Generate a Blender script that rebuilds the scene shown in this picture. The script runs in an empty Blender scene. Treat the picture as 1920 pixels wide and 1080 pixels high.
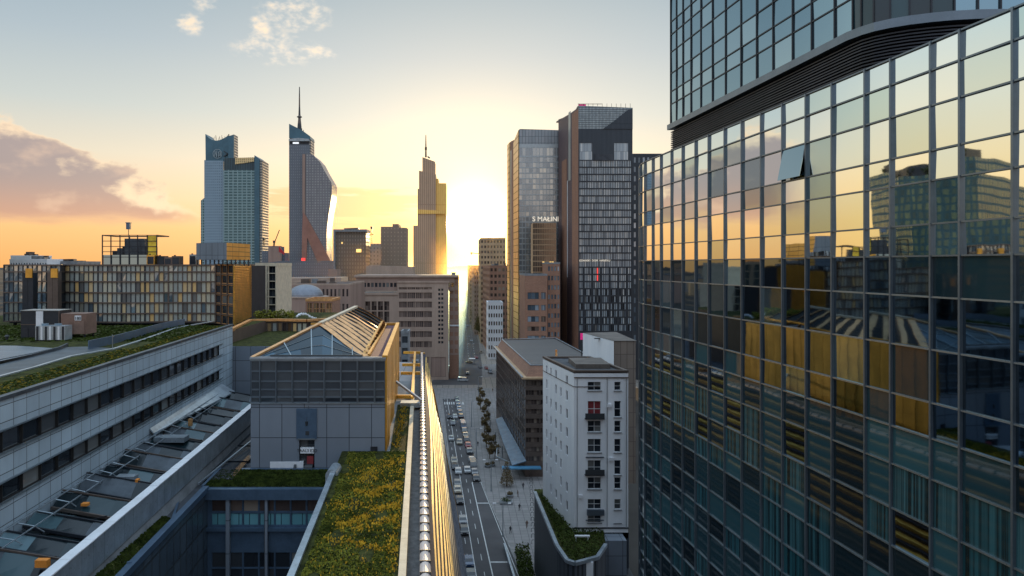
import bpy, bmesh, math, random
from mathutils import Vector, Matrix
random.seed(7)
R = math.radians
SC = bpy.context.scene
COL = SC.collection
# ------------------------------------------------------------------ survey constants (metres)
HC = 58.0      # eye height
F = 1280.0; VX = 865.0; VY = 497.0
SH = .06       # the near street and the roofs beside it run a little west of north
def P(px, py, Y):
    return Vector(((px - VX) * Y / F, Y, HC - (py - VY) * Y / F))
def X_(px, Y): return (px - VX) * Y / F
def Z_(py, Y): return HC - (py - VY) * Y / F
def U(u, Y): return u - SH * Y          # local street coordinate -> world x
# ------------------------------------------------------------------ scene object helpers
def link(o): COL.objects.link(o); return o
def tagp(o, label=None, cat=None, group=None, kind=None):
    if label: o['label'] = label
    if cat: o['category'] = cat
    if group: o['group'] = group
    if kind: o['kind'] = kind
    return o
def thing(name, label, cat, loc=(0, 0, 0), group=None, rz=0):
    o = bpy.data.objects.new(name, None); link(o)
    o.location = loc; o.rotation_euler = (0, 0, rz); o.empty_display_size = .5
    return tagp(o, label, cat, group)
class MB:
    def __init__(s): s.v = []; s.f = []; s.m = []; s.sm = []
    def face(s, pts, mi=0, smooth=False):
        b = len(s.v); s.v += [tuple(p) for p in pts]; s.f.append(tuple(range(b, b + len(pts)))); s.m.append(mi); s.sm.append(smooth)
    def hexa(s, p, mi=0, skip=()):
        # p: 8 points, bottom ccw 0-3, top ccw 4-7
        b = len(s.v); s.v += [tuple(q) for q in p]
        for k, f in enumerate(((3, 2, 1, 0), (4, 5, 6, 7), (0, 1, 5, 4), (1, 2, 6, 5), (2, 3, 7, 6), (3, 0, 4, 7))):
            if k in skip: continue
            s.f.append(tuple(b + i for i in f)); s.m.append(mi); s.sm.append(False)
    def box(s, x0, x1, y0, y1, z0, z1, mi=0):
        s.hexa([(x0, y0, z0), (x1, y0, z0), (x1, y1, z0), (x0, y1, z0), (x0, y0, z1), (x1, y0, z1), (x1, y1, z1), (x0, y1, z1)], mi)
    def ubox(s, u0, u1, y0, y1, z0, z1, mi=0):
        s.hexa([(U(u0, y0), y0, z0), (U(u1, y0), y0, z0), (U(u1, y1), y1, z0), (U(u0, y1), y1, z0),
                (U(u0, y0), y0, z1), (U(u1, y0), y0, z1), (U(u1, y1), y1, z1), (U(u0, y1), y1, z1)], mi)
    def prism(s, foot, z0, z1, mi=0, top=None):
        n = len(foot)
        b = [(p[0], p[1], z0) for p in foot]; t = [(p[0], p[1], z1) for p in foot]
        for i in range(n):
            j = (i + 1) % n; s.face([b[i], b[j], t[j], t[i]], mi)
        s.face(t, mi if top is None else top); s.face(b[::-1], mi)
    def slab(s, pts, dv, mi=0):
        # planar outline pts extruded by vector dv
        dv = Vector(dv); a = [Vector(p) for p in pts]; c = [p + dv for p in a]; n = len(a)
        s.face(a, mi); s.face(c[::-1], mi)
        for i in range(n):
            j = (i + 1) % n; s.face([a[j], a[i], c[i], c[j]], mi)
    def bar(s, p0, p1, w, h=None, mi=0, up=(0, 0, 1)):
        p0 = Vector(p0); p1 = Vector(p1); d = (p1 - p0)
        if d.length < 1e-6: return
        d.normalize(); up = Vector(up)
        if abs(d.dot(up)) > .98: up = Vector((0, 1, 0))
        a = d.cross(up).normalized() * (w / 2); c = a.cross(d).normalized() * ((h or w) / 2)
        s.hexa([p0 - a - c, p0 + a - c, p1 + a - c, p1 - a - c, p0 - a + c, p0 + a + c, p1 + a + c, p1 - a + c], mi)
    def tube(s, p0, p1, r0, r1=None, n=8, mi=0, cap=True):
        p0 = Vector(p0); p1 = Vector(p1); r1 = r0 if r1 is None else r1
        d = (p1 - p0).normalized(); up = Vector((0, 0, 1)) if abs(d.z) < .9 else Vector((1, 0, 0))
        a = d.cross(up).normalized(); c = d.cross(a).normalized()
        A = [p0 + (a * math.cos(2 * math.pi * k / n) + c * math.sin(2 * math.pi * k / n)) * r0 for k in range(n)]
        B = [p1 + (a * math.cos(2 * math.pi * k / n) + c * math.sin(2 * math.pi * k / n)) * r1 for k in range(n)]
        for k in range(n):
            j = (k + 1) % n; s.face([A[k], A[j], B[j], B[k]][::-1], mi, True)
        if cap: s.face(A, mi); s.face(B[::-1], mi)
    def path(s, pts, r, n=6, mi=0):
        for a, b in zip(pts[:-1], pts[1:]): s.tube(a, b, r, n=n, mi=mi)
    def mesh(s, name, mats):
        me = bpy.data.meshes.new(name)
        me.from_pydata(s.v, [], s.f)
        for m in (mats if isinstance(mats, (list, tuple)) else [mats]): me.materials.append(m)
        me.polygons.foreach_set('material_index', s.m)
        me.polygons.foreach_set('use_smooth', s.sm)
        me.update()
        return me
    def build(s, name, mats, parent=None, **kw):
        o = bpy.data.objects.new(name, s.mesh(name, mats)); link(o)
        if parent is not None:
            o.parent = parent
            par = parent; M = Matrix.Identity(4)
            while par is not None:
                M = Matrix.LocRotScale(par.location, par.rotation_euler, None) @ M; par = par.parent
            inv = M.inverted(); o.data.transform(inv)
        return tagp(o, **kw)
def local(mb, name, mats, parent, **kw):       # mesh already in the parent's own frame
    o = bpy.data.objects.new(name, mb.mesh(name, mats)); link(o); o.parent = parent
    return tagp(o, **kw)
def centre(o):
    """put a top-level mesh's origin at the middle of its base"""
    v = [c.co for c in o.data.vertices]
    c = Vector(((min(p.x for p in v) + max(p.x for p in v)) / 2, (min(p.y for p in v) + max(p.y for p in v)) / 2, min(p.z for p in v)))
    o.data.transform(Matrix.Translation(-c)); o.location = c; return o
def copytree(root, label=None, group=None, loc=None, rz=None):
    r = root.copy(); link(r)
    if label: r['label'] = label
    if group: r['group'] = group
    if loc is not None: r.location = loc
    if rz is not None: r.rotation_euler = (0, 0, rz)
    for ch in list(root.children):
        c = ch.copy(); link(c); c.parent = r
        for g in list(ch.children):
            d = g.copy(); link(d); d.parent = c
    return r
# ------------------------------------------------------------------ materials
class NT:
    def __init__(s, tree): s.t = tree; s.n = tree.nodes; s.l = tree.links
    def new(s, ty, **kw):
        o = s.n.new(ty)
        for k, v in kw.items(): setattr(o, k, v)
        return o
    def put(s, sock, v):
        if v is None: return
        if isinstance(v, bpy.types.NodeSocket): s.l.new(v, sock)
        elif isinstance(v, (tuple, list)) and len(v) == 3 and sock.type == 'RGBA': sock.default_value = (*v, 1)
        else: sock.default_value = v
    def m(s, op, a, b=None, c=None, clamp=False):
        o = s.n.new('ShaderNodeMath'); o.operation = op; o.use_clamp = clamp
        s.put(o.inputs[0], a); s.put(o.inputs[1], b); s.put(o.inputs[2], c); return o.outputs[0]
    def mix(s, f, a, b, mode='MIX'):
        o = s.n.new('ShaderNodeMix'); o.data_type = 'RGBA'; o.blend_type = mode
        s.put(o.inputs[0], f); s.put(o.inputs[6], a); s.put(o.inputs[7], b); return o.outputs[2]
    def ramp(s, f, stops, interp='LINEAR'):
        o = s.n.new('ShaderNodeValToRGB'); o.color_ramp.interpolation = interp; e = o.color_ramp.elements
        while len(e) < len(stops): e.new(.5)
        for k, (p, c) in enumerate(stops):
            e[k].position = p; e[k].color = (*c, 1) if len(c) == 3 else c
        s.put(o.inputs[0], f); return o.outputs[0]
    def noise(s, vec, scale, detail=3, rough=.55, out=0):
        o = s.n.new('ShaderNodeTexNoise'); s.put(o.inputs['Vector'], vec); o.inputs['Scale'].default_value = scale
        o.inputs['Detail'].default_value = detail; o.inputs['Roughness'].default_value = rough; return o.outputs[out]
    def xyz(s, v):
        o = s.n.new('ShaderNodeSeparateXYZ'); s.put(o.inputs[0], v); return o.outputs
    def vec(s, x, y, z):
        o = s.n.new('ShaderNodeCombineXYZ'); s.put(o.inputs[0], x); s.put(o.inputs[1], y); s.put(o.inputs[2], z); return o.outputs[0]
    def smooth(s, x, a, b):
        o = s.n.new('ShaderNodeMapRange'); o.interpolation_type = 'SMOOTHSTEP'
        s.put(o.inputs[0], x); o.inputs[1].default_value = a; o.inputs[2].default_value = b; return o.outputs[0]
def base_mat(name):
    m = bpy.data.materials.new(name); m.use_nodes = True; t = NT(m.node_tree)
    b = m.node_tree.nodes['Principled BSDF']; return m, t, b
def rnd_node(t):
    g = t.new('ShaderNodeNewGeometry'); oi = t.new('ShaderNodeObjectInfo')
    return t.m('FRACT', t.m('ADD', t.m('MULTIPLY', g.outputs['Random Per Island'], 3.7), t.m('MULTIPLY', oi.outputs['Random'], 5.3)))
def mat(name, col, rough=.7, metal=0., var=.25, scale=.6, bump=0., bscale=8., streak=False, col2=None, spec=.4):
    m, t, b = base_mat(name)
    g = t.new('ShaderNodeNewGeometry'); pos = g.outputs['Position']
    if streak:
        x, y, z = t.xyz(pos); pos2 = t.vec(x, y, t.m('MULTIPLY', z, .12))
    else: pos2 = pos
    n = t.noise(pos2, scale, 5, .62); n2 = t.noise(pos2, scale * 9, 3)
    f = t.m('ADD', t.m('MULTIPLY', n, .75), t.m('MULTIPLY', n2, .25))
    f = t.smooth(f, .32, .68)
    c2 = col2 or tuple(min(1, c * (1 + var)) for c in col)
    c1 = tuple(c * (1 - var) for c in col)
    t.put(b.inputs['Base Color'], t.mix(f, c1, c2))
    b.inputs['Metallic'].default_value = metal
    t.put(b.inputs['Roughness'], t.m('ADD', rough - .07, t.m('MULTIPLY', n2, .14)))
    b.inputs['Specular IOR Level'].default_value = spec
    if bump:
        bn = t.new('ShaderNodeBump'); bn.inputs['Strength'].default_value = bump; bn.inputs['Distance'].default_value = .1
        t.put(bn.inputs['Height'], t.noise(pos, bscale, 4)); t.l.new(bn.outputs[0], b.inputs['Normal'])
    return m
def wallcoord(t):
    g = t.new('ShaderNodeNewGeometry'); x, y, z = t.xyz(g.outputs['Position']); nx, ny, nz = t.xyz(g.outputs['True Normal'])
    f = t.m('GREATER_THAN', t.m('ABSOLUTE', nx), .7)
    u = t.m('ADD', t.m('MULTIPLY', y, f), t.m('MULTIPLY', x, t.m('SUBTRACT', 1, f)))
    fl = t.m('GREATER_THAN', t.m('ABSOLUTE', nz), .7)
    v = t.m('ADD', t.m('MULTIPLY', y, fl), t.m('MULTIPLY', z, t.m('SUBTRACT', 1, fl)))
    return t.vec(u, v, 0), g
def panelmat(name, c1, c2, seam, w, h, ms=.03, rough=.5, metal=0., offset=0., seam_rough=.8, seam_metal=0., bump=.3, grime=.25, tilt=0., spec=.5):
    """panels / bricks / floor bands laid out in metres on a wall"""
    m, t, b = base_mat(name); uv, g = wallcoord(t)
    br = t.new('ShaderNodeTexBrick'); br.offset = offset; br.squash = 1.
    t.put(br.inputs['Vector'], uv); br.inputs['Scale'].default_value = 1.
    br.inputs['Brick Width'].default_value = w; br.inputs['Row Height'].default_value = h
    br.inputs['Mortar Size'].default_value = ms; br.inputs['Mortar Smooth'].default_value = .1; br.inputs['Bias'].default_value = 0
    t.put(br.inputs['Color1'], c1); t.put(br.inputs['Color2'], c2); t.put(br.inputs['Mortar'], seam)
    x, y, z = t.xyz(g.outputs['Position'])
    n = t.noise(t.vec(x, y, t.m('MULTIPLY', z, .3)), .35, 5, .65)
    t.put(b.inputs['Base Color'], t.mix(1., br.outputs['Color'], t.mix(n, (1 - grime,) * 3, (1 + grime,) * 3), 'MULTIPLY'))
    fac = br.outputs['Fac']
    t.put(b.inputs['Roughness'], t.m('ADD', t.m('MULTIPLY', fac, seam_rough - rough), t.m('ADD', rough - .05, t.m('MULTIPLY', n, .1))))
    t.put(b.inputs['Metallic'], t.m('ADD', t.m('MULTIPLY', fac, seam_metal - metal), metal))
    b.inputs['Specular IOR Level'].default_value = spec
    if bump:
        bn = t.new('ShaderNodeBump'); bn.invert = True; bn.inputs['Strength'].default_value = bump; bn.inputs['Distance'].default_value = .05
        t.put(bn.inputs['Height'], fac); t.l.new(bn.outputs[0], b.inputs['Normal'])
    return m
def glass(name, dark, light, rough=.05, metal=.0, spec=.8, wob=.02, wscale=.5, stops=None, coat=0.):
    """opaque architectural glass: reflects, each pane a little different"""
    m, t, b = base_mat(name); r = rnd_node(t)
    t.put(b.inputs['Base Color'], t.ramp(r, stops or [(0, dark), (.55, dark), (1, light)]))
    b.inputs['Roughness'].default_value = rough; b.inputs['Metallic'].default_value = metal
    b.inputs['Specular IOR Level'].default_value = spec; b.inputs['Coat Weight'].default_value = coat
    if coat: b.inputs['Coat Roughness'].default_value = .03
    if wob:
        g = t.new('ShaderNodeNewGeometry')
        bn = t.new('ShaderNodeBump'); bn.inputs['Strength'].default_value = 1.; bn.inputs['Distance'].default_value = wob
        t.put(bn.inputs['Height'], t.noise(g.outputs['Position'], wscale, 2)); t.l.new(bn.outputs[0], b.inputs['Normal'])
        if coat: t.l.new(bn.outputs[0], b.inputs['Coat Normal'])
    return m
def emis(name, col, st):
    m, t, b = base_mat(name); t.put(b.inputs['Base Color'], col); t.put(b.inputs['Emission Color'], col); b.inputs['Emission Strength'].default_value = st; return m
# ------------------------------------------------------------------ facades with real recessed openings
VIEW = Vector((0, 0, HC))
def proj_area(c, n, w, h):
    d = Vector(c) - VIEW; L = d.length
    if d.y < 1: return 0
    px = VX + F * d.x / d.y; py = VY - F * d.z / d.y
    k = 1. if (-20 < px < 1940 and -20 < py < 1100) else .01
    return k * w * h * max(.0, -(d.dot(n)) / L) / (L * L)
_wm = {}
def window_mesh(w, h, nx, nz, gm, fm, ft=.06, fd=.05, tilt=0.):
    key = (round(w, 2), round(h, 2), nx, nz, gm.name, fm.name, ft)
    if key in _wm: return _wm[key]
    mb = MB()
    for i in range(nx):
        for j in range(nz):
            x0 = -w / 2 + w * i / nx; x1 = -w / 2 + w * (i + 1) / nx; z0 = -h / 2 + h * j / nz; z1 = -h / 2 + h * (j + 1) / nz
            dx, dz = [random.uniform(-1, 1) * .004 for _ in range(2)]
            mb.face([(x0, -dx - dz, z0), (x1, dx - dz, z0), (x1, dx + dz, z1), (x0, -dx + dz, z1)], 0)
    for i in range(nx + 1):
        x = -w / 2 + w * i / nx; x = min(max(x, -w / 2 + ft / 2), w / 2 - ft / 2)
        mb.box(x - ft / 2, x + ft / 2, -fd, .01, -h / 2, h / 2, 1)
    for j in range(nz + 1):
        z = -h / 2 + h * j / nz; z = min(max(z, -h / 2 + ft / 2), h / 2 - ft / 2)
        mb.box(-w / 2 + ft, w / 2 - ft, -fd + .008, .012, z - ft / 2, z + ft / 2, 1)
    me = mb.mesh('window', [gm, fm]); _wm[key] = me
    return me
_sp = {}
def split_mesh(me):
    if me.name in _sp: return _sp[me.name]
    out = []
    for mi in (0, 1):
        mb = MB()
        for p in me.polygons:
            if p.material_index == mi: mb.face([me.vertices[i].co for i in p.vertices])
        out.append(mb.mesh(('window', 'frame')[mi], me.materials[mi]))
    _sp[me.name] = tuple(out); return _sp[me.name]
class Facade:
    """collects wall faces in one mesh and openings as window parts"""
    def __init__(s, root): s.root = root; s.wall = MB(); s.wins = []
    def plain(s, a, b, z0, z1, mi=0):
        s.wall.face([(a[0], a[1], z0), (b[0], b[1], z0), (b[0], b[1], z1), (a[0], a[1], z1)], mi)
    def grid(s, a, b, z0, z1, cols, rows, depth=.25, mi=0, style=None, skip=None, reveal=None, pier=None):
        a = Vector((a[0], a[1], 0)); b = Vector((b[0], b[1], 0)); W = (b - a).length; u = (b - a) / W
        n = u.cross(Vector((0, 0, 1)))
        us = [0.] + [x for c in cols for x in c] + [W]; zs = [z0] + [x for c in rows for x in c] + [z1]
        q = lambda x, z, d=0: (a.x + u.x * x - n.x * d, a.y + u.y * x - n.y * d, z)
        rm = mi if reveal is None else reveal
        for j in range(len(zs) - 1):
            z_0, z_1 = zs[j], zs[j + 1]
            if z_1 - z_0 < 1e-5: continue
            if j % 2 == 0:
                s.wall.face([q(0, z_0), q(W, z_0), q(W, z_1), q(0, z_1)], mi); continue
            for i in range(len(us) - 1):
                x0, x1 = us[i], us[i + 1]
                if x1 - x0 < 1e-5: continue
                op = i % 2 == 1 and not (skip and skip(i // 2, j // 2))
                if not op: s.wall.face([q(x0, z_0), q(x1, z_0), q(x1, z_1), q(x0, z_1)], pier if (pier is not None and 0 < i < len(us) - 2) else mi); continue
                d = depth
                s.wall.face([q(x0, z_0), q(x1, z_0), q(x1, z_0, d), q(x0, z_0, d)], rm)
                s.wall.face([q(x0, z_1, d), q(x1, z_1, d), q(x1, z_1), q(x0, z_1)], rm)
                s.wall.face([q(x0, z_0), q(x0, z_0, d), q(x0, z_1, d), q(x0, z_1)], rm)
                s.wall.face([q(x1, z_0, d), q(x1, z_0), q(x1, z_1), q(x1, z_1, d)], rm)
                st = style(i // 2, j // 2) if callable(style) else style
                s.wins.append((Vector(q((x0 + x1) / 2, (z_0 + z_1) / 2, d - .01)), u, n, x1 - x0, z_1 - z_0, st))
    def even(s, a, b, z0, z1, nb, nf, fw=.6, fh=.6, marg=0., zlow=0., ztop=0., sill=.5, **kw):
        W = (Vector(b[:2]) - Vector(a[:2])).length; bw = (W - 2 * marg) / nb; fhh = (z1 - z0 - zlow - ztop) / nf
        cols = [(marg + bw * (i + .5 - fw / 2), marg + bw * (i + .5 + fw / 2)) for i in range(nb)]
        rows = [(z0 + zlow + fhh * (j + (1 - fh) * sill), z0 + zlow + fhh * (j + (1 - fh) * sill + fh)) for j in range(nf)]
        s.grid(a, b, z0, z1, cols, rows, **kw)
    def finish(s, wallmats, cap=100, name='window', wallname='wall', sub=0):
        w = s.wall.build(wallname, wallmats, s.root)
        M = Matrix.Translation(s.root.location).inverted()
        wl = sorted(s.wins, key=lambda q: -proj_area(q[0], q[2], q[3], q[4]))
        rest = {}
        for k, (c, u, n, ww, hh, st) in enumerate(wl):
            gm, fm = st[0], st[1]; nx = st[2] if len(st) > 2 else 1; nz = st[3] if len(st) > 3 else 1; ft = st[4] if len(st) > 4 else .06
            me = window_mesh(ww, hh, nx, nz, gm, fm, ft)
            rot = Matrix(((u.x, -n.x, 0), (u.y, -n.y, 0), (0, 0, 1))).to_4x4()
            mw = M @ Matrix.Translation(c) @ rot
            if k < cap:
                o = bpy.data.objects.new(name, me); link(o); o.parent = s.root
                o.matrix_local = mw
                if k < sub:
                    pm, fm_ = split_mesh(me); o.data = pm; fo = bpy.data.objects.new('frame', fm_); link(fo); fo.parent = o
            else:
                rest.setdefault('r', []).append((me, mw))
        if rest:
            mats = []; mb = MB()
            for me, mw in rest['r']:
                idx = []
                for mt in me.materials:
                    if mt not in mats: mats.append(mt)
                    idx.append(mats.index(mt))
                b0 = len(mb.v); mb.v += [tuple(mw @ v.co) for v in me.vertices]
                for p in me.polygons:
                    mb.f.append(tuple(b0 + i for i in p.vertices)); mb.m.append(idx[p.material_index]); mb.sm.append(False)
            o = bpy.data.objects.new(name, mb.mesh(name, mats)); link(o); o.parent = s.root; o['kind'] = 'stuff'
        return w
def ufoot(u0, u1, y0, y1):  # ccw footprint following the street
    return [(U(u0, y0), y0), (U(u1, y0), y0), (U(u1, y1), y1), (U(u0, y1), y1)]
def roof_with_parapet(root, foot, z, ph=.8, pw=.35, mroof=None, mpar=None, name='roof', pname='parapet'):
    mb = MB(); mb.face([(p[0], p[1], z - .02) for p in foot]); r = mb.build(name, mroof, root)
    c = Vector((sum(p[0] for p in foot) / len(foot), sum(p[1] for p in foot) / len(foot)))
    mb = MB(); n = len(foot)
    inn = []
    for i in range(n):
        p = Vector(foot[i][:2]); pa = Vector(foot[i - 1][:2]); pb = Vector(foot[(i + 1) % n][:2])
        d1 = (p - pa).normalized(); d2 = (pb - p).normalized(); n1 = Vector((-d1.y, d1.x)); n2 = Vector((-d2.y, d2.x))
        bis = (n1 + n2); bis = bis / max(.3, bis.dot(n1)) if bis.length > .01 else n1
        inn.append(p + bis * pw)
    ex = [Vector(foot[i][:2]) - (inn[i] - Vector(foot[i][:2])) * (.06 / pw) for i in range(n)]
    for i in range(n):
        j = (i + 1) % n; A, B, C, D = ex[i], ex[j], inn[j], inn[i]
        mb.hexa([(A.x, A.y, z), (B.x, B.y, z), (C.x, C.y, z), (D.x, D.y, z), (A.x, A.y, z + ph), (B.x, B.y, z + ph), (C.x, C.y, z + ph), (D.x, D.y, z + ph)])
    mb.build(pname, mpar or mroof, root)
    return r
def textmesh(txt, size, mat_, parent, M, name='lettering', extrude=.05):
    cu = bpy.data.curves.new(name, 'FONT'); cu.body = txt; cu.size = size; cu.extrude = extrude; cu.align_x = 'CENTER'
    to = bpy.data.objects.new('tmp', cu); link(to)
    dg = bpy.context.evaluated_depsgraph_get(); me = bpy.data.meshes.new_from_object(to.evaluated_get(dg))
    bpy.data.objects.remove(to); me.materials.clear(); me.materials.append(mat_); me.transform(M); me.name = name
    o = bpy.data.objects.new(name, me); link(o)
    if parent is not None:
        o.parent = parent; me.transform(Matrix.Translation(parent.location).inverted())
    return o
FRONT = Matrix.Rotation(R(90), 4, 'X')   # text standing up, facing -Y
# ------------------------------------------------------------------ camera, sun, sky
cam = bpy.data.cameras.new('camera'); co = bpy.data.objects.new('camera', cam); link(co); SC.camera = co
cam.sensor_width = 36; cam.lens = 24; cam.shift_x = (960 - VX) / 1920; cam.shift_y = -(540 - VY) / 1920
cam.clip_start = .5; cam.clip_end = 40000
co.location = (0, 0, HC); co.rotation_euler = (R(90), 0, 0)
SAZ, SEL = R(1.15), R(3.4)
sd = Vector((math.sin(SAZ) * math.cos(SEL), math.cos(SAZ) * math.cos(SEL), math.sin(SEL)))
sl = bpy.data.lights.new('sun', 'SUN'); sl.energy = 5.; sl.angle = R(.5); sl.color = (1., .66, .30)
so = bpy.data.objects.new('sun', sl); link(so); so.rotation_euler = sd.to_track_quat('Z', 'Y').to_euler(); so.location = (0, 50, 120)
W = bpy.data.worlds.new('World'); SC.world = W; W.use_nodes = True; t = NT(W.node_tree)
bg = W.node_tree.nodes['Background']
tc = t.new('ShaderNodeTexCoord'); D = tc.outputs['Generated']; dx, dy, dz = t.xyz(D)
deg = 57.29578
az = t.m('MULTIPLY', t.m('ARCTAN2', dx, dy), deg)                 # degrees east of north
el = t.m('MULTIPLY', t.m('ARCSINE', dz), deg)
nish = t.new('ShaderNodeTexSky', sky_type='NISHITA'); nish.sun_disc = False; nish.sun_elevation = SEL; nish.sun_rotation = SAZ
nish.dust_density = 3.; nish.altitude = 100
# base gradients: towards the sunset, and away from it
elr = t.m('DIVIDE', t.m('MAXIMUM', el, 0), 60.)
warm = t.ramp(elr, [(0, (.98, .47, .15)), (.045, (1., .57, .23)), (.085, (.97, .68, .41)), (.14, (.80, .72, .57)), (.20, (.58, .63, .61)), (.28, (.42, .51, .57)), (.36, (.31, .42, .50)), (.44, (.30, .43, .50)), (.6, (.72, .93, 1.12)), (1, (.82, 1.08, 1.38))])
cool = t.ramp(elr, [(0, (.86, .62, .48)), (.12, (.80, .70, .64)), (.3, (.60, .72, .88)), (.6, (.74, .95, 1.2)), (1, (.82, 1.08, 1.38))])
ca = t.m('COSINE', t.m('DIVIDE', t.m('SUBTRACT', az, 1.4), deg))
side = t.smooth(t.m('SUBTRACT', ca, t.m('MULTIPLY', t.smooth(dx, .25, .8), .75)), -.55, .55)
sky = t.mix(side, cool, warm)
# the western sky, seen only in the mirror glass, is clearer and yellower
west = t.ramp(elr, [(0, (1.0, .58, .20)), (.05, (1.08, .70, .26)), (.11, (1.05, .80, .46)), (.19, (.92, .84, .66)), (.28, (.66, .76, .78)), (.40, (.46, .62, .70)), (.6, (.72, .93, 1.12)), (1, (.82, 1.08, 1.38))])
sky = t.mix(t.m('MULTIPLY', t.smooth(az, -35., -44.), t.smooth(az, -125., -90.)), sky, west)
# glow around the sun
vm = t.new('ShaderNodeVectorMath', operation='DOT_PRODUCT'); t.put(vm.inputs[0], D); vm.inputs[1].default_value = sd
ang = t.m('MULTIPLY', t.m('ARCCOSINE', t.m('MINIMUM', vm.outputs['Value'], .99999)), deg)
# squeeze in elevation so that the glow is taller than wide
def gauss(x, s): return t.m('EXPONENT', t.m('MULTIPLY', t.m('MULTIPLY', x, x), -1 / (2 * s * s)))
g1 = gauss(ang, 1.9); g2 = gauss(ang, 4.8); g3 = gauss(ang, 16.)
# ---- clouds
def fb(sx, sz, off, scale=1., detail=8, rough=.6):
    return t.noise(t.vec(t.m('MULTIPLY', az, sx), t.m('MULTIPLY', el, sz), off), scale, detail, rough)
n1 = fb(.20, .34, 3.1, rough=.5); n1b = fb(.7, 1.1, 9.7)
nn = t.m('ADD', t.m('MULTIPLY', n1, .85), t.m('MULTIPLY', n1b, .15))
# the bank on the left: a wedge that thins towards the sun
topl = t.m('ADD', 5.2, t.m('MULTIPLY', t.m('SUBTRACT', -23., az), .44))
topl = t.m('MINIMUM', topl, 9.8)
dtop = t.m('ADD', t.m('SUBTRACT', topl, el), t.m('MULTIPLY', t.m('SUBTRACT', nn, .46), 8.))
dbot = t.m('ADD', t.m('SUBTRACT', el, 3.0), t.m('MULTIPLY', t.m('SUBTRACT', fb(.1, .5, 1.2), .5), 2.2))
endm = t.m('MULTIPLY', t.smooth(az, -19.5, -24.5), t.smooth(az, -39., -35.5))
bank = t.m('MULTIPLY', t.m('MULTIPLY', t.smooth(dtop, 0., .55), t.smooth(dbot, -.2, .9)), endm)
rim = t.smooth(t.m('ADD', dtop, t.m('MULTIPLY', t.m('SUBTRACT', n1, .5), 5.)), 1.7, .2)
bcol = t.mix(rim, t.mix(t.smooth(el, 2.5, 7.), (.66, .36, .25), (.37, .30, .31)), (1.0, .76, .52))
bcol = t.mix(t.m('MULTIPLY', t.smooth(n1, .56, .70), .5), bcol, (.9, .62, .44))
sky = t.mix(t.m('MULTIPLY', bank, .93), sky, bcol)
# puffs high up
def ell(ca_, ce_, ra, re):
    a = t.m('DIVIDE', t.m('SUBTRACT', az, ca_), ra); b = t.m('DIVIDE', t.m('SUBTRACT', el, ce_), re)
    return t.m('SUBTRACT', 1., t.m('SQRT', t.m('ADD', t.m('MULTIPLY', a, a), t.m('MULTIPLY', b, b))))
def at(px, py):
    return math.degrees(math.atan2(px - VX, F)), math.degrees(math.atan2(VY - py, math.hypot(F, px - VX)))
env = None
for (px, py, ra, re) in ((555, 22, 2.6, 1.5), (525, 90, 3.3, 1.15), (355, 46, 1.1, .7), (383, 5, .9, .8), (490, 48, .9, .8), (600, 100, 1.2, .6)):
    e = ell(*at(px, py), ra, re); env = e if env is None else t.m('MAXIMUM', env, e)
pn = fb(.5, .8, 21.3, rough=.5); pn2 = fb(1.6, 2.6, 4., rough=.5)
pd = t.m('ADD', env, t.m('MULTIPLY', t.m('SUBTRACT', t.m('ADD', t.m('MULTIPLY', pn, .6), t.m('MULTIPLY', pn2, .4)), .47), 7.))
puff = t.m('MULTIPLY', t.smooth(pd, -.1, 2.0), t.smooth(env, -.5, .35))
sky = t.mix(t.m('MULTIPLY', puff, .95), sky, t.mix(t.smooth(pd, 1.8, .2), (.98, .80, .60), (1.0, .88, .74)))
# streaks near the sun, low
sn = fb(.09, .9, 14.)
st = t.m('MULTIPLY', t.smooth(t.m('ADD', sn, t.m('MULTIPLY', ell(*at(680, 385), 7., 1.6), .26)), .49, .56), t.smooth(ell(*at(660, 388), 13., 2.), -.1, .4))
sky = t.mix(t.m('MULTIPLY', st, .85), sky, (.90, .50, .26))
# scattered evening cloud to the west and behind, seen in the glass
wn = fb(.09, .15, 40.); wm_ = t.m('MULTIPLY', t.smooth(wn, .60, .70), t.m('MULTIPLY', t.smooth(az, -42., -60.), t.smooth(el, .5, 5.)))
sky = t.mix(t.m('MULTIPLY', wm_, .75), sky, (.98, .62, .36))
sky = t.mix(1., sky, t.mix(1., t.vec(0, 0, 0), t.mix(g3, (0, 0, 0), (.26, .21, .13)), 'ADD'), 'ADD')
sky = t.mix(1., sky, t.mix(g2, (0, 0, 0), (.85, .52, .13)), 'ADD')
sky = t.mix(1., sky, t.mix(g1, (0, 0, 0), (5.5, 3.6, 1.2)), 'ADD')
# the ground half of the world is dull
below = t.smooth(el, -.2, -1.5)
sky = t.mix(below, sky, (.10, .09, .085))
sky = t.mix(1., sky, t.mix(1., nish.outputs[0], (.012, .012, .012), 'MULTIPLY'), 'ADD')
t.put(bg.inputs['Color'], sky); bg.inputs['Strength'].default_value = 1.
W.cycles.sampling_method = 'MANUAL'; W.cycles.sample_map_resolution = 512
# render settings
SC.view_settings.view_transform = 'Standard'; SC.view_settings.look = 'None'; SC.view_settings.exposure = 0
SC.cycles.use_denoising = True
try: SC.cycles.denoiser = 'OPENIMAGEDENOISE'
except Exception: pass
SC.cycles.max_bounces = 7; SC.cycles.diffuse_bounces = 2; SC.cycles.glossy_bounces = 4; SC.cycles.transmission_bounces = 2; SC.cycles.volume_bounces = 0; SC.cycles.transparent_max_bounces = 6
SC.cycles.caustics_reflective = False; SC.cycles.caustics_refractive = False; SC.cycles.sample_clamp_indirect = 4.


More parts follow.
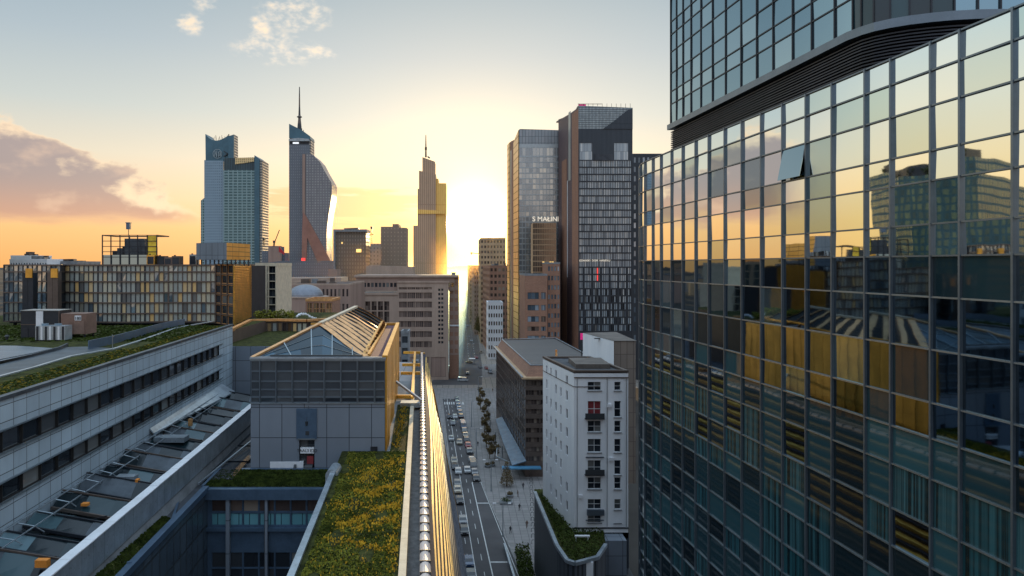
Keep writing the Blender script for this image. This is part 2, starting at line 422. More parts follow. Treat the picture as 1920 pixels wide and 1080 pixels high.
# evening haze lying in the far end of the street
hm_, ht, hb = base_mat('evening_haze'); hm_.node_tree.nodes.remove(hb)
vs = ht.new('ShaderNodeVolumeScatter'); vs.inputs['Color'].default_value = (1., .58, .22, 1); 
_g = ht.new('ShaderNodeNewGeometry'); _x, _y, _z = ht.xyz(_g.outputs['Position'])
_d = ht.m('MULTIPLY', ht.m('MULTIPLY', ht.smooth(_z, 85., 15.), ht.smooth(ht.m('ABSOLUTE', ht.m('ADD', _x, 18.)), 110., 25.)), ht.smooth(_y, 370., 560.))
ht.put(vs.inputs['Density'], ht.m('MULTIPLY', _d, .0034)); hm_.cycles.volume_step_rate = 1.; vs.inputs['Anisotropy'].default_value = .74
hm_.node_tree.links.new(vs.outputs[0], hm_.node_tree.nodes['Material Output'].inputs['Volume'])
mb = MB(); mb.box(-130, 60, 372, 1300, .6, 86); mb.build('haze', hm_, None, kind='stuff')
# ------------------------------------------------------------------ material palette
M = {}
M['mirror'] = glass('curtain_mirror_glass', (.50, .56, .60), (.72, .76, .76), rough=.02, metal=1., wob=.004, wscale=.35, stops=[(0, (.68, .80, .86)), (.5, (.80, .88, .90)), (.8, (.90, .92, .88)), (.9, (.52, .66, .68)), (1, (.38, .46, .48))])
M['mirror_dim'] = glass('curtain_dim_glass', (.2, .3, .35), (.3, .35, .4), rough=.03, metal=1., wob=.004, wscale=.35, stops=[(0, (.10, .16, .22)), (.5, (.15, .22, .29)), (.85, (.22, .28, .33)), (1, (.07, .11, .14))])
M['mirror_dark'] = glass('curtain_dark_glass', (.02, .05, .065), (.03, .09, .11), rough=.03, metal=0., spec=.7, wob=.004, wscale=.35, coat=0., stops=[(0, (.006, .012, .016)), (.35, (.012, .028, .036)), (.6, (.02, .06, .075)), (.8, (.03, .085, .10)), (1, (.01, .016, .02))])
M['mirror_teal'] = glass('curtain_teal_glass', (.26, .38, .44), (.40, .52, .56), rough=.03, metal=.92, wob=.004, wscale=.4)
M['mull'] = mat('mullion_metal', (.16, .20, .24), rough=.35, metal=.7, var=.1)
M['mull_light'] = mat('mullion_light_metal', (.32, .38, .42), rough=.3, metal=.8, var=.1)
M['mull_dark'] = mat('mullion_dark_metal', (.035, .04, .05), rough=.4, metal=.4, var=.1)
M['louvre_dark'] = mat('louvre_dark_metal', (.04, .045, .055), rough=.45, metal=.5, var=.25)
M['slab'] = mat('concrete_slab', (.22, .23, .24), rough=.8)
M['panel_grey'] = panelmat('wall_panel_grey', (.40, .48, .54), (.47, .56, .62), (.09, .10, .11), 1.6, 1.18, .03, rough=.42, grime=.36)
M['panel_blue'] = panelmat('wall_panel_slate', (.17, .20, .24), (.21, .24, .28), (.03, .035, .045), 2.3, 3.1, .035, rough=.45, grime=.2)
M['metal_par'] = mat('parapet_sheet_metal', (.42, .48, .53), rough=.3, metal=.6, var=.2, scale=.8)
M['metal_dark'] = mat('roof_sheet_dark', (.07, .085, .10), rough=.45, metal=.3, var=.3)
M['steel_blue'] = mat('steel_blue_paint', (.10, .16, .24), rough=.35, metal=.5, var=.15)
M['gold'] = mat('gold_metal_and_sun_glow', (.72, .42, .09), rough=.36, metal=1., var=.18, scale=.5)  # gold base colour carries the low sun's glow on flanks; also yellow metalwork
M['gable_glass'] = glass('gable_glass', (.01, .03, .05), (.05, .12, .17), rough=.12, spec=.1, wob=.0, stops=[(0, (.012, .022, .032)), (.6, (.02, .045, .065)), (1, (.06, .13, .19))])
M['fin_dark'] = mat('louvre_gap_shade', (.035, .04, .06), rough=.8, spec=.1)  # dark fins stand for shade in the louvre gaps, put in as colour
M['fin_grey'] = mat('shaded_louvre_grey', (.20, .20, .21), rough=.75, metal=.0, var=.3, spec=.15)
M['gold_fin'] = mat('sunlit_bronze_louvre', (.90, .52, .13), rough=.55, metal=.25, var=.3, scale=.4, spec=.2)
M['copper'] = mat('copper_louvre_metal', (.80, .42, .17), rough=.35, metal=.6, var=.25, scale=1.5)
M['cream'] = mat('cream_stone_coping', (.62, .52, .38), rough=.6, var=.15, scale=1.)
M['pale_pink'] = mat('pale_barrel_coping', (.80, .66, .58), rough=.35, metal=.25, var=.1)
M['roof_dark'] = mat('dark_roof_membrane', (.055, .06, .07), rough=.75, var=.3, scale=.5, bump=.2)
M['roof_gravel'] = mat('gravel_roof', (.10, .10, .10), rough=.9, var=.4, scale=2., bump=.4)
M['roof_brown'] = mat('brown_roof_membrane', (.12, .10, .085), rough=.7, var=.3, scale=.3)
M['curtain'] = None
M['moss'] = mat('sedum_soil', (.030, .036, .014), rough=.95, var=.6, scale=.9, bump=.6, bscale=6, col2=(.075, .080, .022), spec=.1)
M['grass'] = mat('sedum_green_leaf', (.09, .12, .018), rough=.8, var=.5, scale=.5, col2=(.34, .33, .05), spec=.15)
M['grass_dark'] = mat('turf_dark_leaf', (.035, .060, .014), rough=.85, var=.5, scale=1.2, col2=(.075, .10, .02), spec=.1)
M['sedum_sunlit'] = mat('sedum_sunlit_leaf', (.60, .36, .03), rough=.7, var=.4, scale=2., col2=(.90, .58, .06), spec=.15)  # golden leaf colour stands for raking sun on the bed
M['leaf'] = mat('tree_leaf', (.05, .065, .022), rough=.8, var=.4, scale=2., col2=(.10, .105, .035), spec=.15)
M['leaf_brown'] = mat('tree_leaf_brown', (.13, .10, .05), rough=.85, var=.4, scale=1.5, col2=(.24, .17, .08), spec=.1)
M['bark'] = mat('tree_bark', (.07, .05, .035), rough=.95, var=.3)
M['white_wall'] = mat('white_render_wall', (.80, .82, .85), rough=.75, var=.07, scale=.4, streak=True, col2=(.84, .85, .86))
M['win_dark'] = glass('dark_window_glass', (.015, .02, .028), (.05, .06, .07), rough=.05, spec=.8, wob=.01, stops=[(0, (.012, .016, .022)), (.6, (.03, .036, .045)), (.85, (.08, .085, .09)), (1, (.20, .20, .19))])
M['win_cool'] = glass('cool_window_glass', (.10, .14, .18), (.30, .38, .44), rough=.12, metal=.35, spec=.8, wob=.01, stops=[(0, (.05, .08, .11)), (.4, (.13, .18, .23)), (.8, (.28, .35, .42)), (1, (.42, .50, .58))])
M['win_brown'] = glass('brown_window_glass', (.05, .035, .03), (.20, .15, .12), rough=.1, spec=.8, wob=.01, stops=[(0, (.03, .022, .02)), (.5, (.07, .05, .045)), (.85, (.16, .12, .10)), (1, (.30, .25, .2))])
M['blind'] = glass('pale_blind_glass', (.30, .33, .32), (.52, .54, .48), rough=.35, spec=.6, wob=.005, stops=[(0, (.10, .10, .10)), (.12, (.26, .28, .27)), (.55, (.38, .40, .36)), (.8, (.46, .44, .34)), (1, (.70, .44, .16))])
M['red_curtain'] = mat('red_curtain', (.22, .03, .035), rough=.7)
M['frame_white'] = mat('white_frame_paint', (.62, .64, .66), rough=.5, var=.08)
M['frame_dark'] = mat('dark_frame_paint', (.04, .045, .05), rough=.45, var=.1)
M['frame_brown'] = mat('brown_frame_metal', (.13, .10, .085), rough=.45, metal=.4, var=.15)
M['sand'] = mat('sandstone_wall', (.42, .31, .245), rough=.8, var=.14, scale=.2, streak=True)
M['sand2'] = mat('pink_brown_wall', (.34, .235, .19), rough=.8, var=.15, scale=.2, streak=True)
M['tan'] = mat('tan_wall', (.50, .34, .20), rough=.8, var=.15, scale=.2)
M['brick'] = panelmat('brown_brick_wall', (.30, .155, .10), (.36, .19, .125), (.18, .12, .09), .9, .35, .03, rough=.8, grime=.3, offset=.5)
M['tile_brown'] = panelmat('brown_tile_wall', (.11, .075, .08), (.14, .095, .10), (.07, .05, .05), 1.4, .9, .05, rough=.6, grime=.25, offset=.5)
M['dark_clad'] = mat('dark_cladding', (.030, .036, .045), rough=.4, metal=.3, var=.2)
M['asphalt'] = mat('asphalt', (.078, .074, .076), rough=.75, var=.22, scale=.08, bump=.1)
M['pave'] = panelmat('paving_slabs', (.22, .21, .20), (.27, .25, .24), (.13, .12, .12), 1.6, 1.6, .06, rough=.8, grime=.35)
M['plaza'] = panelmat('plaza_slabs', (.25, .22, .19), (.30, .26, .22), (.08, .07, .06), 3., 3., .1, rough=.75, grime=.35)
M['kerb'] = mat('kerb_stone', (.26, .25, .24), rough=.8)
M['paint'] = mat('road_paint', (.62, .62, .60), rough=.6, var=.2, scale=2.)
M['earth'] = mat('city_ground', (.055, .05, .045), rough=.95, var=.5, scale=.006, spec=.1)
M['white_metal'] = mat('white_metal', (.75, .76, .78), rough=.4, var=.08)
M['brown_cab'] = mat('brown_rusty_panel', (.20, .12, .09), rough=.7, var=.2)
M['teal_blind'] = panelmat('teal_blind', (.10, .28, .33), (.13, .33, .38), (.03, .08, .10), 1., 30., .05, rough=.5)
M['rubber'] = mat('black_rubber', (.02, .02, .02), rough=.8)
M['red'] = mat('red_paint', (.5, .03, .04), rough=.5)
M['red_lamp'] = emis('red_lamp', (.9, .06, .05), 1.2)
M['magenta'] = emis('magenta_panel', (.6, .02, .18), .5)
M['sign_white'] = emis('white_sign_letters', (.95, .84, .68), .6)
M['warm_light'] = emis('lit_window', (1., .62, .18), 1.4)
M['orange'] = mat('orange_paint', (.75, .26, .04), rough=.6)
M['blue_canopy'] = mat('blue_canopy', (.07, .22, .36), rough=.5)
M['slate_canopy'] = mat('slate_blue_canopy', (.13, .19, .25), rough=.5)
M['skin'] = mat('skin', (.42, .26, .19), rough=.6)
M['coat'] = mat('dark_coat', (.03, .032, .04), rough=.85)
M['coat2'] = mat('brown_coat', (.12, .07, .05), rough=.85)
M['hair'] = mat('dark_hair', (.03, .02, .015), rough=.7)
for nm, c in (('white', (.42, .43, .44)), ('black', (.02, .02, .024)), ('silver', (.20, .21, .23)), ('grey', (.13, .135, .14)), ('red', (.34, .03, .03)), ('blue', (.05, .09, .18)), ('beige', (.42, .36, .27))):
    mm = mat('car_paint_' + nm, c, rough=.28, metal=.1, var=.05); mm.node_tree.nodes['Principled BSDF'].inputs['Coat Weight'].default_value = .8; M['car_' + nm] = mm
M['copper_glass'] = glass('copper_tint_glass', (.20, .12, .07), (.5, .34, .2), rough=.15, metal=.5, wob=.01)

def curtain_mat():
    m, t, b = base_mat('drawn_teal_curtains'); g = t.new('ShaderNodeNewGeometry'); x, y, z = t.xyz(g.outputs['Position'])
    w = t.noise(t.vec(0, t.m('MULTIPLY', y, 2.6), t.m('MULTIPLY', z, .02)), 1., 3, .7)
    r = rnd_node(t); t.put(b.inputs['Base Color'], t.mix(t.smooth(w, .35, .65), (.004, .012, .016), t.mix(r, (.02, .09, .11), (.05, .13, .15))))
    b.inputs['Roughness'].default_value = .08; b.inputs['Specular IOR Level'].default_value = .5; return m
M['curtain'] = curtain_mat()
M['win_store'] = glass('store_window_glass', (.10, .075, .065), (.2, .15, .12), rough=.15, spec=.7, wob=.01, stops=[(0, (.08, .06, .055)), (.5, (.14, .105, .09)), (1, (.26, .2, .165))])
# ------------------------------------------------------------------ the curtain-walled block on the right
GS = .0943
def GX(Y): return 29.02 - GS * Y
gdir = Vector((-GS, 1, 0)).normalized()         # away from the camera along the wall
gn = Vector((-1, -GS, 0)).normalized()
blk = thing('glass_office_block', 'long office block with mirror glass curtain wall and blue grey mullions filling the right side', 'building', (GX(50), 50, 0))
bayY = [85.4, 84.3, 82.0, 79.8, 77.3, 74.9, 72.0, 69.2, 66.2, 63.4, 60.3, 57.3, 54.25, 51.25, 48.3, 45.4, 42.2, 40.0, 37.0, 35.08, 32.06, 29.2, 26.3, 23.3, 20.4, 17.4]
rowR = [12.07, 10.55, 8.64, 6.21, 4.58, 2.23, .5, -1.73, -4.58, -7.46, -9.39, -11.6, -14.2]
z = -14.2; k = 0
while z > -56: z -= (2.2, 1.85, 2.6)[k % 3]; k += 1; rowR.append(z)
rowZ = [HC + r for r in rowR]; rowZ[-1] = 0.
def wallpt(Y, z, out=0.):
    # the far end of the wall bends gently away to the east
    bend = max(0., Y - 79.) ** 2 * .035
    p = Vector((GX(Y) + bend, Y, z)); return p + gn * out
core = MB(); zt = rowZ[0] - .35
foot = [(GX(Y) + max(0., Y - 79.) ** 2 * .035 + .28, Y) for Y in bayY] + [(70, 17.4), (70, 85.4)]
core.prism(foot[::-1] if False else foot, 0, zt - .1)
core.build('wall', M['mull_dark'], blk)
panes = []
for i in range(len(bayY) - 1):
    for j in range(len(rowZ) - 1):
        y1, y0 = bayY[i], bayY[i + 1]; z1, z0 = rowZ[j], rowZ[j + 1]
        if y0 < 17: continue
        a, b_ = random.gauss(0, .010), random.gauss(0, .008)
        c = wallpt((y0 + y1) / 2, (z0 + z1) / 2)
        pts = [wallpt(y1, z0, a + b_), wallpt(y0, z0, -a + b_), wallpt(y0, z1, -a - b_), wallpt(y1, z1, a - b_)]
        rr = random.random()
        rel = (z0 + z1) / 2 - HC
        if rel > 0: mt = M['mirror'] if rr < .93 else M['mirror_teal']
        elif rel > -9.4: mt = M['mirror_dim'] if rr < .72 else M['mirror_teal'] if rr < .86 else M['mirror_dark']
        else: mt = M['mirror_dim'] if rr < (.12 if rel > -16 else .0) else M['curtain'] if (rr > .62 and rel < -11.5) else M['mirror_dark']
        ar = proj_area(c, gn, y1 - y0, z1 - z0); panes.append((ar, i, j, c, pts, mt))
panes.sort(key=lambda q: -q[0])
restm = MB(); rmats = [M['mirror'], M['mirror_dark'], M['mirror_teal'], M['curtain'], M['mirror_dim']]
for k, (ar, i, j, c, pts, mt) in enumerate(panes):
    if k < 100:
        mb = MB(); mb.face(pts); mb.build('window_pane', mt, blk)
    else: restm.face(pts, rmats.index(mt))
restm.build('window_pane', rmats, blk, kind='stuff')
# one opened window, tilted out at its foot
yy1, yy0, zz1, zz0 = 51.25, 48.3, rowZ[2], rowZ[3]
mb = MB(); mb.slab([wallpt(yy1 - .1, zz0 + .1, .55), wallpt(yy0 + .1, zz0 + .1, .55), wallpt(yy0 + .1, zz1 - .1, .1), wallpt(yy1 - .1, zz1 - .1, .1)], -gn * .05)
mb.build('open_window', M['mirror'], blk)
for i, Y in enumerate(bayY):
    mb = MB(); w = .12
    for a_, b_ in ((rowZ[0] + .05, rowZ[-1]),):
        p = wallpt(Y, 0)
        q = [p + gdir * s * w / 2 + gn * o for s, o in ((-1, -.05), (1, -.05), (1, .17), (-1, .17))]
        mb.hexa([Vector((v.x, v.y, b_)) for v in q] + [Vector((v.x, v.y, a_)) for v in q])
    mb.build('mullion', M['mull'], blk)
for j, z in enumerate(rowZ[:-1]):
    mb = MB(); hh = .045
    for i in range(len(bayY) - 1):
        A = wallpt(bayY[i], z); B = wallpt(bayY[i + 1], z)
        mb.hexa([A - gn * .04 + Vector((0, 0, -hh)), B - gn * .04 + Vector((0, 0, -hh)), B + gn * .13 + Vector((0, 0, -hh)), A + gn * .13 + Vector((0, 0, -hh)),
                 A - gn * .04 + Vector((0, 0, hh)), B - gn * .04 + Vector((0, 0, hh)), B + gn * .13 + Vector((0, 0, hh)), A + gn * .13 + Vector((0, 0, hh))])
    mb.build('transom', M['mull_light'] if j > 6 else M['mull'], blk)
mb = MB(); mb.face([(p[0], p[1], zt) for p in foot]); mb.build('roof', M['roof_dark'], blk)
# ---- the tower that stands on it, with its louvred belt and rounded corner
tw = thing('glass_tower', 'dark teal glass tower with rounded corner rising from a louvred base over the long block', 'building', (GX(60) + 6, 58, HC + 12.2))
ty = [72.3, 70.8, 69.2, 67.3, 65.1, 62.7, 60.2, 57.5, 55.0, 52.6, 50.0, 47.7, 45.2, 43.4]
def curve(out, inset=0.):
    pts = [(GX(Y) - gn.x * 0 + inset, Y) for Y in ty]
    cx, cy, r = GX(43.4) + 6.5, 43.4, 6.5 - inset
    for k in range(1, 9):
        a = math.pi + math.pi / 2 * k / 8
        pts.append((cx + (r) * math.cos(a), cy + (r) * .55 * math.sin(a)))
    for k in range(1, 14): pts.append((cx + 2.3 * k, cy - (r) * .55 - .5 * k * 0))
    return [Vector((p[0] - out, p[1], 0)) if i < len(ty) else Vector((p[0] - out * .5, p[1] - out * .8, 0)) for i, p in enumerate(pts)]
tz0 = HC + 14.6; tz1 = HC + 42
tzs = [tz0 + .25]
k = 0
while tzs[-1] < tz1: tzs.append(tzs[-1] + (2.14, 1.35, 1.92, 2.25, 1.85, 1.35, 2.36)[k % 7]); k += 1
cp = curve(0)
back = [Vector((75, cp[-1].y, 0)), Vector((75, 72.3, 0))]
mb = MB(); ft_ = [(p.x + .25, p.y + .25 * (i > 13)) for i, p in enumerate(cp)] + [(75, cp[-1].y + .3), (75, 72.1)]
mb.prism(ft_, tz0, tzs[-1] + .2); mb.build('wall', M['mull_dark'], tw)
plist = []
for i in range(len(cp) - 1):
    for j in range(len(tzs) - 1):
        A, B = cp[i], cp[i + 1]; u = (B - A).normalized(); n = u.cross(Vector((0, 0, 1)))
        e, f_ = random.gauss(0, .007), random.gauss(0, .006)
        pts = [A + n * (e + f_), B + n * (-e + f_), B + n * (-e - f_), A + n * (e - f_)]
        pts = [Vector((p.x, p.y, tzs[j] if q < 2 else tzs[j + 1])) for q, p in enumerate(pts)]
        c = (pts[0] + pts[2]) / 2
        plist.append((proj_area(c, n, (B - A).length, tzs[j + 1] - tzs[j]), pts, M['mirror_teal'] if (i < 13 or random.random() < .4) else M['mirror_dark']))
plist.sort(key=lambda q: -q[0]); rest = MB()
for k, (ar, pts, mt) in enumerate(plist):
    if k < 100: mb = MB(); mb.face(pts); mb.build('window_pane', mt, tw)
    else: rest.face(pts, 0 if mt is M['mirror_teal'] else 1)
rest.build('window_pane', [M['mirror_teal'], M['mirror_dark']], tw, kind='stuff')
for i, p in enumerate(cp):
    q = cp[min(i + 1, len(cp) - 1)] - cp[max(i - 1, 0)]; q.normalize(); n = q.cross(Vector((0, 0, 1)))
    v = [p + q * s * .05 + n * o for s, o in ((-1, -.05), (1, -.05), (1, .1), (-1, .1))]
    mb = MB(); mb.hexa([Vector((a.x, a.y, tz0)) for a in v] + [Vector((a.x, a.y, tzs[-1])) for a in v]); mb.build('mullion', M['mull_dark'], tw)
def ring(pts0, pts1, z0, z1):
    mb = MB()
    for i in range(len(pts0) - 1):
        A, B, C, D_ = pts1[i], pts1[i + 1], pts0[i + 1], pts0[i]
        mb.hexa([(A.x, A.y, z0), (B.x, B.y, z0), (C.x, C.y, z0), (D_.x, D_.y, z0), (A.x, A.y, z1), (B.x, B.y, z1), (C.x, C.y, z1), (D_.x, D_.y, z1)])
    return mb
for z in tzs[1:-1]: ring(curve(-.06), curve(.07), z - .05, z + .05).build('transom', M['mull_dark'], tw)
ring(curve(-.9), curve(.42), tz0 - .32, tz0 + .22).build('fascia', M['mull'], tw)
bel = MB(); 
fb_ = [(p.x + .5, p.y + (.4 if i > 13 else 0)) for i, p in enumerate(cp)] + [(74, cp[-1].y + .5), (74, 72.0)]
bel.prism(fb_, HC + 11.9, tz0 - .3); bel.build('base_wall', M['dark_clad'], tw)
zz = HC + 12.2
while zz < tz0 - .4:
    ring(curve(-.5), curve(.02 + .02 * math.sin(zz * 9)), zz, zz + .09).build('louvre', M['louvre_dark'], tw); zz += .2
# ================================================================== ROOFSCAPE ON THE LEFT
def scatter(name, root_or_none, fn, n, size, mats, seed, h=.10, **kw):
    """low leafy tufts: fn() -> (x, y, z, material index) or None"""
    rs = random.Random(seed); mb = MB(); c = 0
    for _ in range(n):
        q = fn(rs)
        if q is None: continue
        x, y, z, mi = q
        for k in range(2):
            a = rs.uniform(0, math.pi); s = size * rs.uniform(.5, 1.3); hh = h * rs.uniform(.5, 1.5)
            ca_, sa_ = math.cos(a) * s, math.sin(a) * s; ox, oy = rs.uniform(-s, s) * .4, rs.uniform(-s, s) * .4
            mb.face([(x - ca_, y - sa_, z), (x + ca_, y + sa_, z), (x + ca_ * .7 + ox, y + sa_ * .7 + oy, z + hh), (x - ca_ * .7 + ox, y - sa_ * .7 + oy, z + hh)], mi)
    return mb.build(name, mats, root_or_none, **kw)
# ------------------------------------------------------------------ L1: pale panelled block with two ribbon windows
l1 = thing('panelled_block', 'pale grey panelled block with two dark ribbon windows and mossy roof edge on the left', 'building', (U(-36, 60), 60, 0))
f = Facade(l1)
ya, yb = 24., 104.
cols = []; y = 1.2
while y < 71.5: cols.append((y, y + 2.34)); y += 2.4
rows = [(HC - 16.2, HC - 14.9), (HC - 12.8, HC - 11.35)]
f.grid((U(-28.6, ya), ya), (U(-28.6, yb), yb), 20, HC - 9.25, cols, rows, depth=.2, reveal=1, pier=1, style=(M['win_dark'], M['rubber'], 1, 1, .05))
f.plain((U(-28.6, yb), yb), (U(-70, yb), yb), 20, HC - 9.25)
f.plain((U(-70, yb), yb), (U(-70, ya), ya), 20, HC - 9.25); f.plain((U(-70, ya), ya), (U(-28.6, ya), ya), 20, HC - 9.25)
f.finish([M['panel_grey'], M['rubber']], sub=60)
for z in (HC - 16.25, HC - 14.85, HC - 12.85, HC - 11.3):
    mb = MB(); mb.ubox(-28.62, -28.45, ya, yb - 5.5, z - .05, z + .05); mb.build('sill', M['mull_light'], l1)
mb = MB(); mb.ubox(-29.0, -28.5, ya, yb + .1, HC - 9.25, HC - 8.98); mb.build('coping', M['metal_dark'], l1)
RZ = HC - 9.2
mb = MB(); mb.face([(U(-29, ya), ya, RZ), (U(-29, yb), yb, RZ), (U(-70, yb), yb, RZ), (U(-70, ya), ya, RZ)][::-1]); mb.build('roof', M['moss'], l1)
# standing seam strip roof and the kerbs that sweep along it
def sweep(pts, w, h, mi=0, mb=None):
    mb = mb or MB()
    for a, b in zip(pts[:-1], pts[1:]): mb.hexa([(a[0], a[1], a[2]), (a[0] + w, a[1], a[2]), (b[0] + w, b[1], b[2]), (b[0], b[1], b[2]), (a[0], a[1], a[2] + h), (a[0] + w, a[1], a[2] + h), (b[0] + w, b[1], b[2] + h), (b[0], b[1], b[2] + h)], mi)
    return mb
def arcpts(px_list, z): return [(X_(px, F * (HC - z) / (py - VY)), F * (HC - z) / (py - VY), z) for px, py in px_list]
g1_ = arcpts([(-60, 722), (0, 706), (60, 690), (130, 669), (210, 655), (265, 638), (330, 615), (395, 603.5)], RZ)
sweep(g1_, .35, .12).build('gutter', M['metal_par'], l1)
g2_ = arcpts([(165, 655), (210, 645), (250, 634), (300, 619), (345, 609)], RZ)
sweep(g2_, .12, .95).build('upstand_wall', M['steel_blue'], l1)
g3_ = arcpts([(-60, 696), (0, 680), (60, 668), (110, 656), (125, 649)], RZ)
sweep(g3_, .2, .35).build('upstand_wall', M['metal_dark'], l1)
mb = MB(); 
pl = arcpts([(-90, 683), (0, 677), (60, 664), (105, 653), (30, 648), (-90, 648)], RZ + .3)
mb.face(pl); mb.build('metal_roof', panelmat('standing_seam_roof', (.20, .24, .28), (.24, .28, .33), (.05, .06, .07), 30., .45, .04, rough=.35, metal=.5), l1)
pl = arcpts([(-60, 720), (0, 704), (130, 668), (210, 653), (160, 650), (125, 651), (0, 683), (-60, 700)], RZ + .01)
mb = MB(); mb.face([Vector(p) + Vector((0, 0, .02)) for p in pl][::-1]); mb.build('roof_membrane', M['metal_dark'], l1)
def moss_edge(rs):
    y = rs.uniform(44, 103); u = -29.1 - rs.random() ** 1.3 * (3.6 if y < 75 else 2.4)
    return (U(u, y), y, RZ, 1 if (rs.random() < .22 or (y < 52 and u < -30.8 and rs.random() < .5)) else 0)
scatter('moss_planting', None, moss_edge, 6500, .13, [M['grass_dark'], mat('ochre_moss', (.24, .17, .02), rough=.8, spec=.1)], 3, .045, kind='stuff')
def roof_lawn(rs):
    y = rs.uniform(82, 103.5); x = rs.uniform(-78, U(-31, y)); return (x, y, RZ, 0)
scatter('roof_turf', None, roof_lawn, 3500, .22, [M['grass_dark']], 4, .12, kind='stuff')
# rooftop plant
def unit(name, label, px0, px1, pyb, pyt, depth, mats, cat, fn=None):
    Y = F * (HC - RZ) / (pyb - VY); x0, x1 = X_(px0, Y), X_(px1, Y); h = (pyb - pyt) * Y / F
    r = thing(name, label, cat, ((x0 + x1) / 2, Y, RZ)); w = (x1 - x0) / 2
    fn(r, w, h, depth); return r
def cab_dark(r, w, h, d):
    mb = MB(); mb.box(-w, w, 0, d, .0, h); local(mb, 'casing', M['dark_clad'], r)
    mb = MB(); mb.box(-w - .05, w + .05, -.06, d + .05, h, h + .08); local(mb, 'lid', M['mull_light'], r)
    mb = MB(); mb.box(-w - .01, w + .01, -.04, .02, h * .5 - .04, h * .5 + .04); mb.box(w - .12, w - .02, -.05, .03, 0, h); local(mb, 'rail', M['frame_brown'], r)
    mb = MB(); mb.box(-w * .2, w * .16, -.1, .02, h * .42, h * .99); local(mb, 'control_panel', M['white_metal'], r)
    for k in range(4):
        mb = MB(); mb.box(-w * .85 + k * w * .42, -w * .62 + k * w * .42, -.05, .02, .1, h * .36); local(mb, 'grille', M['louvre_dark'], r)
unit('cooling_cabinet', 'tall black rooftop plant cabinet with a white control panel', 39, 112, 634, 583, 2.6, None, 'plant unit', cab_dark)
def cab_silver(r, w, h, d):
    mb = MB(); mb.box(-w, w, 0, d, .12, h); local(mb, 'casing', M['metal_par'], r)
    for k in range(7):
        mb = MB(); x = -w + 2 * w * (k + .5) / 7; mb.box(x - w * .06, x + w * .07, -.05, .02, .15, h - .08); local(mb, 'fin', M['white_metal'] if k % 2 else M['mull_dark'], r)
    for x in (-w * .6, w * .3):
        mb = MB(); mb.tube((x, d / 2, h), (x, d / 2, h + .22), .35, .42, 12); local(mb, 'fan', M['mull_light'], r)
    mb = MB()
    for x in (-w * .8, w * .8): mb.box(x - .08, x + .08, .1, d - .1, 0, .12)
    local(mb, 'skid', M['mull_dark'], r)
unit('air_handler', 'silver ribbed air handling unit in front of the black cabinet', 66, 122, 639.5, 611, 1.5, None, 'plant unit', cab_silver)
def cab_brown(r, w, h, d):
    mb = MB(); mb.box(-w, w, 0, d, .5, h); local(mb, 'casing', M['brown_cab'], r)
    mb = MB(); mb.box(w * .05, w * .85, -.05, .01, .52, h * .7); local(mb, 'door', mat('pale_rust', (.27, .17, .13), rough=.7), r)
    mb = MB(); mb.box(w * .1, w * .6, -.06, .01, h * .72, h * .92); s = local(mb, 'sign_plate', M['white_metal'], r)
    for x, y in ((-w * .8, .2), (w * .8, .2), (w * .8, d - .2), (-w * .8, d - .2)):
        mb = MB(); mb.box(x - .08, x + .08, y - .08, y + .08, 0, .5); local(mb, 'leg', M['mull_dark'], r)
    textmesh('180', h * .18, M['dark_clad'], r, Matrix.Translation(r.location + Vector((w * .35, -.1, h * .75))) @ FRONT, extrude=.01)
unit('plant_shed', 'rust brown plant shed on short legs with a small sign', 114, 162, 634, 588, 2.4, None, 'plant shed', cab_brown)
pb = MB()
for k in range(9): pb.box(-.5 + .12 * k, -.44 + .12 * k, -.25, .25, 0, .3 + .1 * (k % 3))
def vent(r, w, h, d):
    mb = MB(); mb.tube((0, 0, 0), (0, 0, h * .7), w * .5, w * .5, 12); local(mb, 'duct', M['mull_dark'], r)
    mb = MB(); mb.tube((0, 0, h * .7), (0, 0, h), w * .9, w * .5, 12); local(mb, 'cowl', M['frame_dark'], r)
unit('roof_vent', 'small round black roof vent standing on the turf at the far left', 8, 18, 637, 628, .6, None, 'roof vent', vent)
r_ = unit('mast', 'thin grey mast standing in the curved roof upstand', 210, 212, 655, 627, .1, None, 'mast', lambda r, w, h, d: (local((lambda m: (m.tube((0, 0, 0), (0, 0, h), .05, .03, 6), m)[1])(MB()), 'pole', M['mull_light'], r), local((lambda m: (m.box(-.12, .12, -.12, .12, 0, .06), m)[1])(MB()), 'foot', M['mull'], r)))
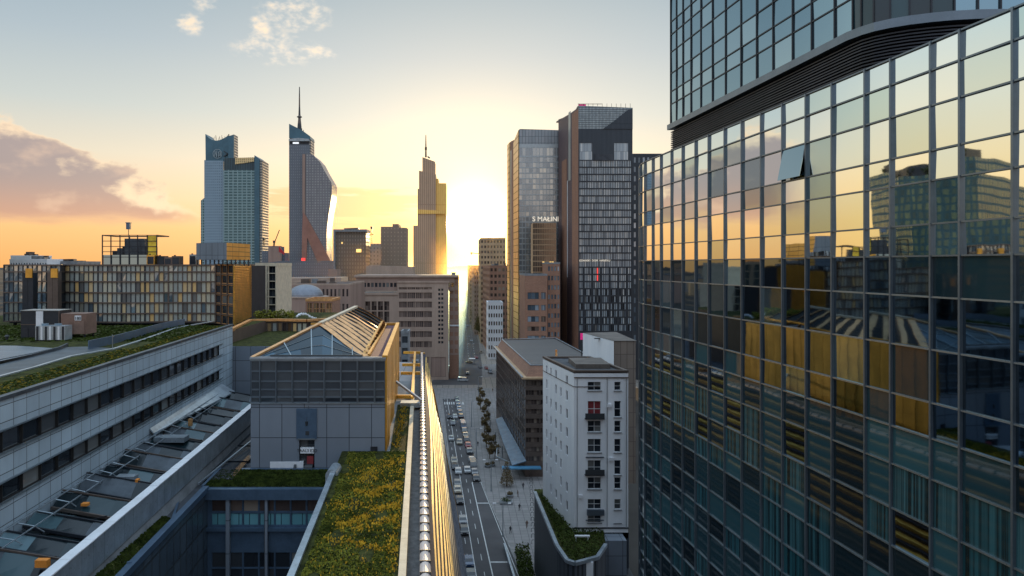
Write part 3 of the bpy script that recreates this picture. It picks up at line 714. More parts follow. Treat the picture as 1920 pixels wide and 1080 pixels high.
# ------------------------------------------------------------------ the glazed trench between the blocks
atr = thing('atrium_roof', 'long sunken glass atrium roof with dark folded trusses beside the pale panelled block', 'glass roof', (U(-25, 60), 60, HC - 19))
mb = MB(); mb.ubox(-28.5, -21.8, 24, 104, HC - 24, HC - 20.6); mb.build('floor', M['dark_clad'], atr)
gl_a = glass('atrium_glass', (.02, .05, .06), (.16, .26, .30), rough=.16, spec=.35, wob=.03, wscale=.6, coat=.0, stops=[(0, (.006, .010, .013)), (.45, (.012, .022, .027)), (.7, (.03, .06, .07)), (.9, (.08, .14, .16)), (1, (.16, .24, .27))])
rs = random.Random(11)
Yc = 30.
k = 0
while Yc < 98:
    L = 3.4 + rs.random() * 1.2; h1 = rs.uniform(.5, 1.0)
    for q in range(3):   # three panes across, folded up to a low ridge
        u0, u1 = -28.3 + q * 2.15, -28.3 + (q + 1) * 2.15
        z0 = HC - 18.7 - q * .35; z1 = HC - 18.7 - (q + 1) * .35
        mb = MB(); mb.face([(U(u0, Yc), Yc, z0), (U(u1, Yc), Yc, z1), (U(u1, Yc + L * .45), Yc + L * .45, z1 + h1), (U(u0, Yc + L * .4), Yc + L * .4, z0 + h1)])
        mb.face([(U(u0, Yc + L * .4), Yc + L * .4, z0 + h1), (U(u1, Yc + L * .45), Yc + L * .45, z1 + h1), (U(u1, Yc + L), Yc + L, z1 - .2), (U(u0, Yc + L), Yc + L, z0 - .2)])
        mb.build('glass_pane', gl_a if rs.random() < .8 else M['metal_dark'], atr)
    mb = MB(); mb.bar((U(-28.3, Yc), Yc, HC - 18.6), (U(-21.9, Yc), Yc, HC - 19.7), .16, .22)
    mb.bar((U(-28.3, Yc + L * .42), Yc + L * .42, HC - 18.6 + h1), (U(-21.9, Yc + L * .45), Yc + L * .45, HC - 19.7 + h1), .09, .12)
    if k % 2: mb.bar((U(-26.5, Yc), Yc, HC - 18.9), (U(-24, Yc + L), Yc + L, HC - 19.2), .05, .05)
    mb.build('truss', M['mull_dark'] if k % 3 else M['frame_brown'], atr)
    Yc += L; k += 1
for k in range(26):      # bright bent tubes along the wall side
    y = 32 + k * 2.4
    mb = MB(); pts = [Vector((U(-28.4, y), y, HC - 18.1)), Vector((U(-27.6, y + .4), y + .4, HC - 17.7)), Vector((U(-26.9, y + 1.2), y + 1.2, HC - 18.2)), Vector((U(-26.6, y + 1.9), y + 1.9, HC - 18.9))]
    mb.path(pts, .045, 5); mb.build('bent_tube', M['metal_par'], atr)
for uu, zz in ((-28.35, HC - 18.0), (-27.6, HC - 17.65), (-26.8, HC - 18.15)):
    mb = MB(); mb.bar((U(uu, 30), 30, zz), (U(uu, 96), 96, zz), .07, .07); mb.build('handrail', M['metal_par'], atr)
for (px, py, w, h, mt, nm) in ((80, 1050, .75, .05, 'orange', 'barrier_panel'), (160, 938, .5, -.2, 'orange', 'barrier_panel'), (258, 898, .25, .0, 'orange', 'beacon'), (318, 822, 3.2, .12, 'metal_par', 'pale_cover'), (357, 792, .4, .4, 'copper', 'gas_bottle'), (235, 895, 1.6, .1, 'metal_par', 'pale_cover')):
    Y = 18.2 * F / (py - VY); mb = MB(); x = X_(px, Y); mb.box(x - w / 2, x + w / 2, Y - .2, Y + .2 + (w * .3 if nm == 'pale_cover' else 0), HC - 18.6, HC - 18.2 + h); mb.build(nm, M[mt], atr)
# canopy at the far end, under the wall
mb = MB(); mb.slab([(U(-28.5, 72), 72, HC - 17.4), (U(-28.1, 72), 72, HC - 17.9), (U(-26.6, 98), 98, HC - 18.3), (U(-28.5, 98), 98, HC - 17.2)], (0, 0, .18)); mb.build('canopy', M['metal_par'], atr)
# ------------------------------------------------------------------ the big podium with its roofs
pod = thing('podium_building', 'long low office podium with planted roof terraces and bronze louvred street front', 'building', (U(-10, 80), 80, 0))
T0 = HC - 21.       # lower roof level (37)
T1 = HC - 19.       # raised planting (39)
b = MB()
# body with the court left open: left wing, back and right wing
b.ubox(-21.6, -20.1, 22, 64, 10, T0 - .01); b.ubox(-21.6, -8.0, 65.6, 148, 0, T0 - .02); b.ubox(-8.0, -.2, 22, 148, 0, T0 - .03)
b.build('wall', M['panel_blue'], pod)
mb = MB(); mb.face([(U(-21.6, 64), 64, T0), (U(-7.4, 64), 64, T0), (U(-7.4, 148), 148, T0), (U(-21.6, 148), 148, T0)]); mb.face([(U(-21.6, 22), 22, T0), (U(-20.1, 22), 22, T0), (U(-20.1, 64), 64, T0), (U(-21.6, 64), 64, T0)])
mb.build('roof', M['roof_dark'], pod)
# sheet metal parapet beside the trench
pp = MB(); y = 26.; k = 0
while y < 87:
    L = 1.55; pp.ubox(-21.85, -21.35, y + .02, y + L - .02, HC - 20.0, HC - 18.0); y += L; k += 1
pp.build('parapet', M['metal_par'], pod)
mb = MB(); y = 26.
rs = random.Random(5)
while y < 87:
    mb.ubox(-22.0, -21.28, y + .01, y + 1.54, HC - 18.0 + .0, HC - 17.93 + rs.uniform(0, .03)); y += 1.55
mb.build('coping', M['white_metal'], pod)
mb = MB(); mb.hexa([(U(-21.9, 26), 26, T0 - .5), (U(-21.1, 26), 26, T0 - .5), (U(-21.1, 87), 87, T0 - .5), (U(-21.9, 87), 87, T0 - .5), (U(-21.9, 26), 26, HC - 19.9), (U(-21.5, 26), 26, HC - 19.9), (U(-21.5, 87), 87, HC - 19.9), (U(-21.9, 87), 87, HC - 19.9)])
mb.build('parapet_base', M['slab'], pod)
# right wing roof: raised bed, coping, walkway, barrel parapet
mb = MB(); mb.ubox(-7.9, -1.3, 24, 69.8, T0 - .05, T1 - .05); mb.ubox(-3.6, -1.3, 69.8, 112, T0 - .05, T1 - .05); mb.build('planter_base', M['slab'], pod)
mb = MB(); mb.face([(U(-7.6, 24), 24, T1), (U(-1.35, 24), 24, T1), (U(-1.35, 69.7), 69.7, T1), (U(-8.0, 69.7), 69.7, T1)]); mb.face([(U(-3.1, 69.7), 69.7, T1), (U(-1.35, 69.7), 69.7, T1), (U(-1.35, 93), 93, T1), (U(-3.1, 93), 93, T1)])
mb.build('planter_soil', M['moss'], pod)
mb = MB(); y = 24.
while y < 111: mb.ubox(-1.35, -.88, y, y + 1.9, T1 - .5, T1 + .16); y += 1.92
mb.build('coping', M['cream'], pod)
mb = MB(); mb.ubox(-.86, .1, 24, 147.8, T0 - .5, T1 - .45); mb.build('walkway', M['roof_gravel'], pod)
mb = MB(); mb.ubox(.0, .62, 24, 148, T0 - 1., T1 - .1); mb.build('parapet', M['cream'], pod)
bc = MB(); y = 24.
while y < 147:
    n = 6
    A = [(U(.31, y + .05) + .36 * math.cos(math.pi * k / n), y + .05, T1 - .12 + .30 * math.sin(math.pi * k / n)) for k in range(n + 1)]
    Bp = [(p[0] - SH * 1.5, p[1] + 1.5, p[2]) for p in A]
    for k in range(n): bc.face([A[k], A[k + 1], Bp[k + 1], Bp[k]], 0, True)
    bc.face(A[::-1]); bc.face(Bp)
    bc.ubox(-.04, .66, y - .04, y + .04, T1 - .15, T1 + .21, 1)
    y += 1.62
bc.build('barrel_coping', [M['pale_pink'], M['frame_dark']], pod)
# bronze louvred street front, flaring outwards to its foot
def flare(d): return .62 + 7.7 * (d / 39.) ** .92 * (1.0 if d > 0 else 0)
d = .35; k = 0
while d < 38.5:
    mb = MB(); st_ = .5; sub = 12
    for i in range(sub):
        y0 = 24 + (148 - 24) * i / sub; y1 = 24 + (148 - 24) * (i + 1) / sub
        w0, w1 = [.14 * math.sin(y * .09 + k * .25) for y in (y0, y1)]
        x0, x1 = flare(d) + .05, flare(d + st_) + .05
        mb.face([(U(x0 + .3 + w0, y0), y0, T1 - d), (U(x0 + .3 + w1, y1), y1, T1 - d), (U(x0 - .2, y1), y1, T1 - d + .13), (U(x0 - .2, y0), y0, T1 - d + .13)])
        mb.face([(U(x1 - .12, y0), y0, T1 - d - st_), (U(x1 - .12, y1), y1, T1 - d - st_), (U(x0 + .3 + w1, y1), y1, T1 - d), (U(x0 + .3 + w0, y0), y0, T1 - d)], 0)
    mb.build('louvre', [(M['gold_fin'] if d < 12 else M['frame_brown'] if d < 20 else M['fin_grey']) if k % 2 else M['fin_dark'], M['fin_dark']], pod)  # gold, brown, grey by height: fading sunlight put in the louvre colour
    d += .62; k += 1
mb = MB(); pr = [(flare(q) - .2, T1 - q) for q in [0, 4, 8, 12, 16, 20, 24, 28, 32, 36, 39]]
for (a, za), (b2, zb) in zip(pr[:-1], pr[1:]):
    mb.face([(U(b2, 24), 24, zb), (U(b2, 148), 148, zb), (U(a, 148), 148, za), (U(a, 24), 24, za)])
e0 = [(U(a, 148), 148, za) for a, za in pr] + [(U(-.2, 148), 148, 0), (U(-.2, 148), 148, T1)]
mb.face(e0)
mb.build('street_front', M['dark_clad'], pod)
mb = MB(); pts = [Vector((U(a + .25, 148.2), 148.2, za)) for a, za in pr]
for a, b2 in zip(pts[:-1], pts[1:]): mb.bar(a, b2, .9, .5)
mb.build('end_fin', M['gold'], pod)
# parapet band of the planted strip and of the court
mb = MB(); mb.ubox(-20.4, -7.7, 63.6, 64.3, T0 - .9, T0 + .10); mb.build('coping', M['steel_blue'], pod)
mb = MB(); mb.ubox(-20.4, -7.9, 69.3, 69.75, T0, T0 + .28); mb.bar((U(-20.4, 64), 64, T0 + .2), (U(-20.4, 69.6), 69.6, T0 + .2), .25, .3); mb.build('coping', M['steel_blue'], pod)
mb = MB(); mb.ubox(-20.3, -7.9, 64.3, 69.3, T0 - .02, T0 + .14); mb.build('planter_soil', M['moss'], pod)
# the sunken court: glazed back wall, side walls
f = Facade(pod)
W_ = 12.4
cw = []; x = .5
while x < 12.: cw.append((x, x + 1.42)); x += 1.5
f.grid((U(-20.2, 64.35), 64.35), (U(-7.8, 64.35), 64.35), 12, T0 - .95, cw, [(12.4 + 1.55 * j, 12.4 + 1.55 * j + 1.47) for j in range(12)] + [(33.45, 34.6), (34.75, 35.95)], depth=.12, style=lambda i, j: (M['teal_blind'] if j == 12 else M['win_brown'] if j == 13 else M['win_dark'], M['steel_blue'], 1, 1, .05))
f.finish([M['steel_blue']], wallname='court_wall', sub=40)
mb = MB(); mb.ubox(-20.5, -7.9, 63.9, 64.3, 33.05, 33.35); mb.build('transom', M['steel_blue'], pod)
mb = MB(); mb.ubox(-18.2, -17.85, 63.8, 64.3, 12, T0 - .9); mb.ubox(-14.6, -14.3, 63.8, 64.3, 12, T0 - .9); mb.build('column', M['panel_blue'], pod)
for k in range(2):
    mb = MB(); o = k * .0
    if k == 0: mb.bar((U(-20.1, 64), 64, T0 + .05), (U(-20.1, 24), 24, T0 + .05), .55, .5)
    else: mb.bar((U(-7.95, 62.5), 62.5, T1 - .2), (U(-7.75, 24), 24, T1 - .2), .45, .9)
    mb.build('coping', M['steel_blue'] if k == 0 else M['metal_par'], pod)
mb = MB(); mb.face([(U(-20.05, 24), 24, 12), (U(-20.05, 64.3), 64.3, 12), (U(-20.05, 64.3), 64.3, T0), (U(-20.05, 24), 24, T0)]); mb.face([(U(-8.05, 64.3), 64.3, 12), (U(-8.05, 24), 24, 12), (U(-8.05, 24), 24, T1), (U(-8.05, 64.3), 64.3, T1)])
mb.build('court_side_wall', panelmat('court_side_cladding', (.05, .07, .09), (.09, .12, .15), (.015, .02, .025), 1.5, 2.4, .08, rough=.25), pod)
mb = MB(); mb.ubox(-20, -8, 24, 64.3, 11.8, 12); mb.build('court_floor', M['slab'], pod)
# rounded pier at the corner of the court
mb = MB(); A = []
for k in range(9):
    a = math.pi * k / 8; A.append((.55 * math.cos(a), T1 + .0 + .55 * math.sin(a)))
prof = [(U(-8.0, 62) + x, 61.6, z) for x, z in A] + [(U(-8.0, 62) - .55, 61.6, T0 - 4), (U(-8.0, 62) + .55, 61.6, T0 - 4)]
mb.slab(prof[::-1], (0, 2.2, 0)); mb.build('pier', M['metal_par'], pod)
# small low parapets on the left wing and its turf
mb = MB(); mb.bar((U(-21.2, 47.5), 47.5, T0 + .25), (U(-20.1, 47.5), 47.5, T0 + .25), .2, .2); mb.bar((U(-21.3, 60), 60, T0 + .1), (U(-20.1, 55), 55, T0 + .1), .2, .2); mb.build('kerb', M['steel_blue'], pod)
# roof lights left of the pavilion
for k in range(4):
    mb = MB(); y = 66 + k * 6.2
    mb.slab([(U(-21.0, y), y, T0 + .2), (U(-18.2, y), y, T0 + .2), (U(-18.2, y + 5.6), y + 5.6, T0 + .2), (U(-21.0, y + 5.6), y + 5.6, T0 + .2)], (0, 0, .1)); mb.build('roof_light', M['win_dark'], pod)
mb = MB(); mb.bar((U(-21.0, 64.5), 64.5, T0 + .3), (U(-18.0, 92), 92, T0 + 1.2), .15, .15); mb.build('rail', M['metal_par'], pod)
mb = MB(); mb.box(-19.6, -16.2, 69.95, 70.35, T0 + .1, T0 + .85); mb.build('roof_hatch', M['white_metal'], pod)
mb = MB(); mb.tube((-16.0, 69.9, T0 + .2), (-15.2, 69.9, T0 + .2), .42, .42, 12); mb.tube((-17.1, 69.9, T0 + .15), (-16.9, 69.9, T0 + .15), .45, .45, 12); mb.build('vent_cowl', M['frame_dark'], pod)
# frames behind the pavilion
mb = MB()
for (ua, ya_, ub, yb_) in ((-3.4, 128, .0, 128), (-3.4, 118, .0, 118), (-1.15, 96, -1.15, 146), (-3.6, 146, .0, 146), (-3.5, 97, -.9, 97)):
    mb.bar((U(ua, ya_), ya_, T1 + .3), (U(ub, yb_), yb_, T1 + .3), .4, .5)
mb.build('roof_frame', M['gold'], pod)
mb = MB(); mb.bar((U(-3.4, 96), 96, T1 + 2.6), (U(.2, 93), 93, T1 + .5), .28, .3); mb.build('brace', M['pale_pink'], pod)
mb = MB(); mb.box(-8.2, -5.6, 91.5, 93.5, T1 - .1, T1 + .5); mb.build('roof_box', M['metal_par'], pod)
mb = MB(); mb.box(U(-1.6, 133), U(-.4, 133), 133, 134.5, T0, T0 + 2.4); mb.build('roof_box', M['slab'], pod)
# planting
def bed(rs):
    y = rs.uniform(38, 69.4); u = rs.uniform(-7.25, -1.6)
    if math.sin(u * 1.7 + y * .31) * math.sin(y * .53 - u * .8) > .62: return None
    s = (y - 38) / 31.6
    if rs.random() < .45 * max(0, 1 - abs(u + 4) / 3) and .2 < s < .85: return None   # worn gravelly middle
    return (U(u, y), y, T1, 0 if rs.random() < .7 else 1)
scatter('sedum_planting', None, bed, 16000, .085, [M['grass'], M['grass_dark']], 21, .07, kind='stuff')
def gold(rs):
    # sunlit streaks on the bed, put in as golden tufts
    k = rs.randrange(13)
    lines = [(-6.6, 47.5, -1.6, 45.2), (-5.8, 49.5, -3.9, 51.6), (-4.9, 48.6, -1.7, 51.3), (-3.6, 52.8, -1.7, 54.0), (-6.8, 53.2, -4.6, 55.0), (-5.6, 57.5, -3.4, 56.0), (-3.7, 57.2, -1.6, 59.3), (-5.3, 59.5, -4.1, 62.5), (-4.9, 62.0, -1.9, 66.5), (-1.7, 40, -1.7, 69), (-1.8, 44, -1.8, 69), (-2.6, 71, -2.2, 92), (-2.4, 71, -2.0, 92)]
    a = lines[k]; s = rs.random()
    if math.sin(s * 40 + k) < -.5: return None
    sp = (.17 if k not in (4, 7, 8) else .5) * (1 + .7 * abs(math.sin(s * 7 + k)))
    u = a[0] + (a[2] - a[0]) * s + rs.gauss(0, sp); y = a[1] + (a[3] - a[1]) * s + rs.gauss(0, sp * 1.4)
    if u > -1.45 or u < -7.6: return None
    return (U(u, y), y, T1 + .05, 0)
scatter('sunlit_sedum', None, gold, 3000, .06, [M['sedum_sunlit']], 8, .11, kind='stuff')
def speck(rs):
    y = rs.uniform(41, 67); u = rs.uniform(-7., -1.5)
    return (U(u, y), y, T1 + .04, 0)
scatter('sunlit_speck', None, speck, 500, .04, [M['sedum_sunlit']], 9, .10, kind='stuff')  # sun glints over the bed, put in as golden tufts
def strip(rs):
    y = rs.uniform(64.3, 69.2); u = rs.uniform(-20.2, -8.0); return (U(u, y), y, T0 + .14, 0)
scatter('shaded_turf', None, strip, 5000, .12, [M['grass_dark']], 10, .14, kind='stuff')
def wing(rs):
    y = rs.uniform(42, 56); u = rs.uniform(-21.1, -20.35); return (U(u, y), y, T0 + .02, 0)
mb = MB(); mb.hexa([(U(-21.1, 40), 40, T0 - .05), (U(-20.4, 40), 40, T0 - .05), (U(-20.4, 56), 56, T0 - .05), (U(-21.1, 56), 56, T0 - .05), (U(-21.1, 40), 40, T0 + .9), (U(-20.4, 40), 40, T0 + .25), (U(-20.4, 56), 56, T0 + .1), (U(-21.1, 56), 56, T0 + .35)]); mb.build('turf_mound', M['moss'], pod)
scatter('mound_turf', None, lambda rs: (lambda y, s: (U(-21.1 + .7 * s, y), y, T0 + (.9 - .65 * s) * (1 - (y - 40) / 16 * .6), 0))(rs.uniform(40, 56), rs.random()), 1500, .1, [M['grass_dark']], 12, .12, kind='stuff')
# ------------------------------------------------------------------ the pavilion (slate box with glazed roof)
pv = thing('rooftop_pavilion', 'slate clad rooftop pavilion with glazed gable, copper louvre roof and flank coloured as sunlit gold', 'building', (-14.7, 70, T0))
ZT = HC - 9.6
f = Facade(pv); x0, x1 = -21.6, -7.8; Wp = x1 - x0
cs = [0, .95, 2.62, 4.28, 5.9, 7.55, 9.25, 10.95, 12.7, 13.8]
cols = [(a + .05, b_ - .05) for a, b_ in zip(cs[:-1], cs[1:])]
zr = [HC - 14.1 + .06, HC - 13.55, HC - 12.75, HC - 11.85, HC - 10.9, HC - 10.02]
zr2 = [(HC - 14.08, HC - 13.6), (HC - 13.5, HC - 12.82), (HC - 12.74, HC - 11.98), (HC - 11.9, HC - 10.95), (HC - 10.87, HC - 9.85)]
pvg = glass('pavilion_glass', (.04, .05, .06), (.08, .09, .10), rough=.12, spec=.9, wob=.01, stops=[(0, (.045, .052, .062)), (.7, (.06, .068, .078)), (1, (.09, .095, .10))])
f.grid((x0, 70), (x1, 70), HC - 14.2, ZT, cols, zr2, depth=.1, style=lambda i, j: (pvg if j else M['win_dark'], M['mull'], 1, 1, .05))
f.grid((x0, 70), (x1, 70), T0, HC - 14.2, [(4.95, 6.55)], [(T0 + .02, T0 + 3.15)], depth=.5, style=(M['win_dark'], M['frame_dark'], 2, 2, .08), mi=1)
f.plain((U(-17.5, 70) , 110), (x0, 70), T0, ZT)
yb_ = 110.; X0b, X1b = x0 - SH * 40, x1 - SH * 40
f.plain((X1b, yb_), (X0b, yb_), T0, ZT)
f.finish([M['mull'], M['panel_blue']], sub=50)
mb = MB()
mb.box(x0 + 4.7, x0 + 6.8, 69.9, 69.99, T0 + 3.2, T0 + 6.3); mb.build('door_panel', M['steel_blue'], pv)
mb = MB(); mb.box(x0 + 4.85, x0 + 6.6, 69.86, 69.97, T0 + 3.1, T0 + 3.25); mb.build('door_frame', M['mull_light'], pv)
mb = MB(); mb.box(x0 + 5.1, x0 + 6.5, 69.95, 70.2, T0 + 1.7, T0 + 2.3); mb.build('sign', M['white_metal'], pv)
textmesh('TAAL3 E2D', .42, M['frame_dark'], pv, Matrix.Translation((x0 + 5.8, 69.93, T0 + 1.85)) @ FRONT, extrude=.01)
mb = MB(); mb.box(x0 + 5.75, x0 + 6.4, 70.1, 70.3, T0 + .05, T0 + 1.35); mb.build('red_curtain', M['red_curtain'], pv)
mb = MB(); mb.tube((x0 + 5.75, 69.9, HC - 16.0), (x0 + 5.75, 69.9, HC - 16.45), .17, .1, 10); mb.bar((x0 + 5.75, 69.9, HC - 16.0), (x0 + 5.95, 69.95, HC - 14.4), .03, .03); mb.build('wall_lamp', M['frame_dark'], pv)
mb = MB(); mb.box(x0 + 5.65, x0 + 6., 69.85, 69.98, T0 + 3.6, T0 + 4.0); mb.build('camera_box', M['frame_dark'], pv)
mb = MB(); mb.box(x1 - 1.5, x1 - .8, 69.9, 69.98, T0 + 1.85, T0 + 2.4); mb.build('vent_grille', M['louvre_dark'], pv)
mb = MB()
for z in (HC - 14.15, ZT - .12): mb.box(x0 - .05, x1 + .05, 69.86, 69.97, z - .05, z + .06)
mb.build('rail', M['mull_light'], pv)
for xc in cs[1:-1]:
    mb = MB(); mb.box(x0 + xc - .04, x0 + xc + .04, 69.86, 69.97, HC - 14.1, ZT - .2); mb.build('mullion', M['mull'], pv)
# flank, its low sun glow put in as gold colour
mb = MB(); n = 22
for i in range(n):
    y0 = 70 + 40 * i / n; y1 = 70 + 40 * (i + 1) / n - .09
    a0 = .12 * math.sin(i * .9); a1 = .12 * math.sin(i * .9 + .5)
    mb.hexa([(U(-3.64, y0), y0, T0), (U(-3.42 + a0, y0), y0, T0), (U(-3.42 + a1, y1), y1, T0), (U(-3.64, y1), y1, T0), (U(-3.64, y0), y0, ZT + .15), (U(-3.42, y0), y0, ZT + .15), (U(-3.42, y1), y1, ZT + .15), (U(-3.64, y1), y1, ZT + .15)])
mb.build('sun_glow_flank', M['gold'], pv)
mb = MB(); mb.ubox(-3.9, -3.38, 69.9, 110, ZT + .1, ZT + .35); mb.ubox(-17.6, -3.9, 109.6, 110, ZT - .1, ZT + .3); mb.ubox(-5.6, -5.35, 72, 109, ZT - .1, ZT + .25); mb.build('gold_coping', M['gold'], pv)
mb = MB(); mb.face([(x0, 70.1, ZT - .25), (x1, 70.1, ZT - .25), (X1b, 110, ZT - .25), (X0b, 110, ZT - .25)]); mb.build('roof', M['roof_dark'], pv)
mb = MB(); mb.ubox(-5.3, -3.95, 71, 109, ZT - .25, ZT - .05); mb.build('gutter', mat('maroon_membrane', (.10, .035, .05), rough=.7), pv)
mb = MB(); mb.box(x0 - .08, x1 + .08, 69.88, 70.35, ZT - .02, ZT + .16); mb.build('coping', M['metal_par'], pv)
P1 = Vector((X_(600, 80), 80, Z_(607, 80))); P2 = Vector((X_(668, 100), 100, Z_(575, 100)))
A0 = Vector((x0 + .1, 70.2, ZT + .05)); B0 = Vector((X_(681, 72), 72, Z_(668, 72))); C0 = Vector((X_(717, 104), 104, Z_(602, 104)))
def rim(a, b_, w=.5): m_ = MB(); m_.bar(a, b_, w, .28); return m_
rim(A0, P1).build('verge', M['copper'], pv); rim(P1 + Vector((0, 0, .03)), P2, .55).build('verge', M['cream'], pv)
# back slope
mb = MB(); mb.face([A0, P1, P2, (X0b + 2, 109.5, ZT), (X0b, 109.5, ZT)][::-1]); mb.build('back_slope', M['roof_brown'], pv)
# glazed gable front, leaning back
G0 = Vector((x0 + 1.9, 70.7, ZT + .12)); G1 = Vector((B0.x + .1, 70.9, ZT + .12))
def gp(s, t_):    # s along the sill, t up towards the ridge corner
    base = G0.lerp(G1, s); apexline = A0.lerp(P1, min(1, s / .52)) if s < .52 else P1.lerp(B0, (s - .52) / .48)
    return base.lerp(apexline, t_)
ns, nt = 9, 3
for i in range(ns):
    for j in range(nt):
        q = [gp(i / ns, j / nt), gp((i + 1) / ns, j / nt), gp((i + 1) / ns, (j + 1) / nt), gp(i / ns, (j + 1) / nt)]
        if (q[0] - q[3]).length < .08 and (q[1] - q[2]).length < .08: continue
        mb = MB(); mb.face(q); mb.build('roof_pane', M['gable_glass'], pv)
for i in range(ns + 1):
    a, b_ = gp(i / ns, 0), gp(i / ns, 1)
    if (a - b_).length > .2 and i % 2 == 0:
        mid = (a + b_) / 2 + Vector((0, -.1, .08 * (a - b_).length))
        mb = MB(); mb.bar(a + Vector((0, -.05, .03)), b_ + Vector((0, -.03, .05)), .10, .10); mb.build('glazing_bar', M['mull_light'], pv)
for j in (1, 2):
    mb = MB()
    for i in range(ns): mb.bar(gp(i / ns, j / nt) + Vector((0, -.03, .03)), gp((i + 1) / ns, j / nt) + Vector((0, -.03, .03)), .05, .05)
    mb.build('glazing_bar', M['mull_light'], pv)
mb = MB(); mb.box(G0.x, G1.x, 70.35, 70.65, ZT - .1, ZT + .32); mb.build('sill', M['frame_dark'], pv)
# copper louvre screen: bellied slope from the ridge down to the flank
def sc(s, t_):   # s: 0 ridge .. 1 eaves ; t: 0 front .. 1 back
    p = P1.lerp(P2, t_).lerp(B0.lerp(C0, t_), s); p.z += math.sin(math.pi * s) * .12; return p
mb = MB()
for i in range(8):
    q = [sc(i / 8, 0), sc((i + 1) / 8, 0), sc((i + 1) / 8, 1), sc(i / 8, 1)]; mb.face([p - Vector((0, 0, .07)) for p in q])
mb.build('screen_back', M['rubber'], pv)
nl = 12
for k in range(nl):
    t_ = k / (nl - 1); mb = MB()
    pts = [sc(i / 8, t_) + Vector((0, 0, .05 * math.sin(k * 1.7 + i))) for i in range(9)]
    for a, b_ in zip(pts[:-1], pts[1:]): mb.bar(a, b_, .72, .04)
    mb.build('louvre', M['copper'], pv)
mb = MB(); mb.bar(sc(1, 0), sc(1, 1), .3, .3); mb.build('eaves_beam', M['gold'], pv)
nl = 12
for k in range(nl):     # shorter louvres from the eaves beam down to the gutter
    t_ = k / (nl - 1); a = sc(1, t_); y = 71.5 + 34 * t_
    b_ = Vector((U(-5.7, y), y, ZT + .05)); mb = MB(); m_ = (a + b_) / 2 + Vector((0, 0, .25))
    mb.bar(a, m_, .6, .04); mb.bar(m_, b_, .6, .04); mb.build('louvre', M['copper'], pv)
# ================================================================== MIDDLE DISTANCE, LEFT
def ffoot(x0, x1, y0, y1, s=SH): return [(x0, y0), (x1, y0), (x1 - s * (y1 - y0), y1), (x0 - s * (y1 - y0), y1)]
def bld(name, label, foot, z0, z1, mats, specs, roofm=None, ph=.8, par=None, cat='building', group=None, cap=100, clutter=None, nopar=False):
    cx = sum(p[0] for p in foot) / len(foot); cy = sum(p[1] for p in foot) / len(foot)
    r = thing(name, label, cat, (cx, cy, z0), group); f = Facade(r)
    for i in range(len(foot)):
        a, b_ = foot[i], foot[(i + 1) % len(foot)]
        sp = specs.get(i)
        if sp is None: f.plain(a, b_, z0, z1)
        elif 'cols' in sp: f.grid(a, b_, z0, z1, **sp)
        else: f.even(a, b_, z0, z1, **sp)
    f.finish(mats, cap=cap)
    if nopar:
        mb = MB(); mb.face([(p[0], p[1], z1) for p in foot]); mb.build('roof', roofm or M['roof_dark'], r)
    else: roof_with_parapet(r, foot, z1, ph, .4, roofm or M['roof_dark'], par or (mats[0] if isinstance(mats, list) else mats))
    if clutter:
        rs = random.Random(clutter)
        xs = [p[0] for p in foot]; ys = [p[1] for p in foot]
        for k in range(5):
            w, d, h = rs.uniform(1.5, 4), rs.uniform(1.5, 4), rs.uniform(1., 2.6)
            x = rs.uniform(min(xs) + 5, max(xs) - 5) if max(xs) - min(xs) > 11 else cx; y = rs.uniform(min(ys) + 4, max(ys) - 4)
            if max(ys) - min(ys) < 9: y = cy
            mb = MB(); mb.box(x - w / 2, x + w / 2, y - d / 2, y + d / 2, z1 - .02, z1 + h); mb.build('roof_plant', M[rs.choice(['slab', 'mull_light', 'metal_dark', 'frame_brown'])], r)
    return r
# lower link roof between the panelled block and the glass hall
mb = MB(); mb.face([(-120, 104.5, 45.6), (U(-21.6, 104.5), 104.5, 45.6), (U(-21.6, 168), 168, 45.6), (-120, 168, 45.6)])
lk = thing('link_building', 'low link building with turf roof under the wavy glass hall', 'building', (-60, 130, 0))
mb.build('roof', M['moss'], lk)
mb = MB(); mb.prism([(-120, 104.3), (U(-21.6, 104.3), 104.3), (U(-21.6, 168), 168), (-120, 168)], 0, 45.55); mb.build('wall', M['panel_blue'], lk)
scatter('link_turf', None, lambda rs: (rs.uniform(-100, -42), rs.uniform(105, 134), 45.6, 0), 3500, .3, [M['grass_dark']], 14, .2, kind='stuff')
# ------------------------------------------------------------------ B1: the long glass hall with a wavy grid front
b1 = thing('glass_hall', 'long low glass hall with wavy dark grid front and louvred end coloured as sunlit gold', 'building', (-70, 140, 45.6))
hall = []
for i in range(46):
    px = 8 + i * (404 - 8) / 45
    Y = 137 + 1.6 * math.sin(px * .022) - (2.5 if px < 118 else 0) + (px - 200) * -.012
    hall.append((X_(px, Y), Y))
zs = [HC + .0, HC - 1.35, HC - 3.3, HC - 5.5, HC - 7.5, HC - 9.6, HC - 11.3]
pl = []; bl2 = glass('hall_glass', (.1, .14, .16), (.4, .42, .4), rough=.06, metal=.6, wob=.03, wscale=.5, stops=[(0, (.14, .20, .26)), (.5, (.3, .38, .42)), (1, (.6, .55, .42))])
for i in range(45):
    for j in range(6):
        a, b_ = Vector((*hall[i], 0)), Vector((*hall[i + 1], 0)); u = (b_ - a).normalized(); n = u.cross(Vector((0, 0, 1)))
        z1, z0 = zs[j], zs[j + 1]
        pts = [Vector((a.x, a.y, z0)), Vector((b_.x, b_.y, z0)), Vector((b_.x, b_.y, z1)), Vector((a.x, a.y, z1))]
        pts = [p + n * random.gauss(0, .015) for p in pts]
        mt = M['blind'] if (i > 12 and j < 6 and random.random() < .9) else bl2
        pl.append((proj_area((pts[0] + pts[2]) / 2, n, 1.3, z1 - z0), pts, mt))
pl.sort(key=lambda q: -q[0]); rest = MB()
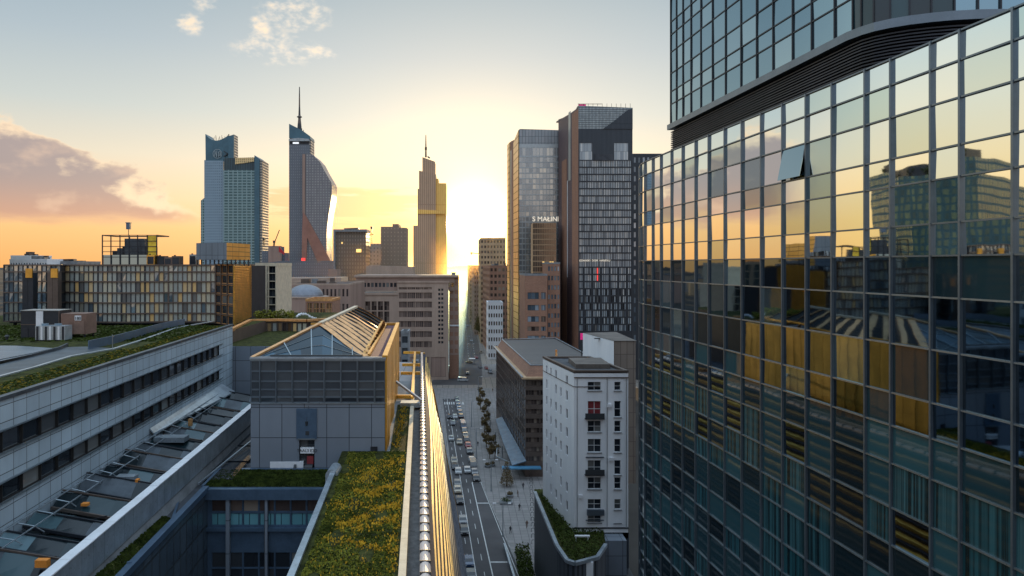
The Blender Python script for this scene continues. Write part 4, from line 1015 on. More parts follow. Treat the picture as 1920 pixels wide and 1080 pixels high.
for k, (ar, pts, mt) in enumerate(pl):
    if k < 100: mb = MB(); mb.face(pts); mb.build('window_pane', mt, b1)
    else: rest.face(pts, 0 if mt is bl2 else 1)
rest.build('window_pane', [bl2, M['blind']], b1, kind='stuff')
for i, (x, y) in enumerate(hall):
    mb = MB(); w = .16 if i % 5 else .3; mb.box(x - w / 2, x + w / 2, y - .12, y + .05, zs[-1] - .1, zs[0] + .05); mb.build('mullion', M['frame_brown'] if i > 30 else M['mull_dark'], b1)
for z in zs:
    mb = MB()
    for a, b_ in zip(hall[:-1], hall[1:]): mb.bar((a[0], a[1] - .12, z), (b_[0], b_[1] - .12, z), .3, .26)
    mb.build('transom', M['frame_brown'], b1)
for px in (52, 62, 98, 108):
    mb = MB(); x = X_(px, 134); mb.box(x - .5, x + .5, 133.2, 134.5, zs[-1] - .3, HC - 1.5); mb.build('column', M['dark_clad'] if px < 70 else M['frame_brown'], b1)
for px, py in ((60, 512), (107, 512)):
    mb = MB(); x = X_(px, 134); z = Z_(py, 134); mb.box(x - .65, x + .65, 133.0, 133.3, z - .9, z + .9); mb.build('lit_pane', M['gold'], b1)
mb = MB(); mb.prism([(hall[0][0], 138.6)] + [(x + .02, y + .12) for x, y in hall[1:]] + [(U(-35.4, 156), 156), (hall[0][0] - 3, 156)], zs[-1] - .4, HC - .12); mb.build('wall', M['dark_clad'], b1)
for px in range(30, 400, 26):
    mb = MB(); x = X_(px, 139); mb.box(x - .2, x + .2, 138.5, 139, 45.6, zs[-1] - .3); mb.build('stilt', M['dark_clad'], b1)
# dark glazed corner bays, then the louvred flank, its sun glow put in as gold colour
gY0, gY1 = 130., 156.
gx0, gx1 = X_(437, gY0), X_(478, gY1)
f = Facade(b1); f.even((X_(404, 136), 135.5), (gx0, gY0), HC - 11.6, HC + .2, 3, 6, .88, .88, depth=.25, style=(M['win_dark'], M['copper'], 1, 1, .14))
f.plain((gx0, gY0), (gx1, gY1), HC - 11.6, HC + .2); f.plain((gx1, gY1), (X_(404, 136), 156), HC - 11.6, HC + .2)
f.finish([M['frame_brown']], wallname='corner_wall')
n = 34
for k in range(n):
    z = HC - 11.3 + 11.3 * k / n; mb = MB(); mb.hexa([(gx0 + .02, gY0, z), (gx0 + .28, gY0, z - .1), (gx1 + .28, gY1, z - .1), (gx1 + .02, gY1, z), (gx0 + .02, gY0, z + .25), (gx0 + .28, gY0, z + .13), (gx1 + .28, gY1, z + .13), (gx1 + .02, gY1, z + .25)])
    mb.build('louvre', M['gold'], b1)
mb = MB(); mb.face([(gx0 + .2, gY0 - .3, HC + .3), (gx1 + .4, gY1, HC + .3), (gx1 - 6, gY1, HC + .3), (gx0 - 4, gY0 - .3, HC + .3)]); mb.build('roof', M['roof_dark'], b1)
# low grid wing below the golden end, curving round to the right
c1 = thing('grid_wing', 'dark glazed wing with fine grid and planted terrace below the golden louvred end', 'building', (-32, 126, 0))
f = Facade(c1); ct = HC - 10.4
cv = [(X_(432, 108), 108), (X_(470, 127), 127), (X_(520, 128.5), 128.5), (X_(575, 127), 127), (X_(640, 131), 131)]
f.even(cv[0], cv[1], 30, ct, 8, 9, .85, .86, depth=.15, style=(M['win_brown'], M['mull_dark'], 1, 1, .08))
for a, b_, n in ((cv[1], cv[2], 5), (cv[2], cv[3], 6), (cv[3], cv[4], 6)):
    f.even(a, b_, 30, ct - .3, n, 9, .86, .88, depth=.15, style=lambda i, j: (random.choice([M['win_brown'], M['blind'], M['copper_glass'], M['copper_glass']]), M['mull_dark'], 1, 1, .08))
f.plain(cv[4], (X_(640, 131), 150), 30, ct); f.plain((X_(640, 131), 150), (X_(432, 108), 150), 30, ct); f.plain((X_(432, 108), 150), cv[0], 30, ct)
f.finish([M['frame_brown']])
mb = MB(); mb.face([(p[0], p[1], ct) for p in cv] + [(X_(640, 131), 150, ct), (X_(432, 108), 150, ct)]); mb.build('roof', M['moss'], c1)
mb = MB()
for a, b_ in zip(cv[:-1], cv[1:]): mb.bar((a[0], a[1], ct + .1), (b_[0], b_[1], ct + .1), .7, .45)
mb.build('coping', M['copper'], c1)
def leafball(name, cx, cy, cz, rx, ry, rz, n, s, mats, rs, parent=None, mb=None, mi=0, flat=0):
    own = mb is None; mb = mb or MB()
    for _ in range(n):
        d = Vector((rs.gauss(0, 1), rs.gauss(0, 1), rs.gauss(0, 1))).normalized(); q = rs.random() ** .4
        p = Vector((cx + d.x * rx * q, cy + d.y * ry * q, cz + d.z * rz * q)); a = Vector((rs.gauss(0, 1), rs.gauss(0, 1), rs.gauss(0, .6))).normalized(); b_ = a.cross(Vector((rs.gauss(0, 1), rs.gauss(0, 1), rs.gauss(0, 1)))).normalized()
        ss = s * rs.uniform(.6, 1.4); mb.face([p - a * ss, p - b_ * ss * .7, p + a * ss, p + b_ * ss * .7], mi if rs.random() < .7 else mi + flat)
    return mb.build(name, mats, parent) if own else mb
rs = random.Random(31)
for k, px in enumerate((486, 500, 514, 528, 545)):
    x = X_(px, 134); o = leafball('terrace_shrub', x, 134, ct + .7, 1.1, .8, .8 + .3 * (k % 2), 260, .16, [M['grass']], rs); centre(o)
    tagp(o, ['leafy terrace shrub beside the golden louvred end', 'second terrace shrub from the golden end', 'taller middle shrub of the planted terrace', 'fourth terrace shrub, left of the pale stones', 'last terrace shrub next to the pale folded cover'][k], 'shrub', 'shrubs on the planted terrace')
mb = MB()
for k in range(9): mb.bar((X_(556 + k * 4, 133), 133 + .3 * (k % 3), ct + .3 + .5 * math.sin(k * .5)), (X_(560 + k * 4, 133), 133.8, ct + .5 + .5 * math.sin(k * .5 + .7)), .3, .25)
tagp(centre(mb.build('folded_cover', M['white_metal'])), 'pale crumpled cover lying on the planted terrace', 'cover')
# dark slate gable between the wing and the pavilion
mb = MB(); Yg = 106.; g_ = [(X_(433, Yg), Yg, Z_(750, Yg)), (X_(474, Yg), Yg, Z_(750, Yg)), (X_(474, Yg), Yg, Z_(677, Yg)), (X_(433, Yg), Yg, Z_(703, Yg))]
mb.slab(g_[::-1], (0, 1.2, 0)); sg = mb.build('slate_gable_wall', M['frame_dark']); tagp(centre(sg), 'plain dark slate gable wall left of the pavilion', 'wall')
mb = MB(); mb.bar(Vector(g_[3]) + Vector((0, -.1, .1)), Vector(g_[2]) + Vector((0, -.1, .1)), .3, .25); o = mb.build('coping', M['steel_blue'], None); o.parent = sg; o.data.transform(Matrix.Translation(-sg.location))
# ------------------------------------------------------------------ rooftop structures on the hall
cg = thing('rooftop_glass_cage', 'open glazed rooftop cage with stepped dark core and golden right pane', 'rooftop structure', (X_(243, 146), 146, HC))
Yc_ = 146.; x0, x1, x2 = X_(192, Yc_), X_(276, Yc_), X_(294, Yc_); zt_ = Z_(441, Yc_)
mb = MB()
for px in (192, 208, 225, 242, 258, 276, 294):
    x = X_(px, Yc_); mb.box(x - .09, x + .09, Yc_ - .1, Yc_ + .1, HC, zt_)
for py in (441, 452, 462, 472, 482): z = Z_(py, Yc_); mb.box(x0, x2, Yc_ - .06, Yc_ + .06, z - .07, z + .07)
mb.box(x0, x2, Yc_ + 5.9, Yc_ + 6.1, zt_ - .15, zt_ + .1); mb.box(x0 - .1, x0 + .1, Yc_, Yc_ + 6, zt_ - .15, zt_ + .1); mb.box(x2 - .1, x2 + .1, Yc_, Yc_ + 6, zt_ - .15, zt_ + .1)
for px in (192, 243, 294): x = X_(px, Yc_ + 6); mb.box(x - .1, x + .1, Yc_ + 5.9, Yc_ + 6.1, HC, zt_)
mb.build('frame', M['mull_dark'], cg)
for k, (pa, pb_, py) in enumerate(((207, 216, 470), (216, 226, 465), (226, 230, 462), (230, 268, 447), (268, 276, 462))):
    mb = MB(); mb.box(X_(pa, Yc_), X_(pb_, Yc_), Yc_ + .8, Yc_ + 5, HC, Z_(py, Yc_)); mb.build('core', M['metal_dark'] if k % 2 else M['dark_clad'], cg)
mb = MB(); mb.box(x1 + .1, x2 - .1, Yc_ + .1, Yc_ + .15, HC + 2.0, zt_ - .1); mb.build('gold_pane', mat('gold_glass', (.85, .60, .06), rough=.3, metal=.3), cg)
mb = MB(); mb.box(x0 + .1, x1 - .1, Yc_ + .12, Yc_ + .15, HC, Z_(478, Yc_)); mb.build('glass_pane', M['mirror_teal'], cg)
tk = thing('water_tank_mast', 'small blue tank on a thin mast above the rooftop glass cage', 'mast', (X_(241, 147), 147, zt_))
mb = MB(); mb.tube((X_(241, 147), 147, zt_), (X_(241, 147), 147, Z_(430, 147)), .07, n=6); mb.build('pole', M['mull_dark'], tk)
mb = MB(); mb.box(X_(237.5, 147), X_(244.5, 147), 146.7, 147.3, Z_(430, 147), Z_(418, 147)); mb.box(X_(236.8, 147), X_(245.2, 147), 146.6, 147.4, Z_(418.5, 147), Z_(417, 147)); mb.build('tank', M['steel_blue'], tk)
ph_ = thing('rooftop_penthouse', 'grey panelled rooftop penthouse with orange glowing end, in front of the banded tower', 'rooftop structure', (X_(420, 142), 142, HC))
Yp = 138.; mb = MB(); mb.hexa([(X_(368, Yp), Yp, Z_(487, Yp)), (X_(425, Yp), Yp, Z_(487, Yp)), (X_(425, Yp), Yp + 12, Z_(487, Yp)), (X_(368, Yp), Yp + 12, Z_(487, Yp)), (X_(368, Yp), Yp, Z_(456, Yp)), (X_(425, Yp), Yp, Z_(455, Yp)), (X_(425, Yp), Yp + 12, Z_(455, Yp)), (X_(368, Yp), Yp + 12, Z_(456, Yp))]); mb.build('wall', panelmat('penthouse_panels', (.16, .19, .22), (.18, .21, .24), (.07, .08, .09), 1.2, 30, .04, rough=.5), ph_)
mb = MB(); q0, q1 = (X_(425, Yp), Yp), (X_(469, 150), 150)
mb.face([(q0[0], q0[1], Z_(487, Yp)), (q1[0], q1[1], Z_(488, 150)), (q1[0], q1[1], Z_(458, 150)), (q0[0], q0[1], Z_(455, Yp))]); mb.build('glow_end', panelmat('glow_end_panels', (.86, .44, .09), (.95, .52, .13), (.25, .11, .03), 3.2, .95, .06, rough=.35, metal=.6), ph_)  # orange panel colour carries the sunset glow on this end
mb = MB(); mb.face([(X_(368, Yp), Yp, Z_(456, Yp) + .02), (q0[0], Yp, Z_(455, Yp) + .02), (q1[0], 150, Z_(458, 150) + .02), (X_(380, 150), 150, Z_(458, 150) + .02)]); mb.build('roof', M['roof_dark'], ph_)
for px in range(370, 468, 8):
    mb = MB(); x = X_(px, Yp + 1); mb.box(x - .12, x + .12, Yp + .9, Yp + 1.1, HC - .2, Z_(486.5, Yp)); mb.build('stilt', M['mull_dark'], ph_)
# small roof boxes
for k, (pa, pb_, py, Y, mt, lab) in enumerate(((275, 290, 478, 143, 'gold', 'low yellow plant box at the foot of the glass cage'), (294, 308, 480, 144, 'dark_clad', 'dark plant box right of the glass cage'), (308, 322, 482, 144, 'brown_cab', 'brown plant box between two dark ones on the hall roof'), (322, 337, 480, 144, 'frame_brown', 'dark brown plant box with a short flue'), (355, 368, 477, 150, 'mull_light', 'pale plant box left of the grey penthouse'))):
    r = thing('roof_plant_box', lab, 'plant box', (X_((pa + pb_) / 2, Y), Y, HC), 'plant boxes on the hall roof')
    mb = MB(); mb.box(X_(pa, Y), X_(pb_, Y) - .05, Y, Y + 2, HC - .1, Z_(py, Y)); mb.build('casing', M[mt], r)
    mb = MB(); mb.box(X_(pa, Y) + .2, X_(pa, Y) + .5, Y + .6, Y + .9, Z_(py, Y), Z_(py - 2, Y)); mb.build('flue', M['mull_dark'], r)
    mb = MB(); mb.box(X_(pa, Y) + .15, X_(pb_, Y) - .2, Y - .03, Y + .01, HC + .2, Z_(py + 3, Y)); mb.build('grille', M['louvre_dark'], r)
# low white apartments and trees of antennas at the far left
bld('white_apartments', 'pale stepped apartments with many windows above the glass hall at the far left', [(X_(18, 300), 300), (X_(88, 300), 300), (X_(88, 300), 320), (X_(18, 300), 320)], 0, Z_(489, 300), [M['white_wall']], {0: dict(nb=14, nf=17, fw=.55, fh=.5, style=(M['win_cool'], M['frame_white']))}, clutter=3)
bld('upper_apartments', 'upper storeys of pale apartments set back behind, far left', [(X_(20, 322), 322), (X_(66, 322), 322), (X_(66, 322), 335), (X_(20, 322), 335)], 0, Z_(482, 322), [M['white_wall']], {0: dict(nb=10, nf=18, fw=.5, fh=.5, style=(M['win_cool'], M['frame_white']))}, clutter=4, cap=30)
bld('flat_roof_offices', 'flat grey offices with rooftop clutter right of the white apartments', [(X_(88, 310), 310), (X_(145, 310), 310), (X_(145, 310), 330), (X_(88, 310), 330)], 0, Z_(493, 310), [M['slab']], {0: dict(nb=10, nf=16, fw=.6, fh=.5, style=(M['win_dark'], M['frame_dark']))}, clutter=6, cap=30)
# ------------------------------------------------------------------ dark framed stair tower right of the golden end
bld('framed_stair_tower', 'dark glass stair tower in a cream frame, right of the golden louvred end', [(X_(479, 165), 165), (X_(518, 165), 165), (X_(518, 165), 180), (X_(479, 165), 180)], 30, Z_(499, 165), [M['cream']], {0: dict(cols=[(.3, 2.3), (2.75, 2.95), (3.2, 4.8)], rows=[(Z_(498, 165) - 1.9 * (k + 1) + .12, Z_(498, 165) - 1.9 * k - .05) for k in range(8)][::-1], depth=.5, style=(M['win_dark'], M['frame_dark'], 2, 1, .08))})
# ------------------------------------------------------------------ observatory style dome on its drum
dm = thing('domed_hall', 'round brown hall with smooth grey dome', 'building', (X_(563, 260), 260 + 9, 0))
cx, cy = X_(563, 260), 269.; R_ = 8.6
mb = MB(); mb.tube((cx, cy, 0), (cx, cy, Z_(558, 262)), R_ + .1, n=40, cap=True); mb.build('drum', M['sand2'], dm)
mb = MB(); zb = Z_(558, 262); H_ = 4.9; Rd = 7.0; nn_, mm_ = 32, 8
for i in range(nn_):
    for j in range(mm_):
        f0, f1 = [math.pi / 2 * q / mm_ for q in (j, j + 1)]; a0, a1 = [2 * math.pi * q / nn_ for q in (i, i + 1)]
        q = [(cx + Rd * math.cos(f_) * math.cos(a), cy + Rd * math.cos(f_) * math.sin(a), zb + H_ * math.sin(f_)) for f_, a in ((f0, a0), (f0, a1), (f1, a1), (f1, a0))]
        mb.face(q if j < mm_ - 1 else q[:3], 0, True)
mb.build('dome', mat('dome_sheet_metal', (.22, .23, .26), rough=.4, metal=.5, var=.12), dm)
mb = MB(); mb.tube((cx, cy, zb - .2), (cx, cy, zb + .25), R_ + .4, n=40); mb.build('cornice', M['sand'], dm)
bld('low_brown_hall', 'low brown flat roofed hall beside and behind the dome', [(X_(520, 285), 285), (X_(655, 285), 285), (X_(655, 285), 330), (X_(520, 285), 330)], 0, Z_(535, 285), [M['sand2']], {0: dict(nb=18, nf=8, fw=.5, fh=.5, style=(M['win_brown'], M['frame_brown']))}, clutter=9, par=M['sand'])
bld('copper_glazed_pavilion', 'small copper coloured glazed pavilion in front of the domed hall', [(X_(573, 215), 215), (X_(624, 215), 215), (X_(624, 215), 228), (X_(573, 215), 228)], 0, Z_(565, 215), [M['brick']], {0: dict(cols=[(.5, 2.), (2.4, 4.2), (4.5, 6.2), (6.5, 8.2)], rows=[(Z_(600, 215), Z_(594, 215)), (Z_(590, 215), Z_(568, 215))], style=(M['copper_glass'], M['copper'], 2, 2, .1))}, par=M['copper'])
# ------------------------------------------------------------------ department store (C1)
Ys = 345.; r = thing('sandstone_store', 'big sandstone department store with horizontal window bands beside the street', 'building', (X_(740, Ys), Ys + 30, 0))
f = Facade(r); zt_ = Z_(545, Ys)
s_ = Ys / F
def cx_(px): return (px - 640) * s_
f.grid((X_(640, Ys), Ys), (X_(745, Ys), Ys), 0, Z_(553, Ys), [(cx_(649) + 3.2 * k, cx_(649) + 3.2 * k + 2.6) for k in range(7)], [(Z_(690, Ys), Z_(672, Ys)), (Z_(650, Ys), Z_(632, Ys)), (Z_(604, Ys), Z_(584, Ys)), (Z_(582, Ys), Z_(565, Ys))], depth=.6, style=(M['win_brown'], M['frame_brown'], 2, 2, .12))
rr = [(Z_(y + 11.5, Ys), Z_(y, Ys)) for y in (640, 621, 602, 583.5, 565.5, 548.5)]
rr.append((Z_(543, Ys), Z_(538.5, Ys)))
bw_ = (833 - 749) * s_
cols = [(((749 - 745) * s_) + bw_ * k / 4 + .1, ((749 - 745) * s_) + bw_ * (k + 1) / 4 - .1) for k in range(4)]
c2 = ((833 - 745) * s_)
cols += [((843.5 - 745) * s_ - .0 - 1.6 + 1.9 * k - 3.6, (843.5 - 745) * s_ - 3.6 - 1.6 + 1.9 * k + 1.2) for k in (1, 2)] if False else []
f.grid((X_(745, Ys), Ys), (X_(812, Ys), Ys), Z_(652, Ys), Z_(530, Ys), [(.8 + (67 * s_ - 1.2) * k / 4, .8 + (67 * s_ - 1.2) * (k + 1) / 4 - .18) for k in range(4)], rr, depth=.5, style=(M['win_store'], M['sand2'], 4, 1, .12))
f.grid((X_(812, Ys), Ys), (X_(841, Ys), Ys), Z_(652, Ys), Z_(530, Ys), [(2.6, 3.7), (4.1, 5.2)], [(Z_(644 - 8.2 * k, Ys), Z_(639.5 - 8.2 * k, Ys)) for k in range(13)], depth=.4, style=(M['win_dark'], M['frame_brown']))
f.grid((X_(745, Ys), Ys), (X_(841, Ys), Ys), 0, Z_(652, Ys), [(1.5, 16.), (17, 24.5)], [(1.5, 11.5)], depth=.3, style=(M['sand2'], M['frame_brown'], 3, 1, .15))
# street flank, darker
xe = X_(841, Ys); f.grid((xe, Ys), (xe - 1.2, Ys + 42), 0, Z_(527, Ys), [(1 + 4.5 * k, 4.6 + 4.5 * k) for k in range(9)], [(2 + 4.3 * j, 4.2 + 4.3 * j) for j in range(10)], depth=.4, style=(M['win_brown'], M['frame_brown'], 2, 1, .12), mi=1)
f.plain((xe - 1.2, Ys + 42), (X_(640, Ys) - 3, Ys + 42), 0, Z_(553, Ys)); f.plain((X_(640, Ys) - 3, Ys + 42), (X_(640, Ys), Ys), 0, Z_(553, Ys))
f.plain((X_(745, Ys), Ys + 42), (X_(745, Ys), Ys), Z_(553, Ys), Z_(530, Ys))
f.finish([M['sand'], M['sand2']])
mb = MB(); mb.box(X_(746, Ys), xe - .5, Ys + .5, Ys + 42, Z_(530, Ys) - .4, Z_(530, Ys) - .05); mb.box(X_(640, Ys), X_(746, Ys), Ys + .4, Ys + 42, Z_(553, Ys) - .4, Z_(553, Ys) - .05); mb.build('roof', M['roof_brown'], r)
mb = MB(); mb.box(X_(630, Ys), X_(746, Ys), Ys - .5, Ys + .2, Z_(553, Ys), Z_(549, Ys)); mb.box(X_(745, Ys), xe + .4, Ys - .5, Ys + .2, Z_(530, Ys), Z_(527, Ys)); mb.build('cornice', M['sand'], r)
f = Facade(r); f.even((X_(666, Ys + 3), Ys + 3), (X_(852, Ys + 3), Ys + 3), Z_(545, Ys + 3), Z_(520, Ys + 3), 26, 1, .7, .32, sill=.4, depth=.3, style=(M['win_dark'], M['frame_brown'])); f.plain((X_(852, Ys + 3), Ys + 3), (X_(852, Ys + 3) - .6, Ys + 30), Z_(545, Ys), Z_(520, Ys + 3)); f.plain((X_(666, Ys + 3), Ys + 30), (X_(666, Ys + 3), Ys + 3), Z_(545, Ys), Z_(520, Ys + 3)); f.finish([M['sand2']], cap=60, wallname='attic_wall')
mb = MB(); mb.box(X_(664, Ys + 3), X_(860, Ys + 3), Ys + 2, Ys + 32, Z_(520, Ys + 3), Z_(516, Ys + 3)); mb.build('attic_roof', M['sand'], r)
mb = MB(); mb.box(X_(842, Ys), X_(860, Ys), Ys + 4, Ys + 42, 0, Z_(520, Ys) - .05); mb.build('street_wing', M['brick'], r)
f = Facade(r); f.even((X_(842, Ys), Ys + 3.95), (X_(860, Ys), Ys + 3.95), 12, Z_(524, Ys), 2, 9, .7, .5, depth=.2, style=lambda i, j: (M['win_brown'] if (i, j) != (0, 2) else M['warm_light'], M['frame_brown'])); f.finish([M['sand2']], wallname='wing_front')
mb = MB(); mb.box(X_(843, Ys), X_(861, Ys), Ys + 3.5, Ys + 3.9, Z_(613, Ys), Z_(610, Ys)); mb.build('sign_band', M['white_metal'], r)
mb = MB(); mb.box(X_(846, Ys), X_(854, Ys), Ys + 8, Ys + 10, Z_(516, Ys), Z_(511, Ys)); mb.build('roof_plant', M['slab'], r)
bld('grey_shed', 'narrow grey louvred shed between the golden pavilion flank and the store', [(X_(752, 190), 190), (X_(766, 190), 190), (X_(766, 190), 196), (X_(752, 190), 196)], 0, Z_(626, 190), [M['slab']], {0: dict(nb=1, nf=12, fw=.8, fh=.6, style=(M['win_dark'], M['mull_light']))})
# ================================================================== RIGHT OF THE STREET
# T5: dark tower with vertical fins
Y5 = 300.; xa, xb = X_(1085, Y5), X_(1186, Y5)
r = thing('dark_finned_tower', 'tall dark office tower with pale vertical strips, brown brick flank and sloping crown', 'building', (X_(1135, Y5), Y5 + 18, 0))
f = Facade(r); zr_ = [(Z_(y1, Y5), Z_(y0, Y5)) for y0, y1 in [(301 + 13.4 * k, 301 + 13.4 * k + 11.4) for k in range(24)]][::-1]
ncol = 30; W5 = xb - xa; cw = (W5 - .8) / ncol
cols = [(.3 + cw * k + .09, .3 + cw * (k + 1) - .09) for k in range(ncol)]
zc = glass('tower_strip_glass', (.14, .18, .21), (.52, .58, .60), rough=.15, metal=.15, wob=.01, stops=[(0, (.10, .13, .16)), (.15, (.26, .32, .37)), (.6, (.36, .43, .48)), (1, (.56, .60, .61))])
def st5(i, j):
    q = random.random()
    if j in (7, 8) and i in (10, 12, 6) and q < .6: return (M['red_lamp'], M['frame_dark'])
    return (zc if (j > 5 or q < .6) else M['win_dark'], M['frame_dark'], 1, 1, .05)
f.grid((xa, Y5), (xb, Y5), 0, Z_(301, Y5), cols, zr_, depth=.22, style=st5, skip=lambda i, j: j < 9 and i % 5 == 2)
f.finish([M['dark_clad']])
dcp = panelmat('dark_pleated_cladding', (.045, .058, .075), (.055, .068, .085), (.02, .025, .03), .55, 40, .09, rough=.4, metal=.3)
f = Facade(r); z0_, z1_ = Z_(301, Y5), Z_(242, Y5)
f.grid((xa, Y5), (xb, Y5), z0_, z1_, [(.4, 6.0), (15.6, 21.8)], [(z0_ + .3, Z_(268, Y5))], depth=.2, style=(zc, M['frame_dark'], 9, 2, .05)); f.finish([dcp], wallname='crown_wall')
# crown: pale lattice above, dark wedge rising to the right
lat = panelmat('crown_lattice', (.42, .47, .48), (.30, .35, .37), (.05, .06, .07), .62, .95, .11, rough=.3, metal=.3)
mb = MB(); zt5 = Z_(198, Y5); zt5b = Z_(202, Y5)
mb.slab([(xa, Y5, z1_), (xb, Y5, z1_), (xb, Y5, zt5b), (xa, Y5, zt5)], (0, .5, 0)); mb.build('crown_lattice', lat, r)
mb = MB(); mb.slab([(X_(1130, Y5), Y5 - .3, z1_), (xb, Y5 - .3, z1_), (xb, Y5 - .3, Z_(203, Y5)), (X_(1176, Y5), Y5 - .3, Z_(207, Y5)), (X_(1150, Y5), Y5 - .3, Z_(228, Y5))], (0, .25, 0)); mb.build('crown_wedge', dcp, r)
mb = MB(); mb.box(X_(1114, Y5), X_(1150, Y5), Y5 - .4, Y5 + .3, Z_(301, Y5), Z_(289, Y5)); mb.build('sky_recess', M['roof_dark'], r)
# brown flank with its stepped crest
xc_ = X_(1047, 338)
fl = [(xa, Y5), (xc_, 338.)]
def fp(s, z): return Vector((xa + (xc_ - xa) * s, Y5 + 38 * s, z))
mb = MB(); top = [(0, zt5), (.06, zt5 + .2), (.12, Z_(205, 305)), (.45, Z_(215, 318)), (.75, Z_(222, 330)), (1, Z_(224, 338))]
pts = [fp(0, 0)] + [fp(s, z) for s, z in top] + [fp(1, 0)]
mb.slab(pts, (.5, .3, 0)); mb.build('brick_flank', M['tile_brown'], r)
for s0, s1, mt, za_, zb_ in ((.02, .3, 'brick', 0, Z_(209, 306)), (.36, .46, 'blind', Z_(340, 318), Z_(212, 318)), (.50, .53, 'frame_white', Z_(520, 318), Z_(338, 318)), (.55, .8, 'brick', 0, Z_(300, 325))):
    mb = MB(); a, b_ = fp(s0, za_), fp(s1, za_); n = Vector((-.98, .2, 0)) * .12 * (1 if s0 > .3 else 0) + Vector((-.03, 0, 0))
    mb.slab([a + n, b_ + n, Vector((b_.x, b_.y, zb_)) + n, Vector((a.x, a.y, zb_)) + n], (.1, 0, 0)); mb.build('flank_strip', M[mt], r)
mb = MB(); mb.slab([fp(.92, Z_(227, 335)), fp(1.12, Z_(227, 338)), fp(1.12, Z_(224, 338)), fp(.92, Z_(224, 335))], (2, -.8, 0)); mb.build('crest_cap', M['mull_dark'], r)
mb = MB(); mb.prism([(xa + .1, Y5 + .4), (xb, Y5 + .4), (xb - 2, 338), (xc_ + .4, 338)], 0, zt5b - 2); mb.build('body', M['dark_clad'], r)
mb = MB()
for k in range(12): x = xa + .5 + k * (W5 - 1) / 11; mb.box(x - .06, x + .06, Y5 + 2, Y5 + 2.2, zt5b - 1, zt5 + 1.4)
mb.box(xa, xa + W5 * .45, Y5 + 2, Y5 + 2.15, zt5 + 1.1, zt5 + 1.3); mb.build('roof_rail', M['frame_dark'], r)
mb = MB(); mb.box(xa + .3, xa + 3.6, Y5 + 2.3, Y5 + 2.6, zt5, zt5 + 1.1); mb.build('roof_sign', M['magenta'], r)
# low letters on the front
textmesh('GDANSKI  DOM  HANDLU', 1.15, M['sign_white'], r, Matrix.Translation((X_(1115, Y5), Y5 - .15, Z_(490, Y5))) @ FRONT)
# T4: silvery tower nearer the street
Y4 = 340.; xa4, xb4 = X_(972, Y4), X_(1051, Y4)
r = thing('silver_glass_tower', 'silvery glass tower with gold lit flank, standing between the sun and the dark tower', 'building', (X_(1010, Y4), Y4 + 20, 0))
sg_ = glass('silver_tower_glass', (.28, .30, .31), (.48, .48, .45), rough=.12, metal=.65, wob=.03, wscale=.2, stops=[(0, (.24, .28, .32)), (.5, (.34, .38, .41)), (.85, (.44, .47, .48)), (1, (.56, .56, .52))])
f = Facade(r); zt4 = Z_(244, Y4)
rows = []; y = 640.
while y > 300: rows.append((Z_(y, Y4), Z_(y - 8.6, Y4))); y -= 10.2
rows.append((Z_(292, Y4), Z_(277, Y4)))
f.grid((xa4, Y4), (xb4, Y4), 0, Z_(270, Y4), [(.2 + 1.72 * k + .06, .2 + 1.72 * (k + 1) - .06) for k in range(12)], rows, depth=.12, style=(sg_, M['mull_light'], 1, 1, .08))
f.plain((xb4, Y4), (xb4 - 2, Y4 + 40), 0, zt4); f.plain((xb4 - 2, Y4 + 40), (X_(951, 383), 383), 0, zt4 - 6)
f.finish([M['mull_light']])
mb = MB(); mb.slab([(xa4, Y4, Z_(270, Y4)), (xb4, Y4, Z_(270, Y4)), (xb4, Y4, zt4), (xa4 + .8, Y4, zt4 + .6), (xa4, Y4, zt4)], (0, .6, 0)); mb.build('crown', panelmat('crown_panels', (.24, .28, .31), (.28, .31, .34), (.08, .09, .1), 1.6, 3.3, .08, rough=.3, metal=.5), r)
def f4(s, z): return Vector((xa4 + (X_(951, 383) - xa4) * s, Y4 + 43 * s, z))
glow_side = panelmat('glow_flank_glass', (.80, .52, .20), (.9, .62, .28), (.35, .2, .08), 2.2, 3.4, .2, rough=.3, metal=.75)  # gold base colour carries the sun's glow over this flank
for s0, s1, mt, ztp in ((0, .42, glow_side, (zt4, Z_(262, 352))), (.42, .78, M['brick'], (Z_(262, 358), Z_(265, 372))), (.78, 1., glow_side, (Z_(266, 372), Z_(272, 383)))):
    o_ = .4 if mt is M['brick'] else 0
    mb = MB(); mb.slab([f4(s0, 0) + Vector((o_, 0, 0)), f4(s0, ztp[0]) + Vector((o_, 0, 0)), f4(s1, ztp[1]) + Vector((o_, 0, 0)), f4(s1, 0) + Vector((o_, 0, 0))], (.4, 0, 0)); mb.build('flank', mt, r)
mb = MB(); mb.prism([(xa4 + .5, Y4 + .6), (xb4, Y4 + .6), (xb4 - 2, 379), (X_(951, 383) + .6, 379)], 0, zt4 - 5); mb.build('body', M['mull_light'], r)
textmesh('S MAŁINIS', 3.4, M['sign_white'], r, Matrix.Translation((X_(1026, Y4), Y4 - .6, Z_(415, Y4))) @ FRONT, extrude=.2)
